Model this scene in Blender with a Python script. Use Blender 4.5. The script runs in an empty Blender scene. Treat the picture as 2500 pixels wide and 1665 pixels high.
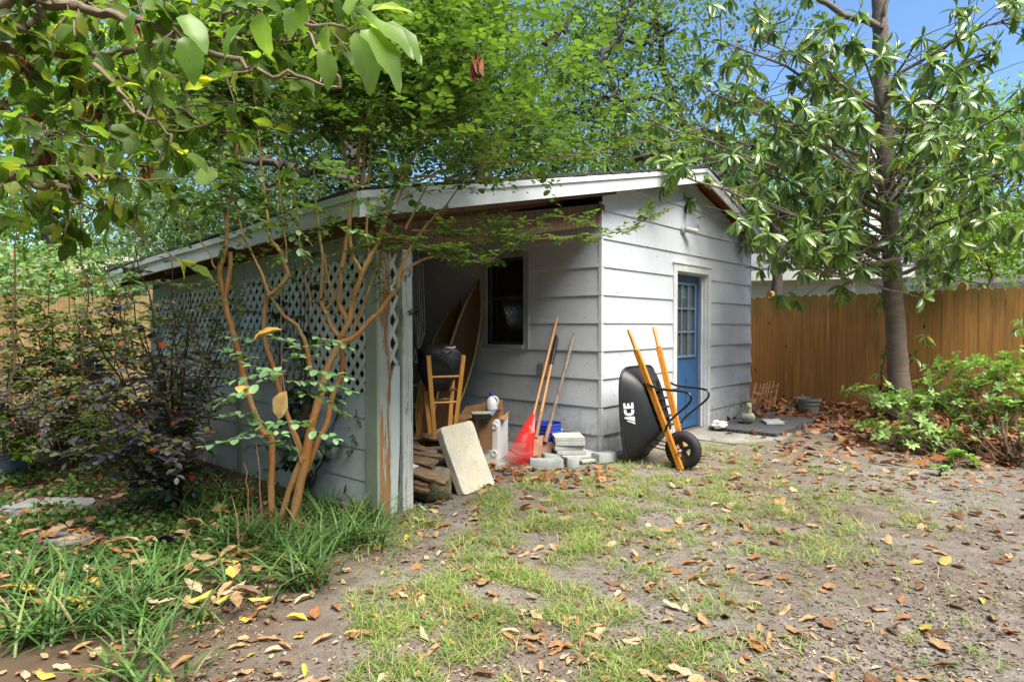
import bpy, bmesh, math, random
import numpy as np
from mathutils import Vector, Matrix, noise

random.seed(7)
RNG = np.random.default_rng(11)
SC = bpy.context.scene
COL = SC.collection
PI = math.pi

# ------------------------------------------------------------------ camera, sky, sun, exposure
F = 1550.0            # focal length in pixels of the 2500 wide photograph
PITCH = 0.0244
CH = 1.30
cd = bpy.data.cameras.new('camera'); cam = bpy.data.objects.new('camera', cd); COL.objects.link(cam)
cam.location = (0, 0, CH); cam.rotation_euler = (PI/2 - PITCH, 0, 0)
cd.sensor_width = 36; cd.lens = F/2500*36; cd.clip_start = 0.05; cd.clip_end = 500
SC.camera = cam

SUN_EL, SUN_AZ = math.radians(60), math.radians(143)   # azimuth from +Y, clockwise seen from above
w = bpy.data.worlds.new('World'); SC.world = w; w.use_nodes = True
nt = w.node_tree; bg = nt.nodes['Background']
sky = nt.nodes.new('ShaderNodeTexSky'); sky.sky_type = 'NISHITA'; sky.sun_disc = False
sky.sun_elevation = SUN_EL; sky.sun_rotation = SUN_AZ; sky.ozone_density = 6.0; sky.air_density = 1.0; sky.dust_density = 0.0; sky.altitude = 3000
nt.links.new(sky.outputs[0], bg.inputs[0]); bg.inputs[1].default_value = 0.10
sl = bpy.data.lights.new('sun', 'SUN'); sl.energy = 3.3; sl.angle = math.radians(42); sl.color = (1, 0.95, 0.87)
so = bpy.data.objects.new('sun', sl); COL.objects.link(so)
sdir = Vector((math.sin(SUN_AZ)*math.cos(SUN_EL), math.cos(SUN_AZ)*math.cos(SUN_EL), math.sin(SUN_EL)))
so.rotation_euler = sdir.to_track_quat('Z', 'Y').to_euler(); so.location = (0, 0, 20)
vs = SC.view_settings; vs.view_transform = 'Standard'; vs.look = 'None'; vs.gamma = 1; vs.use_curve_mapping = False
vs.exposure = 1.75
vs.use_white_balance = True; vs.white_balance_temperature = 6850; vs.white_balance_tint = 6
SC.cycles.max_bounces = 7; SC.cycles.diffuse_bounces = 4; SC.cycles.transmission_bounces = 4; SC.cycles.caustics_reflective = False
SC.cycles.caustics_refractive = False

# ------------------------------------------------------------------ points from viewing rays at a stated distance
def P(px, py, Y):
    u = (px-1250)/F; v = (832.5-py)/F
    d = Vector((u, math.cos(PITCH)+v*math.sin(PITCH), -math.sin(PITCH)+v*math.cos(PITCH)))
    return Vector((0, 0, CH)) + d*(Y/d.y)
def G(px, py, z=0.0):
    u = (px-1250)/F; v = (832.5-py)/F
    d = Vector((u, math.cos(PITCH)+v*math.sin(PITCH), -math.sin(PITCH)+v*math.cos(PITCH)))
    return Vector((0, 0, CH)) + d*((z-CH)/d.z)

# the shed's own axes: corner CN, along the gable wall DR, along the side wall DL, outward normal NR of the gable wall
YAW = 0.8536
CN = Vector((0.8825, 6.306, 0)); DR = Vector((math.cos(YAW), math.sin(YAW), 0)); DL = Vector((-math.sin(YAW), math.cos(YAW), 0))
NR = -DL; NL = -DR
Z = Vector((0, 0, 1))

# ------------------------------------------------------------------ object helpers
def tag(o, label=None, cat=None, group=None, kind=None):
    if label: o['label'] = label
    if cat: o['category'] = cat
    if group: o['group'] = group
    if kind: o['kind'] = kind
    return o
def thing(name, label, cat, loc=(0, 0, 0), rz=0, group=None):
    o = bpy.data.objects.new(name, None); COL.objects.link(o); o.location = loc; o.rotation_euler = (0, 0, rz)
    o.empty_display_size = 0.1
    return tag(o, label, cat, group)
def root_off(p):
    v = Vector((0, 0, 0))
    while p is not None:
        v += Vector(p.location); p = p.parent
    return v
class MB:
    def __init__(s): s.v = []; s.f = []; s.m = []; s.sm = []
    def add(s, vs, fs, mi=0, smooth=False):
        b = len(s.v); s.v += [tuple(x) for x in vs]; s.f += [tuple(b+i for i in f) for f in fs]; s.m += [mi]*len(fs); s.sm += [smooth]*len(fs)
        return s
    def box(s, o, ax, ay, az, mi=0, c=0.0):
        """o: corner, ax ay az: full edge vectors; c: chamfer"""
        o = Vector(o); ax = Vector(ax); ay = Vector(ay); az = Vector(az)
        if c <= 0:
            vs = [o, o+ax, o+ax+ay, o+ay, o+az, o+ax+az, o+ax+ay+az, o+ay+az]
            fs = [(0, 3, 2, 1), (4, 5, 6, 7), (0, 1, 5, 4), (1, 2, 6, 5), (2, 3, 7, 6), (3, 0, 4, 7)]
            if ax.cross(ay).dot(az) < 0: fs = [f[::-1] for f in fs]
            return s.add(vs, fs, mi)
        bm = bmesh.new()
        cs = [o+ax*i+ay*j+az*k for k in (0, 1) for j in (0, 1) for i in (0, 1)]
        bv = [bm.verts.new(x) for x in cs]
        for f in ((0, 2, 3, 1), (4, 5, 7, 6), (0, 1, 5, 4), (1, 3, 7, 5), (3, 2, 6, 7), (2, 0, 4, 6)): bm.faces.new([bv[i] for i in f])
        bmesh.ops.recalc_face_normals(bm, faces=bm.faces)
        bmesh.ops.bevel(bm, geom=list(bm.edges), offset=c, segments=2, profile=0.6, affect='EDGES')
        bm.verts.index_update()
        s.add([v.co for v in bm.verts], [[v.index for v in f.verts] for f in bm.faces], mi)
        bm.free(); return s
    def beam(s, p0, p1, w, h, up=Z, mi=0, c=0.0, w1=None, h1=None):
        p0 = Vector(p0); p1 = Vector(p1); d = (p1-p0)
        x = d.cross(Vector(up));
        if x.length < 1e-6: x = d.cross(Vector((1, 0, 0)))
        x.normalize(); y = x.cross(d).normalized()
        if c > 0: return s.box(p0-x*w/2-y*h/2, x*w, y*h, d, mi, c)
        w1 = w if w1 is None else w1; h1 = h if h1 is None else h1
        vs = [p0-x*w/2-y*h/2, p0+x*w/2-y*h/2, p0+x*w/2+y*h/2, p0-x*w/2+y*h/2, p1-x*w1/2-y*h1/2, p1+x*w1/2-y*h1/2, p1+x*w1/2+y*h1/2, p1-x*w1/2+y*h1/2]
        fs = [(0, 1, 2, 3), (7, 6, 5, 4), (0, 4, 5, 1), (1, 5, 6, 2), (2, 6, 7, 3), (3, 7, 4, 0)]
        return s.add(vs, fs, mi)
    def tube(s, pts, rad, n=8, mi=0, cap=True, jit=0.0):
        pts = [Vector(p) for p in pts]; m = len(pts)
        if not hasattr(rad, '__len__'): rad = [rad]*m
        vs = []; fs = []
        t0 = (pts[1]-pts[0]).normalized(); a = t0.cross(Vector((0.3, 0.2, 1)).normalized())
        if a.length < .1: a = t0.cross(Vector((1, 0, 0)))
        a.normalize()
        for i in range(m):
            t = (pts[min(i+1, m-1)]-pts[max(i-1, 0)]).normalized()
            a = (a - t*a.dot(t)).normalized(); b = t.cross(a)
            for k in range(n):
                an = 2*PI*k/n; r = rad[i]*(1+(random.uniform(-jit, jit) if jit else 0))
                vs.append(pts[i]+a*(math.cos(an)*r)+b*(math.sin(an)*r))
        for i in range(m-1):
            for k in range(n):
                fs.append((i*n+k, i*n+(k+1) % n, (i+1)*n+(k+1) % n, (i+1)*n+k))
        if cap: fs.append(tuple(range(n))[::-1]); fs.append(tuple((m-1)*n+k for k in range(n)))
        return s.add(vs, fs, mi, True)
    def lathe(s, o, prof, n=24, ax=Z, mi=0, sx=1.0, cap0=True, cap1=True):
        """prof: (radius, height) pairs"""
        o = Vector(o); ax = Vector(ax).normalized(); x = ax.orthogonal().normalized(); y = ax.cross(x)
        if abs(ax.z) > .99: x = Vector((1, 0, 0)); y = Vector((0, 1, 0))
        vs = []; fs = []
        for r, h in prof:
            for k in range(n):
                a = 2*PI*k/n; vs.append(o+ax*h+x*(math.cos(a)*r*sx)+y*(math.sin(a)*r))
        for i in range(len(prof)-1):
            for k in range(n): fs.append((i*n+k, i*n+(k+1) % n, (i+1)*n+(k+1) % n, (i+1)*n+k))
        if cap0: fs.append(tuple(range(n))[::-1])
        if cap1: fs.append(tuple((len(prof)-1)*n+k for k in range(n)))
        return s.add(vs, fs, mi, True)
    def sheet(s, rows, mi=0, smooth=True):
        n = len(rows[0]); vs = [p for r in rows for p in r]; fs = []
        for i in range(len(rows)-1):
            for k in range(n-1): fs.append((i*n+k, i*n+k+1, (i+1)*n+k+1, (i+1)*n+k))
        return s.add(vs, fs, mi, smooth)
    def prism(s, poly, nrm, th, mi=0):
        """poly: 3D points of a planar outline; extruded by th along nrm"""
        poly = [Vector(p) for p in poly]; nrm = Vector(nrm).normalized()*th; n = len(poly)
        vs = poly+[p+nrm for p in poly]
        fs = [tuple(range(n))[::-1], tuple(range(n, 2*n))]+[(i, (i+1) % n, n+(i+1) % n, n+i) for i in range(n)]
        return s.add(vs, fs, mi)
    def build(s, name, mats, parent=None, local=False, sub=0, auto=40):
        me = bpy.data.meshes.new(name)
        off = Vector((0, 0, 0)) if local else root_off(parent)
        me.from_pydata([(x-off.x, y-off.y, z-off.z) for x, y, z in s.v], [], s.f)
        me.polygons.foreach_set('material_index', s.m); me.polygons.foreach_set('use_smooth', s.sm)
        if not isinstance(mats, (list, tuple)): mats = [mats]
        for m in mats: me.materials.append(m)
        me.validate(); me.update()
        if any(s.sm) and auto:
            bm = bmesh.new(); bm.from_mesh(me)
            for e in bm.edges:
                if len(e.link_faces) == 2 and e.calc_face_angle(0) > math.radians(auto): e.smooth = False
            bm.to_mesh(me); bm.free()
        o = bpy.data.objects.new(name, me); COL.objects.link(o)
        if parent: o.parent = parent
        if sub:
            md = o.modifiers.new('s', 'SUBSURF'); md.levels = sub; md.render_levels = sub
        return o
def solo(name, mb, mats, label, cat, base, group=None, kind=None, sub=0):
    """a one-mesh thing whose origin is at its base"""
    base = Vector(base); mb.v = [(x-base.x, y-base.y, z-base.z) for x, y, z in mb.v]
    o = mb.build(name, mats, None, sub=sub); o.location = base
    return tag(o, label, cat, group, kind)
def copy_tree(o, parent=None):
    c = o.copy(); COL.objects.link(c); c.parent = parent
    for ch in [x for x in o.children]: copy_tree(ch, c)
    return c

# ------------------------------------------------------------------ materials
def nodes(name):
    m = bpy.data.materials.new(name); m.use_nodes = True; t = m.node_tree
    return m, t, t.nodes['Principled BSDF'], t.nodes, t.links
def ramp(N, L, src, stops):
    r = N.new('ShaderNodeValToRGB'); e = r.color_ramp.elements
    while len(e) < len(stops): e.new(0.5)
    for el, (p, c) in zip(e, stops): el.position = p; el.color = (*c, 1) if len(c) == 3 else c
    L.new(src, r.inputs[0]); return r
def tex(N, L, scale=(1, 1, 1), coord='Object', rot=(0, 0, 0)):
    tc = N.new('ShaderNodeTexCoord'); mp = N.new('ShaderNodeMapping'); mp.inputs['Scale'].default_value = scale; mp.inputs['Rotation'].default_value = rot
    L.new(tc.outputs[coord], mp.inputs[0]); return mp.outputs[0]
def noi(N, L, vec, scale, detail=4, rough=0.6, dist=0.0):
    n = N.new('ShaderNodeTexNoise'); n.inputs['Scale'].default_value = scale; n.inputs['Detail'].default_value = detail
    n.inputs['Roughness'].default_value = rough; n.inputs['Distortion'].default_value = dist; L.new(vec, n.inputs['Vector']); return n.outputs[0]
def bump(N, L, src, strength, dist, bsdf):
    b = N.new('ShaderNodeBump'); b.inputs['Strength'].default_value = strength; b.inputs['Distance'].default_value = dist
    L.new(src, b.inputs['Height']); L.new(b.outputs[0], bsdf.inputs['Normal']); return b
def mixc(N, L, fac, a, b, mode='MIX'):
    x = N.new('ShaderNodeMix'); x.data_type = 'RGBA'; x.blend_type = mode
    if hasattr(fac, 'links'): L.new(fac, x.inputs[0])
    else: x.inputs[0].default_value = fac
    for s, i in ((a, 6), (b, 7)):
        if hasattr(s, 'links'): L.new(s, x.inputs[i])
        else: x.inputs[i].default_value = (*s, 1)
    return x.outputs[2]
def mat(name, c1, c2=None, scale=6, rough=0.7, bstr=0.3, bdist=0.004, stretch=(1, 1, 1), metal=0, spec=0.4, detail=5, bscale=None, lo=0.35, hi=0.65, rot=(0, 0, 0)):
    m, t, B, N, L = nodes(name); c2 = c2 or tuple(x*0.75 for x in c1)
    v = tex(N, L, stretch, rot=rot); n = noi(N, L, v, scale, detail)
    r = ramp(N, L, n, [(lo, c1), (hi, c2)]); L.new(r.outputs[0], B.inputs['Base Color'])
    B.inputs['Roughness'].default_value = rough; B.inputs['Metallic'].default_value = metal; B.inputs['Specular IOR Level'].default_value = spec
    if bstr: bump(N, L, noi(N, L, v, bscale or scale*3, 4), bstr, bdist, B)
    return m
def leafmat(name, stops, rough=0.5, trans=0.35, tcol=(1.2, 1.28, 0.55), spec=0.4, coat=0, veins=0, veins_col=None):
    m, t, B, N, L = nodes(name)
    g = N.new('ShaderNodeNewGeometry'); r = ramp(N, L, g.outputs['Random Per Island'], stops)
    v = tex(N, L); n = noi(N, L, v, 3.0, 3)
    k = ramp(N, L, n, [(0.3, (0.75, 0.75, 0.75)), (0.7, (1.2, 1.2, 1.2))])
    c = mixc(N, L, 1.0, r.outputs[0], k.outputs[0], 'MULTIPLY')
    if veins:
        at_ = N.new('ShaderNodeAttribute'); at_.attribute_name = 'leafco'; sp = N.new('ShaderNodeSeparateXYZ'); L.new(at_.outputs['Vector'], sp.inputs[0])
        def mth(op, a, b=None):
            q = N.new('ShaderNodeMath'); q.operation = op
            for i_, s_ in enumerate((a, b)):
                if s_ is None: continue
                if hasattr(s_, 'links'): L.new(s_, q.inputs[i_])
                else: q.inputs[i_].default_value = s_
            return q.outputs[0]
        ax_ = mth('ABSOLUTE', sp.outputs[0]); mid_ = mth('LESS_THAN', ax_, 0.014)
        fr_ = mth('FRACT', mth('MULTIPLY', mth('SUBTRACT', sp.outputs[1], mth('MULTIPLY', ax_, 0.8)), 8.0)); vn_ = mth('LESS_THAN', fr_, 0.12)
        k_ = mth('MULTIPLY', mth('MAXIMUM', mid_, mth('MULTIPLY', vn_, 0.55)), veins)
        c = mixc(N, L, k_, c, (0.42, 0.46, 0.20) if veins_col is None else veins_col)
        bl_ = ramp(N, L, noi(N, L, v, 45, 3), [(0.66, (0, 0, 0)), (0.72, (0.55, 0.55, 0.55))]).outputs[0]
        c = mixc(N, L, bl_, c, (0.14, 0.09, 0.03))
    L.new(c, B.inputs['Base Color']); B.inputs['Roughness'].default_value = rough; B.inputs['Specular IOR Level'].default_value = spec
    if coat: B.inputs['Coat Weight'].default_value = coat; B.inputs['Coat Roughness'].default_value = 0.18
    if trans > 0:
        tr = N.new('ShaderNodeBsdfTranslucent'); tc = mixc(N, L, 1.0, c, tcol, 'MULTIPLY'); L.new(tc, tr.inputs[0])
        mx = N.new('ShaderNodeMixShader'); mx.inputs[0].default_value = trans
        L.new(B.outputs[0], mx.inputs[1]); L.new(tr.outputs[0], mx.inputs[2]); L.new(mx.outputs[0], N['Material Output'].inputs[0])
    return m

S0 = 0.2794
def paint_siding():
    m, t, B, N, L = nodes('painted_lap_siding')
    v = tex(N, L); n = noi(N, L, v, 1.3, 4)
    base = ramp(N, L, n, [(0.3, (0.53, 0.56, 0.625)), (0.7, (0.63, 0.655, 0.71))]).outputs[0]
    # small dark mildew specks
    n2 = noi(N, L, v, 38, 2, 0.5); sp = ramp(N, L, n2, [(0.27, (1, 1, 1)), (0.30, (0, 0, 0))]).outputs[0]
    c = mixc(N, L, sp, base, (0.16, 0.16, 0.15))
    # vertical grime streaks
    v2 = tex(N, L, (9, 9, 0.7)); n3 = noi(N, L, v2, 1.0, 5, 0.7); st = ramp(N, L, n3, [(0.55, (0, 0, 0)), (0.9, (0.35, 0.35, 0.35))]).outputs[0]
    c = mixc(N, L, st, c, (0.33, 0.34, 0.33))
    # mould low down on the far end of the gable wall (position in the world: object sits at the origin)
    sx = N.new('ShaderNodeSeparateXYZ'); tc = N.new('ShaderNodeTexCoord'); L.new(tc.outputs['Object'], sx.inputs[0])
    mx = N.new('ShaderNodeMapRange'); mx.inputs[1].default_value = 1.9; mx.inputs[2].default_value = 2.7; L.new(sx.outputs[0], mx.inputs[0])
    mz = N.new('ShaderNodeMapRange'); mz.inputs[1].default_value = 0.75; mz.inputs[2].default_value = 0.05; L.new(sx.outputs[2], mz.inputs[0])
    mm = N.new('ShaderNodeMath'); mm.operation = 'MULTIPLY'; L.new(mx.outputs[0], mm.inputs[0]); L.new(mz.outputs[0], mm.inputs[1])
    n4 = noi(N, L, v, 6.5, 6, 0.7); am = N.new('ShaderNodeMath'); am.operation = 'MULTIPLY_ADD'; L.new(mm.outputs[0], am.inputs[0]); am.inputs[1].default_value = 0.40; L.new(n4, am.inputs[2])
    mo = ramp(N, L, am.outputs[0], [(0.64, (0, 0, 0)), (0.84, (0.9, 0.9, 0.9))]).outputs[0]
    mcol = ramp(N, L, noi(N, L, v, 3.5, 3), [(0.42, (0.15, 0.145, 0.11)), (0.56, (0.22, 0.21, 0.05))]).outputs[0]
    c = mixc(N, L, mo, c, mcol)
    ms = N.new('ShaderNodeMapRange'); ms.inputs[1].default_value = 0.55; ms.inputs[2].default_value = -0.05; L.new(sx.outputs[2], ms.inputs[0])
    sa = N.new('ShaderNodeMath'); sa.operation = 'MULTIPLY_ADD'; L.new(ms.outputs[0], sa.inputs[0]); sa.inputs[1].default_value = 0.30; L.new(noi(N, L, v, 11, 6, .75), sa.inputs[2])
    c = mixc(N, L, ramp(N, L, sa.outputs[0], [(0.58, (0, 0, 0)), (0.95, (.75, .75, .75))]).outputs[0], c, (.20, .17, .13))
    L.new(c, B.inputs['Base Color']); B.inputs['Roughness'].default_value = 0.55
    bump(N, L, noi(N, L, tex(N, L, (1, 1, 6)), 9, 4), 0.15, 0.004, B)
    return m
M = {}
M['siding'] = paint_siding()
M['trim'] = mat('white_trim_paint', (0.72, 0.73, 0.75), (0.60, 0.60, 0.60), 5, 0.5, 0.15, 0.002)
def chipped(name, paint, wood, lo, hi, scale=7, st=(9, 9, 0.9)):
    m, t, B, N, L = nodes(name)
    v = tex(N, L, st); n = noi(N, L, v, scale*0.3, 6, 0.75, 0.4); k = ramp(N, L, n, [(lo, (0, 0, 0)), (hi, (1, 1, 1))]).outputs[0]
    wv = noi(N, L, tex(N, L, (30, 30, 1)), 2, 4); wc = ramp(N, L, wv, [(0.35, wood), (0.65, tuple(x*0.55 for x in wood))]).outputs[0]
    pn = noi(N, L, tex(N, L), 4, 4); pc = ramp(N, L, pn, [(0.35, paint), (0.7, tuple(x*0.8 for x in paint))]).outputs[0]
    L.new(mixc(N, L, k, pc, wc), B.inputs['Base Color']); B.inputs['Roughness'].default_value = 0.75
    bump(N, L, k, 0.5, 0.002, B); return m
M['post_chip'] = chipped('chipped_post_paint', (0.42, 0.43, 0.40), (0.36, 0.19, 0.08), 0.47, 0.51)
M['post_white'] = chipped('cracked_post_paint', (0.50, 0.53, 0.52), (0.20, 0.16, 0.11), 0.55, 0.59, 9, (18, 18, 1.1))
M['post_green'] = chipped('algae_green_post_paint', (0.30, 0.36, 0.28), (0.19, 0.19, 0.12), 0.58, 0.70)
M['lattice'] = mat('algae_tinted_lattice_paint', (0.62, 0.66, 0.63), (0.48, 0.53, 0.48), 3, 0.7, 0.2)
M['kneewall'] = mat('grey_green_board_paint', (0.54, 0.60, 0.63), (0.42, 0.47, 0.47), 2.2, 0.7, 0.25)
M['fascia'] = mat('fascia_paint', (0.70, 0.71, 0.74), (0.60, 0.61, 0.63), 3, 0.5, 0.12, 0.002)
M['fascia_old'] = mat('algae_tinted_fascia_paint', (0.56, 0.60, 0.52), (0.40, 0.44, 0.34), 2.2, 0.6, 0.15)
M['soffit'] = mat('bare_brown_soffit_board', (0.36, 0.12, 0.035), (0.22, 0.07, 0.02), 14, 0.8, 0.4, 0.004, (1, 1, 3))
M['beamwood'] = mat('dark_rafter_wood', (0.20, 0.11, 0.06), (0.10, 0.055, 0.03), 5, 0.8, 0.3, 0.003, (6, 6, 1))
M['shingle'] = mat('dark_weathered_shingle', (0.07, 0.068, 0.065), (0.035, 0.035, 0.03), 22, 0.95, 0.8, 0.008)
M['doorblue'] = mat('blue_door_paint', (0.035, 0.115, 0.27), (0.045, 0.13, 0.28), 3, 0.45, 0.08, 0.001)
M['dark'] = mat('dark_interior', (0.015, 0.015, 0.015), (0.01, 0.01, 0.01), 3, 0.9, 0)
def glass(name, col, rough=0.05):
    m, t, B, N, L = nodes(name); B.inputs['Base Color'].default_value = (*col, 1); B.inputs['Roughness'].default_value = rough
    B.inputs['Specular IOR Level'].default_value = 0.8; B.inputs['Coat Weight'].default_value = 0.4; B.inputs['Coat Roughness'].default_value = 0.03
    return m
M['glass'] = glass('door_glass', (0.10, 0.11, 0.12)); M['glassdark'] = glass('dark_window_glass', (0.012, 0.013, 0.015), 0.12)
def plastic(name, col, rough=0.35, spec=0.5, c2=None):
    return mat(name, col, c2 or tuple(x*0.85 for x in col), 4, rough, 0.06, 0.001, spec=spec)
M['blackplastic'] = plastic('black_tray_plastic', (0.014, 0.015, 0.020), 0.42, 0.4, (0.022, 0.022, 0.026))
M['rubber'] = plastic('black_rubber', (0.018, 0.018, 0.020), 0.7)
M['blacksteel'] = plastic('black_painted_steel', (0.012, 0.012, 0.013), 0.25, 0.6)
M['orange'] = mat('orange_varnished_wood', (0.68, 0.28, 0.035), (0.44, 0.14, 0.015), 5, 0.42, 0.3, 0.001, (16, 16, 1), spec=0.5)
M['slat'] = mat('aged_orange_slat', (0.36, 0.15, 0.05), (0.24, 0.10, 0.04), 5, 0.7, 0.15, 0.001)
M['handlewood'] = mat('worn_handle_wood', (0.50, 0.25, 0.09), (0.38, 0.16, 0.05), 5, 0.5, 0.15, 0.001, (14, 14, 1))
M['greywood'] = mat('grey_weathered_wood', (0.27, 0.23, 0.18), (0.13, 0.105, 0.08), 5, 0.85, 0.6, 0.004, (9, 9, 1))
M['rust'] = mat('rusty_steel', (0.24, 0.10, 0.055), (0.33, 0.20, 0.14), 9, 0.8, 0.3)
M['red'] = plastic('red_rake_plastic', (0.62, 0.022, 0.022), 0.4)
M['blue'] = plastic('blue_bucket_plastic', (0.018, 0.055, 0.42), 0.35)
M['concrete'] = mat('pale_speckled_concrete', (0.60, 0.56, 0.47), (0.46, 0.39, 0.28), 3.5, 0.9, 0.6, 0.006, bscale=60)
def speck_concrete():
    m, t, B, N, L = nodes('pale_speckled_concrete'); v = tex(N, L); a = ramp(N, L, noi(N, L, v, 5, 5, .65), [(.35, (.62, .58, .50)), (.52, (.56, .50, .39)), (.68, (.47, .46, .45))]).outputs[0]
    f = ramp(N, L, noi(N, L, v, 110, 3, .7), [(.33, (.45, .40, .33)), (.42, (1, 1, 1)), (.65, (1.12, 1.12, 1.1))]).outputs[0]
    L.new(mixc(N, L, 1.0, a, f, 'MULTIPLY'), B.inputs['Base Color']); B.inputs['Roughness'].default_value = .92; bump(N, L, noi(N, L, v, 90, 4, .7), .7, .005, B); return m
M['concrete'] = speck_concrete()
M['concretedark'] = mat('mossy_rough_concrete', (0.22, 0.20, 0.14), (0.10, 0.10, 0.05), 8, 0.95, 1.0, 0.02, bscale=30)
M['paver'] = mat('pale_grey_paver', (0.42, 0.43, 0.42), (0.33, 0.335, 0.32), 6, 0.85, 0.3, 0.002, bscale=60)
M['edging'] = mat('grey_edging_concrete', (0.30, 0.32, 0.32), (0.22, 0.235, 0.23), 7, 0.9, 0.5, 0.004, bscale=50)
M['brick'] = mat('charcoal_paving_brick', (0.095, 0.095, 0.10), (0.06, 0.06, 0.065), 10, 0.9, 0.5, 0.003, bscale=60)
M['white'] = plastic('white_plastic', (0.66, 0.65, 0.66), 0.4)
M['card'] = mat('brown_cardboard', (0.30, 0.165, 0.085), (0.22, 0.115, 0.055), 5, 0.85, 0.1)
M['stoolwood'] = mat('honey_stool_wood', (0.62, 0.31, 0.085), (0.50, 0.22, 0.05), 5, 0.45, 0.1, 0.001, (12, 12, 1))
M['seatwood'] = mat('dusty_seat_wood', (0.24, 0.16, 0.10), (0.15, 0.09, 0.05), 6, 0.6, 0.1)
M['bag'] = mat('black_nylon', (0.012, 0.013, 0.018), (0.02, 0.021, 0.028), 5, 0.55, 0.5, 0.01)
M['rope'] = mat('grey_rope', (0.10, 0.10, 0.10), (0.05, 0.05, 0.05), 40, 0.9, 0.6, 0.002)
M['oldwood'] = mat('rotten_brown_wood', (0.24, 0.165, 0.10), (0.11, 0.07, 0.045), 4, 0.9, 0.8, 0.006, (3, 12, 12))
M['boardlight'] = mat('tan_surfboard_wood', (0.26, 0.16, 0.06), (0.20, 0.12, 0.045), 3, 0.45, 0.05)
M['boardbrown'] = mat('brown_surfboard_wood', (0.12, 0.052, 0.02), (0.09, 0.04, 0.014), 3, 0.4, 0.05)
M['boardrail'] = mat('yellow_surfboard_rail', (0.62, 0.50, 0.16), (0.55, 0.42, 0.12), 3, 0.4, 0.05)
M['stone'] = mat('mossy_cast_stone', (0.42, 0.42, 0.32), (0.28, 0.30, 0.20), 14, 0.9, 0.4, 0.004)
M['shell'] = mat('bleached_shell', (0.70, 0.68, 0.62), (0.52, 0.50, 0.44), 20, 0.8, 0.4, 0.004)
M['pot'] = plastic('grey_plastic_pot', (0.27, 0.26, 0.25), 0.6)
M['trough'] = mat('blue_grey_zinc', (0.12, 0.16, 0.21), (0.08, 0.11, 0.15), 8, 0.45, 0.2, metal=0.3)
M['flag'] = mat('pale_flagstone', (0.36, 0.36, 0.36), (0.24, 0.235, 0.22), 6, 0.9, 0.6, 0.01)
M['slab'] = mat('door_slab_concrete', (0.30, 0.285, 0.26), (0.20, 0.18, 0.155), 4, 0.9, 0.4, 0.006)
M['black'] = plastic('matt_black', (0.01, 0.01, 0.01), 0.6)
M['grey'] = plastic('grey_fitting', (0.38, 0.38, 0.37), 0.5)

def fencewood(name, a, b, moss):
    m, t, B, N, L = nodes(name)
    g = N.new('ShaderNodeNewGeometry'); isl = ramp(N, L, g.outputs['Random Per Island'], [(0, a), (0.5, tuple((x+y)/2 for x, y in zip(a, b))), (1, b)]).outputs[0]
    gr = noi(N, L, tex(N, L, (22, 22, 0.8)), 1.5, 5, 0.6, 0.6); k = ramp(N, L, gr, [(0.35, (1.15, 1.15, 1.15)), (0.7, (0.7, 0.66, 0.6))]).outputs[0]
    c = mixc(N, L, 1.0, isl, k, 'MULTIPLY')
    vo = N.new('ShaderNodeTexVoronoi'); vo.inputs['Scale'].default_value = 1.0; L.new(tex(N, L, (5, 5, 2.1)), vo.inputs['Vector'])
    kn = ramp(N, L, vo.outputs['Distance'], [(0.055, (1, 1, 1)), (0.085, (0, 0, 0))]).outputs[0]
    c = mixc(N, L, kn, c, (0.06, 0.025, 0.012))
    s = N.new('ShaderNodeSeparateXYZ'); tc = N.new('ShaderNodeTexCoord'); L.new(tc.outputs['Object'], s.inputs[0])
    mr = N.new('ShaderNodeMapRange'); mr.inputs[1].default_value = 1.25; mr.inputs[2].default_value = 1.85; L.new(s.outputs[2], mr.inputs[0])
    n = noi(N, L, tex(N, L, (2.2, 2.2, 0.7)), 1.6, 4); ad = N.new('ShaderNodeMath'); ad.operation = 'MULTIPLY_ADD'; L.new(mr.outputs[0], ad.inputs[0]); ad.inputs[1].default_value = 0.35; L.new(n, ad.inputs[2])
    mo = ramp(N, L, ad.outputs[0], [(0.55, (0, 0, 0)), (0.85, (moss,)*3)]).outputs[0]
    c = mixc(N, L, mo, c, (0.13, 0.14, 0.03))
    L.new(c, B.inputs['Base Color']); B.inputs['Roughness'].default_value = 0.75; bump(N, L, gr, 0.3, 0.003, B); return m
M['fence'] = fencewood('stained_fence_wood', (0.66, 0.33, 0.10), (0.52, 0.24, 0.07), 0.6)
M['fence2'] = fencewood('yellow_fence_wood', (0.36, 0.24, 0.11), (0.27, 0.17, 0.07), 0.3)

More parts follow.
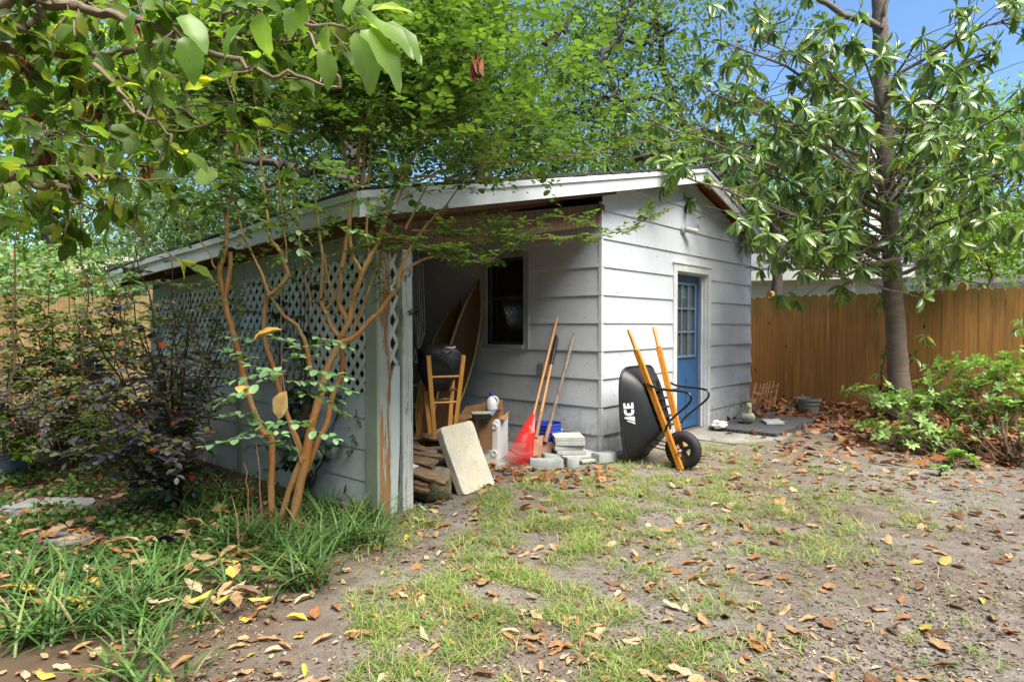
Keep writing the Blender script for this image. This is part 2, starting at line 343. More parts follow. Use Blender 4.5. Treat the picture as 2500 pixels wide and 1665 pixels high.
def barkmat(name, a, b, scale=12, st=(1, 1, 0.4), bs=0.5, bd=0.01):
    return mat(name, a, b, scale, 0.85, bs, bd, st)
def crapebark():
    m, t, B, N, L = nodes('peeling_cinnamon_bark'); v = tex(N, L, (1.3, 1.3, .4)); n = noi(N, L, v, 9, 6, .7, .5)
    c = ramp(N, L, n, [(.32, (.30, .11, .03)), (.46, (.40, .15, .04)), (.58, (.36, .20, .08)), (.70, (.40, .31, .17))]).outputs[0]
    s = N.new('ShaderNodeSeparateXYZ'); tc = N.new('ShaderNodeTexCoord'); L.new(tc.outputs['Object'], s.inputs[0])
    mr = N.new('ShaderNodeMapRange'); mr.inputs[1].default_value = 1.0; mr.inputs[2].default_value = 1.9; mr.inputs[4].default_value = .6; L.new(s.outputs[2], mr.inputs[0])
    c = mixc(N, L, mr.outputs[0], c, ramp(N, L, n, [(.35, (.33, .20, .08)), (.55, (.36, .29, .13)), (.7, (.24, .25, .14))]).outputs[0])
    sp = ramp(N, L, noi(N, L, tex(N, L), 55, 2), [(.28, (1, 1, 1)), (.32, (0, 0, 0))]).outputs[0]; c = mixc(N, L, sp, c, (.10, .06, .03))
    L.new(c, B.inputs['Base Color']); B.inputs['Roughness'].default_value = .6; bump(N, L, n, .6, .006, B); return m
M['crapebark'] = crapebark()
M['magbark'] = barkmat('grey_brown_bark', (0.21, 0.165, 0.13), (0.135, 0.105, 0.085), 9, (0.8, 0.8, 5), 0.6, 0.008)
M['oakbark'] = barkmat('dark_oak_bark', (0.045, 0.035, 0.027), (0.085, 0.07, 0.055), 9, (1, 1, 0.5), 0.8, 0.02)
M['limbbark'] = barkmat('lichen_grey_bark', (0.24, 0.19, 0.13), (0.14, 0.10, 0.065), 14, (1, 1, 1), 0.5, 0.004)
M['twig'] = barkmat('brown_twig_bark', (0.14, 0.09, 0.055), (0.09, 0.06, 0.035), 20, (1, 1, 1), 0.2, 0.002)
M['pinktwig'] = barkmat('pinkish_twig_bark', (0.34, 0.19, 0.12), (0.26, 0.13, 0.08), 20, (1, 1, 1), 0.2, 0.002)

M['crapeleaf'] = leafmat('crape_myrtle_leaf', [(0, (0.065, 0.125, 0.03)), (0.5, (0.105, 0.185, 0.04)), (1, (0.16, 0.255, 0.058))], 0.42, 0.5)
M['crapeleafpale'] = leafmat('pale_crape_myrtle_leaf', [(0, (0.12, 0.25, 0.10)), (0.6, (0.19, 0.34, 0.15)), (1, (0.28, 0.42, 0.22))], 0.35, 0.3, spec=0.6)
M['bigleaf'] = leafmat('broad_leaf', [(0, (0.08, 0.15, 0.03)), (0.5, (0.125, 0.21, 0.04)), (0.86, (0.20, 0.31, 0.06)), (1, (0.48, 0.46, 0.09))], 0.42, 0.68, (1.45, 1.5, .55), veins=0.35)
M['magleaf'] = leafmat('glossy_magnolia_leaf', [(0, (0.075, 0.15, 0.045)), (0.45, (0.13, 0.23, 0.055)), (0.7, (0.24, 0.36, 0.075)), (0.98, (0.20, 0.33, 0.05)), (1, (0.60, 0.36, 0.03))], 0.28, 0.3, spec=0.5, coat=0.35, veins=0.3)
M['oakleaf'] = leafmat('oak_leaf', [(0, (0.06, 0.11, 0.022)), (0.5, (0.11, 0.19, 0.035)), (1, (0.19, 0.28, 0.06))], 0.45, 0.45)
M['yellowleaf'] = leafmat('yellow_green_leaf', [(0, (0.12, 0.24, 0.03)), (0.5, (0.20, 0.34, 0.045)), (1, (0.32, 0.45, 0.07))], 0.45, 0.5)
M['paleleaf'] = leafmat('pale_green_leaf', [(0, (0.10, 0.19, 0.07)), (0.5, (0.18, 0.29, 0.11)), (1, (0.32, 0.42, 0.22))], 0.35, 0.4, spec=0.6)
M['ivyleaf'] = leafmat('ivy_leaf', [(0, (0.07, 0.15, 0.04)), (0.5, (0.13, 0.25, 0.06)), (0.9, (0.22, 0.36, 0.09)), (1, (0.34, 0.20, 0.10))], 0.4, 0.3)
M['purpleleaf'] = leafmat('purple_black_leaf', [(0, (0.06, 0.055, 0.075)), (0.35, (0.11, 0.105, 0.135)), (0.5, (0.17, 0.175, 0.20)), (0.7, (0.16, 0.175, 0.075)), (0.95, (0.20, 0.22, 0.06)), (0.96, (0.45, 0.07, 0.02)), (1, (0.45, 0.06, 0.02))], 0.4, 0.2, (1.2, 1.1, 0.9))
M['oliveleaf'] = leafmat('olive_bronze_leaf', [(0, (0.09, 0.11, 0.03)), (0.35, (0.17, 0.21, 0.05)), (0.6, (0.22, 0.27, 0.17)), (0.82, (0.14, 0.065, 0.04)), (0.97, (0.22, 0.24, 0.05)), (1, (0.5, 0.08, 0.03))], 0.4, 0.35)
M['azleaf'] = leafmat('azalea_leaf', [(0, (0.18, 0.31, 0.09)), (0.6, (0.28, 0.44, 0.14)), (1, (0.40, 0.56, 0.20))], 0.45, 0.35)
M['darkleaf'] = leafmat('dark_camellia_leaf', [(0, (0.02, 0.05, 0.022)), (0.6, (0.035, 0.08, 0.035)), (1, (0.07, 0.12, 0.06))], 0.3, 0.15, spec=0.6)
M['cover'] = leafmat('ground_cover_leaf', [(0, (0.05, 0.11, 0.025)), (0.5, (0.09, 0.18, 0.035)), (0.9, (0.17, 0.28, 0.06)), (1, (0.30, 0.30, 0.08))], 0.45, 0.3)
M['liriope'] = leafmat('liriope_blade', [(0, (0.045, 0.105, 0.028)), (0.5, (0.085, 0.175, 0.045)), (0.88, (0.15, 0.27, 0.07)), (.96, (0.30, 0.28, 0.11)), (1, (0.36, 0.25, 0.12))], 0.4, 0.25)
M['grass'] = leafmat('grass_blade', [(0, (0.13, 0.25, 0.04)), (0.42, (0.21, 0.36, 0.07)), (0.60, (0.32, 0.40, 0.13)), (0.8, (0.46, 0.38, 0.20)), (1, (0.52, 0.42, 0.26))], 0.5, 0.35)
M['dry'] = leafmat('mixed_dry_leaf', [(0, (0.12, 0.06, 0.035)), (0.25, (0.26, 0.11, 0.045)), (0.5, (0.34, 0.17, 0.07)), (0.72, (0.48, 0.29, 0.15)), (0.88, (0.55, 0.40, 0.26)), (0.97, (0.20, 0.14, 0.09)), (1, (0.60, 0.50, 0.08))], 0.55, 0.15, (1.2, 1, 0.6), veins=.35, veins_col=(.5, .36, .2))
M['drypile'] = leafmat('dark_dry_leaf', [(0, (0.07, 0.03, 0.018)), (0.3, (0.18, 0.07, 0.03)), (0.6, (0.30, 0.12, 0.045)), (0.85, (0.40, 0.19, 0.08)), (1, (0.30, 0.19, 0.11))], 0.5, 0.12, (1.2, 1, 0.6))
M['chips'] = leafmat('leaf_crumb', [(0, (0.07, 0.045, 0.03)), (0.35, (0.16, 0.10, 0.065)), (0.7, (0.27, 0.20, 0.14)), (1, (0.40, 0.32, 0.24))], 0.8, 0)

# ------------------------------------------------------------------ leaves
def template(hw, ys, fold=0.25, curl=0.3, wave=0.0, stalk=0.0):
    vs = []; fs = []; idx = []
    for i, (y, h) in enumerate(zip(ys, hw)):
        zc = -curl*y*y
        if h < 1e-3: idx.append((len(vs),)); vs.append((0, y, zc))
        else:
            a = len(vs); wv = wave*(1 if i % 2 else -1)
            vs += [(-h, y, zc+fold*h+wv), (0, y, zc), (h, y, zc+fold*h-wv)]; idx.append((a, a+1, a+2))
    for a, b in zip(idx, idx[1:]):
        if len(a) == 1 and len(b) == 3: fs += [(a[0], b[1], b[0]), (a[0], b[2], b[1])]
        elif len(a) == 3 and len(b) == 1: fs += [(a[0], a[1], b[0]), (a[1], a[2], b[0])]
        elif len(a) == 3: fs += [(a[0], a[1], b[1], b[0]), (a[1], a[2], b[2], b[1])]
    tri = []
    for f in fs: tri += [f] if len(f) == 3 else [(f[0], f[1], f[2]), (f[0], f[2], f[3])]
    return np.array(vs, float), np.array(tri, int)
T_CRAPE = template([0, .22, .34, .33, .18, 0], [0, .15, .45, .7, .92, 1], .25, .15)
T_BIG = template([0, .20, .31, .30, .20, .08, 0], [0, .12, .35, .6, .8, .93, 1], .35, .42, .03)
T_MAG = template([0, .09, .15, .155, .11, .04, 0], [0, .15, .4, .65, .85, .95, 1], .45, .35)
T_AZ = template([0, .17, .22, .13, 0], [0, .35, .6, .85, 1], .3, .2)
T_FAR = template([0, .26, 0], [0, .5, 1], .3, .2)
T_NARROW = template([0, .12, 0], [0, .4, 1], .3, .3)
T_BLADE = template([.02, .028, .022, .012, 0], [0, .3, .6, .85, 1], .4, .75)
T_GRASS = template([.025, .022, 0], [0, .5, 1], .3, .5)
T_DRY = [template([0, .13, .20, .19, .12, .04, 0], [0, .15, .4, .62, .82, .93, 1], .5, .15, .025), template([0, .16, .22, .20, .12, 0], [0, .2, .45, .7, .88, 1], -.35, -.12, .035),
         template([0, .12, .17, .17, .1, 0], [0, .2, .45, .7, .88, 1], 1.0, .1, .02), template([0, .2, .3, .26, .14, 0], [0, .15, .4, .65, .85, 1], .2, -.12, .04)]
T_CHIP = template([0, .3, 0], [0, .45, 1], .5, .2)

class Leaves:
    def __init__(s): s.p = []; s.d = []; s.n = []; s.l = []; s.w = []
    def add(s, p, d, n, l, w=1.0): s.p.append(tuple(p)); s.d.append(tuple(d)); s.n.append(tuple(n)); s.l.append(l); s.w.append(w)
    def many(s, p, d, n, l, w=None):
        s.p += [tuple(x) for x in p]; s.d += [tuple(x) for x in d]; s.n += [tuple(x) for x in n]; s.l += list(l); s.w += list(w if w is not None else np.ones(len(l)))
    def build(s, name, tp, m, parent=None, off=None):
        V, T = tp; p = np.array(s.p); d = np.array(s.d); n = np.array(s.n); l = np.array(s.l)[:, None]; w_ = np.array(s.w)[:, None]
        d = d/np.maximum(np.linalg.norm(d, axis=1, keepdims=True), 1e-9)
        n = n-d*(n*d).sum(1, keepdims=True); nn = np.linalg.norm(n, axis=1, keepdims=True); n = np.where(nn > 1e-6, n/np.maximum(nn, 1e-9), np.array([[0, 0, 1.]]))
        x = np.cross(d, n)
        out = p[:, None, :] + l[:, None, :]*(V[None, :, 0:1]*w_[:, None, :]*x[:, None, :] + V[None, :, 1:2]*d[:, None, :] + V[None, :, 2:3]*n[:, None, :])
        if off is None: off = root_off(parent)
        out = out.reshape(-1, 3) - np.array(off)[None, :]
        k = len(V); F_ = (T[None, :, :] + (np.arange(len(p))*k)[:, None, None]).reshape(-1, 3)
        me = bpy.data.meshes.new(name); me.vertices.add(len(out)); me.vertices.foreach_set('co', out.ravel().astype(np.float32))
        me.loops.add(F_.size); me.loops.foreach_set('vertex_index', F_.ravel().astype(np.int32))
        me.polygons.add(len(F_)); me.polygons.foreach_set('loop_start', (np.arange(len(F_))*3).astype(np.int32))
        me.polygons.foreach_set('use_smooth', np.ones(len(F_), bool))
        at_ = me.attributes.new('leafco', 'FLOAT2', 'POINT'); at_.data.foreach_set('vector', np.tile(V[:, :2], (len(p), 1)).ravel().astype(np.float32))
        me.materials.append(m); me.update(calc_edges=True)
        o = bpy.data.objects.new(name, me); COL.objects.link(o)
        if parent: o.parent = parent
        return o
def rv(s=1.0): return Vector((random.gauss(0, s), random.gauss(0, s), random.gauss(0, s)))
def runit():
    v = rv()
    return v.normalized()
def bez(p0, p1, p2, n):
    return [p0*(1-t)**2+p1*2*t*(1-t)+p2*t*t for t in [i/n for i in range(n+1)]]
def rough_path(pts, amp, sub=3):
    out = []
    for a, b in zip(pts, pts[1:]):
        for i in range(sub):
            t = i/sub; out.append(a.lerp(b, t)+(rv(amp) if (i or out) else Vector((0, 0, 0))))
    out.append(pts[-1].copy()); return out
def taper(n, a, b): return [a+(b-a)*i/(n-1) for i in range(n)]
def spray(tw, lv, p, d, length, nl, ls, flat=0.6, r=0.0025, droop=0.15, jit=0.25):
    """a leafy twig: leaves set in two rows along it, roughly level"""
    d = Vector(d).normalized(); side = d.cross(Z)
    if side.length < 0.1: side = Vector((1, 0, 0))
    side.normalize(); up = side.cross(d).normalized(); pts = []
    for i in range(5):
        t = i/4; pts.append(p+d*(length*t)-Z*(droop*length*t*t))
    if tw is not None: tw.tube(pts, taper(5, r, r*0.4), 4, cap=False)
    for i in range(nl):
        t = (i+0.7)/nl; q = p+d*(length*t)-Z*(droop*length*t*t); s = 1 if i % 2 else -1
        ld = side*s*0.9+d*0.45+rv(jit); ln = up*flat+rv(0.35)+Z*flat
        lv.add(q, ld, ln, ls*random.uniform(0.7, 1.15)*(0.8 if i > nl-3 else 1))
    lv.add(pts[-1], d+rv(0.2), up+Z, ls*0.7)

# ================================================================== GROUND
def ground_mat():
    m, t, B, N, L = nodes('yard_dirt')
    v = tex(N, L); n1 = noi(N, L, v, 0.7, 5, 0.6); n2 = noi(N, L, v, 9, 6, 0.7); n3 = noi(N, L, v, 90, 3, 0.7)
    a = ramp(N, L, n2, [(0.3, (0.13, 0.112, 0.098)), (0.52, (0.20, 0.178, 0.16)), (0.75, (0.275, 0.25, 0.23))]).outputs[0]
    b = ramp(N, L, n2, [(0.3, (0.10, 0.078, 0.06)), (0.7, (0.19, 0.15, 0.12))]).outputs[0]
    k = ramp(N, L, n1, [(0.42, (0, 0, 0)), (0.62, (1, 1, 1))]).outputs[0]
    c = mixc(N, L, k, a, b)
    f = ramp(N, L, n3, [(0.3, (0.62, 0.6, 0.58)), (0.5, (1, 1, 1)), (0.72, (1.35, 1.3, 1.2))]).outputs[0]
    c = mixc(N, L, 1.0, c, f, 'MULTIPLY')
    # darker humus where the planting is (left) and by the fence
    s = N.new('ShaderNodeSeparateXYZ'); tc = N.new('ShaderNodeTexCoord'); L.new(tc.outputs['Object'], s.inputs[0])
    mr = N.new('ShaderNodeMapRange'); mr.inputs[1].default_value = -0.4; mr.inputs[2].default_value = -1.5; L.new(s.outputs[0], mr.inputs[0])
    c = mixc(N, L, mr.outputs[0], c, (0.11, 0.075, 0.05))
    L.new(c, B.inputs['Base Color']); B.inputs['Roughness'].default_value = 0.95; B.inputs['Specular IOR Level'].default_value = 0.2
    mm = N.new('ShaderNodeMath'); mm.operation = 'ADD'; L.new(n2, mm.inputs[0]); L.new(n3, mm.inputs[1])
    bump(N, L, mm.outputs[0], 0.7, 0.012, B); return m
def gh(x, y):
    return 0.018*noise.noise(Vector((x*0.9, y*0.9, 3.1))) + 0.010*noise.noise(Vector((x*4, y*4, 1.7))) - 0.006
def mk_ground():
    xs = list(np.concatenate([[-90, -50, -28, -18, -13], np.linspace(-9, 10, 230), [14, 20, 30, 55, 90]]))
    ys = list(np.concatenate([[-60, -20, -6, -1], np.linspace(1.0, 14, 170), [18, 26, 40, 70, 130]]))
    rows = [[(x, y, gh(x, y) if (-9 <= x <= 10 and 1 <= y <= 14) else 0) for x in xs] for y in ys]
    mb = MB(); mb.sheet(rows)
    mb.f = [f[::-1] if False else f for f in mb.f]
    o = mb.build('ground', ground_mat(), auto=0); o['kind'] = 'structure'
mk_ground()

# ================================================================== SHED
S_ = 0.2794; Z0 = 2.161
WG = 3.909                 # gable wall width
WL = 4.35                  # side wall length
RIDGE = 1.95; SL = 0.2130; SR = 0.2820; RTOP = 3.175
def tz(t, w_=0): # roof top height over gable-wall coordinate t
    return RTOP-(RIDGE-t)*SL if t < RIDGE else RTOP-(t-RIDGE)*SR
def gp(t, z, off=0.0): return CN+DR*t+NR*off+Z*z        # point on the gable wall
def lp(w_, z, off=0.0): return CN+DL*w_+NL*off+Z*z      # point on the side wall
def clip(poly, a, b, c):  # keep a*t+b*z<=c
    out = []
    for i in range(len(poly)):
        p, q = poly[i], poly[(i+1) % len(poly)]; dp = a*p[0]+b*p[1]-c; dq = a*q[0]+b*q[1]-c
        if dp <= 0: out.append(p)
        if dp*dq < 0: s = dp/(dp-dq); out.append((p[0]+(q[0]-p[0])*s, p[1]+(q[1]-p[1])*s))
    return out
def siding(mb, fn, t0, t1, ztop, holes, clips, flare=None):
    z = Z0-8*S_; rows = []
    while z < ztop: rows.append(z); z += S_
    for zb in rows:
        zt = min(zb+S_, ztop); cells = [(t0, t1, max(zb, 0.0), zt)]
        for (a, b, c, d) in holes:
            nc = []
            for (x0, x1, y0, y1) in cells:
                if x1 <= a or x0 >= b or y1 <= c or y0 >= d: nc.append((x0, x1, y0, y1)); continue
                if x0 < a: nc.append((x0, a, y0, y1))
                if x1 > b: nc.append((b, x1, y0, y1))
                if y0 < c: nc.append((max(x0, a), min(x1, b), y0, c))
                if y1 > d: nc.append((max(x0, a), min(x1, b), d, y1))
            cells = nc
        for (x0, x1, y0, y1) in cells:
            n = max(1, int((x1-x0)/0.35)); 
            for i in range(n):
                xa = x0+(x1-x0)*i/n; xb = x0+(x1-x0)*(i+1)/n; pl = [(xa, y0), (xb, y0), (xb, y1), (xa, y1)]
                for cl in clips: pl = clip(pl, *cl)
                if len(pl) < 3: continue
                def off(t, zz):
                    o = 0.004+0.014*(zb+S_-zz)/S_
                    o += 0.0022*noise.noise(Vector((t*1.3, zb*5, 0)))*(zb+S_-zz)/S_*2
                    if flare: o += flare(t, zz, zb)
                    return o
                mb.add([fn(t, zz, off(t, zz)) for t, zz in pl], [tuple(range(len(pl)))])
                if y0 == zb and len(pl) >= 3 and pl[0][1] <= zb+1e-6 and pl[1][1] <= zb+1e-6:
                    (ta, za), (tb, z2) = pl[0], pl[1]
                    mb.add([fn(ta, za, off(ta, za)), fn(tb, z2, off(tb, z2)), fn(tb, z2, -0.005), fn(ta, za, -0.005)], [(0, 3, 2, 1)])

shed = thing('garden_shed', 'white painted garden shed with carport, lap siding and low gable roof', 'shed', CN)
# --- gable wall
DA, DB, DZ = 1.587, 2.445, 1.945      # clear door opening
mb = MB()
ros = 0.115
flare = lambda t, z, zb: 0.030*max(0, (t-3.2)/0.7)*max(0, (zb+S_-z)/S_)*(1 if 0.3 < zb < 1.2 else 0.25)
siding(mb, gp, 0.0, WG, 3.2, [(DA-0.06, DB+0.06, -1, DZ+0.06)],
       [(-SL, 1, RTOP-RIDGE*SL-ros), (SR, 1, RTOP+RIDGE*SR-ros)], flare)
mb.build('gable_siding', M['siding'], shed)
# --- side wall (in the carport)
WA, WB, WZ0, WZ1 = 0.985, 1.54, 1.09, 2.055
mb = MB(); siding(mb, lambda t, z, o=0: lp(t, z, o), 0.0, WL, 2.40, [(WA-0.05, WB+0.05, WZ0-0.04, WZ1+0.04)], [])
mb.f = [f[::-1] for f in mb.f]
mb.build('side_siding', M['siding'], shed)
# inner wall cores so nothing shows through, hollow shed
mb = MB()
mb.box(gp(0.0, 0, -0.10), DR*(DA-0.06), NR*0.092, Z*2.42)
mb.box(gp(DB+0.06, 0, -0.10), DR*(WG-DB-0.06), NR*0.092, Z*2.42)
mb.box(gp(DA-0.06, DZ+0.06, -0.10), DR*(DB-DA+0.12), NR*0.092, Z*(2.42-DZ-0.06))
mb.prism([gp(0, 2.42, -0.10), gp(WG, 2.42, -0.10), gp(WG, tz(WG)-0.13, -0.10), gp(RIDGE, RTOP-0.13, -0.10), gp(0, tz(0)-0.13, -0.10)], NR, 0.092)
mb.box(lp(0.10, 0, -0.095), DL*(WA-0.15), NL*0.09, Z*2.4)
mb.box(lp(WB+0.05, 0, -0.095), DL*(WL-WB-0.05), NL*0.09, Z*2.4)
mb.box(lp(WA-0.05, 0, -0.095), DL*(WB-WA+0.1), NL*0.09, Z*(WZ0-0.04)); mb.box(lp(WA-0.05, WZ1+0.04, -0.095), DL*(WB-WA+0.1), NL*0.09, Z*(2.4-WZ1-0.04))
mb.box(gp(WG-0.10, 0, -0.11), DR*0.095, -NR*(WL-0.2), Z*2.42)
mb.box(gp(0.1, 0, -WL), DR*(WG-0.2), NR*0.09, Z*2.9)
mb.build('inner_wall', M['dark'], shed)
# corner covers, one strip per board row
mb = MB()
for k in range(-1, 9):
    zb = Z0-k*S_; 
    if zb < -0.01: zb2 = 0.0
    else: zb2 = zb
    zt = min(zb+S_-0.004, 2.52)
    if zt-zb2 < 0.03: continue
    o = 0.021 if k % 2 == 0 else 0.018
    a0 = gp(0, zb2, 0); ex = 0.001*(k % 3)
    mb.box(CN+Z*zb2+NR*o+NL*o, DR*(0.034+ex), -NR*0.004, Z*(zt-zb2)); mb.box(CN+Z*zb2+NR*(o-0.004)+NL*o, -NL*0.004, -NR*(0.03+ex), Z*(zt-zb2))
mb.build('corner_cover', M['siding'], shed)
mb = MB(); mb.box(gp(WG-0.002, 0, 0.02), DR*0.02, -NR*0.1, Z*2.42); mb.build('corner_board', M['siding'], shed)
# door frame + door
mb = MB()
for a, b in ((DA-0.085, DA), (DB, DB+0.085)): mb.box(gp(a, 0, 0.0), DR*(b-a), NR*0.030, Z*DZ)
mb.box(gp(DA-0.085, DZ, 0.0), DR*(DB-DA+0.17), NR*0.030, Z*0.085)
mb.box(gp(DA-0.10, DZ+0.085, 0.0), DR*(DB-DA+0.20), NR*0.042, Z*0.018)
for a in (DA-0.001, DB-0.021): mb.box(gp(a, 0, -0.11), DR*0.022, NR*0.109, Z*DZ)
mb.box(gp(DA+0.021, DZ-0.022, -0.11), DR*(DB-DA-0.042), NR*0.109, Z*0.022)
for a in (DA+0.004, DB-0.046): mb.box(gp(a, 0, -0.052), DR*0.042, NR*0.012, Z*(DZ-0.03))
mb.build('door_frame', M['trim'], shed)
door = thing('door', None, None, (0, 0, 0)); door.parent = shed
GX0, GX1, GZ0, GZ1 = DA+0.16, DB-0.16, 0.93, 1.80
mb = MB(); D0 = -0.09
x0, x1, zt = DA+0.022, DB-0.022, DZ-0.025
mb.box(gp(x0, 0.02, D0-0.035), DR*(GX0-x0), NR*0.035, Z*(zt-0.02)); mb.box(gp(GX1, 0.02, D0-0.035), DR*(x1-GX1), NR*0.035, Z*(zt-0.02))
mb.box(gp(GX0, GZ1, D0-0.035), DR*(GX1-GX0), NR*0.035, Z*(zt-GZ1)); mb.box(gp(GX0, 0.02, D0-0.035), DR*(GX1-GX0), NR*0.035, Z*(GZ0-0.02))
gw = (GX1-GX0)/3; ghh = (GZ1-GZ0)/3
for (a, b) in ((GX0+0.0, GX0+gw*1.35), (GX0+gw*1.65, GX1)):     # raised panels
    o = gp(a, 0.14, D0-0.001); 
    mb.prism([gp(a, 0.14, D0+.001), gp(b, 0.14, D0+.001), gp(b, 0.66, D0+.001), gp(a, 0.66, D0+.001)], NR, 0.004)
    mb.box(gp(a+0.03, 0.17, D0+0.005), DR*(b-a-0.06), NR*0.008, Z*0.46)
mb.build('door_leaf', M['doorblue'], door)
mb = MB()
fw = 0.028
mb.box(gp(GX0-fw, GZ0-fw, D0+0.0005), DR*(GX1-GX0+2*fw), NR*0.016, Z*fw); mb.box(gp(GX0-fw, GZ1, D0+0.0005), DR*(GX1-GX0+2*fw), NR*0.014, Z*fw)
mb.box(gp(GX0-fw, GZ0, D0+0.0005), DR*fw, NR*0.014, Z*(GZ1-GZ0)); mb.box(gp(GX1, GZ0, D0+0.0005), DR*fw, NR*0.014, Z*(GZ1-GZ0))
for i in (1, 2):
    mb.box(gp(GX0+gw*i-0.011, GZ0, D0-0.004), DR*0.022, NR*0.012, Z*(GZ1-GZ0)); mb.box(gp(GX0, GZ0+ghh*i-0.011, D0-0.003), DR*(GX1-GX0), NR*0.013, Z*0.022)
mb.build('glazing_bars', mat('pale_blue_grille', (0.16, 0.25, 0.34), (0.12, 0.20, 0.28), 5, 0.5, 0), door)
mb = MB(); mb.box(gp(GX0, GZ0, D0-0.018), DR*(GX1-GX0), NR*0.005, Z*(GZ1-GZ0)); mb.build('door_glass', M['glass'], door)
# drawn vertical curtains behind the glass
mb = MB(); rows = []
for i in range(60):
    t = GX0+(GX1-GX0)*i/59; rows.append([gp(t, GZ0-0.02, D0-0.06+0.012*math.sin(i*1.1)), gp(t, GZ1+0.02, D0-0.06+0.012*math.sin(i*1.1))])
mb.sheet(rows); mb.build('curtain', mat('grey_curtain', (0.30, 0.29, 0.27), (0.2, 0.2, 0.19), 3, 0.9, 0), door)
mb = MB(); kb = gp(DA+0.075, 0.90, D0); mb.lathe(kb, [(0.028, 0.0), (0.028, 0.004), (0.010, 0.006), (0.010, 0.03), (0.024, 0.036), (0.027, 0.05), (0.018, 0.06)], 16, NR); mb.build('door_knob', mat('tarnished_brass', (0.30, 0.22, 0.10), (0.2, 0.14, 0.06), 5, 0.35, 0, metal=0.9), door)
# side window
win = thing('window', None, None, (0, 0, 0)); win.parent = shed
mb = MB()
for a in (WA-0.075, WB+0.0): mb.box(lp(a, WZ0-0.045, 0.0), DL*0.075, NL*0.028, Z*(WZ1-WZ0+0.09))
mb.box(lp(WA, WZ1, 0.0), DL*(WB-WA), NL*0.026, Z*0.045); mb.box(lp(WA, WZ0-0.045, 0.0), DL*(WB-WA), NL*0.04, Z*0.043)
mb.build('window_frame', mat('dingy_window_trim', (.42, .43, .42), (.32, .33, .32), 4, .7, .1), win)
mb = MB()
for a in (WA+0.0, WB-0.03): mb.box(lp(a, WZ0, -0.05), DL*0.03, NL*0.03, Z*(WZ1-WZ0))
for z in (WZ0, (WZ0+WZ1)/2+0.02, WZ1-0.03): mb.box(lp(WA+0.03, z, -0.05), DL*(WB-WA-0.06), NL*0.03, Z*0.03)
mb.build('window_sash', mat('dull_grey_sash', (.08, .08, .075), (.05, .05, .05), 4, .7, .1), win)
mb = MB(); mb.box(lp(WA+0.02, WZ0+0.01, -0.07), DL*(WB-WA-0.04), NL*0.006, Z*(WZ1-WZ0-0.02)); mb.build('window_pane', M['glassdark'], win)
# electrical outlet on the side wall
mb = MB(); oc = lp(0.70, 0.785, 0.014); mb.box(oc, DL*0.075, NL*0.02, Z*0.12, 0, 0.004)
for dz in (0.03, 0.075):
    for dw in (0.024, 0.044): mb.box(oc+Z*dz+DL*dw+NL*0.0205, DL*0.007, NL*0.001, Z*0.02, 1)
mb.build('power_outlet', [M['grey'], M['black']], shed)
# floodlight under the gable
fl = thing('wall_light', None, None); fl.parent = shed
a = P(1684, 559, 7.55); t = (a-CN).dot(DR); a = gp(t, a.z, 0.012)
mb = MB(); mb.lathe(a-NR*0.004, [(0.0, 0.0), (0.055, 0.0), (0.055, 0.02), (0.04, 0.035)], 20, NR); mb.build('mount_plate', M['grey'], fl)
mb = MB(); hd = (NR*0.55+DR*0.75-Z*0.18).normalized(); q = a+NR*0.045+DR*0.02
mb.lathe(q, [(0.022, -0.02), (0.030, 0.0), (0.034, 0.02), (0.035, 0.12), (0.038, 0.125), (0.038, 0.132), (0.03, 0.130)], 18, hd); mb.tube([a+NR*0.02, a+NR*0.05, q+hd*0.02], 0.010, 8); mb.build('lamp_head', M['grey'], fl)

# --- roof. edges: rake (gable overhang o=.214), sagging eave on the carport side
OH = 0.214; TE = -3.005; TR_ = 4.257
def roof_pt(t, z, o): return CN+DR*t+NR*o+Z*z
EA = roof_pt(TE, 2.125, OH)                     # front corner of the carport eave
WE = 4.62
def eave(w_): return EA+DL*w_-Z*(0.0533*w_)     # the eave sags towards the back
RG = roof_pt(RIDGE, RTOP, OH)
def ridge(w_): return RG+DL*w_
REA = roof_pt(TR_, tz(TR_), OH)
mb = MB(); TH = 0.035
rows = []; n = 30
for i in range(n+1):
    w_ = WE*i/n; a = eave(w_); b = ridge(w_)
    rows.append([a.lerp(b, k/24)+Z*(0.006*noise.noise(Vector((k*.9, i*.7, 0)))) for k in range(25)])
# shingle top (left plane, right plane), a few mm proud of the rake board
up = [[p+Z*0.012 for p in r] for r in rows]
mb.sheet([r[::-1] for r in up], 0, False)
rr = [[ridge(WE*i/n).lerp(REA+DL*(WE*i/n), k/14)+Z*0.012 for k in range(15)] for i in range(n+1)]
mb.sheet([r[::-1] for r in rr], 0, False)
# ragged shingle edge along rake and eave
def edge(pts, outv):
    for a, b in zip(pts, pts[1:]):
        L_ = (b-a).length; m = max(1, int(L_/0.055))
        for i in range(m):
            p = a.lerp(b, i/m); q = a.lerp(b, (i+0.96)/m); o = random.uniform(0.010, 0.024); h = random.uniform(0.006, 0.012)
            mb.box(p+Z*(0.004)-outv*0.03, q-p, outv*(0.03+o), Z*(0.010+h))
edge([r[0] for r in rows], NL); edge(rows[0], NR); edge(rr[0], NR)
mb.build('roof_shingles', M['shingle'], shed)
# deck / soffit
mb = MB()
mb.sheet([[p-Z*0.030 for p in r[::6]] for r in rows[::3]], 0, False)
mb.sheet([[p-Z*0.036 for p in r[::14]] for r in rr[::10]], 0, False)
mb.build('soffit', M['soffit'], shed)
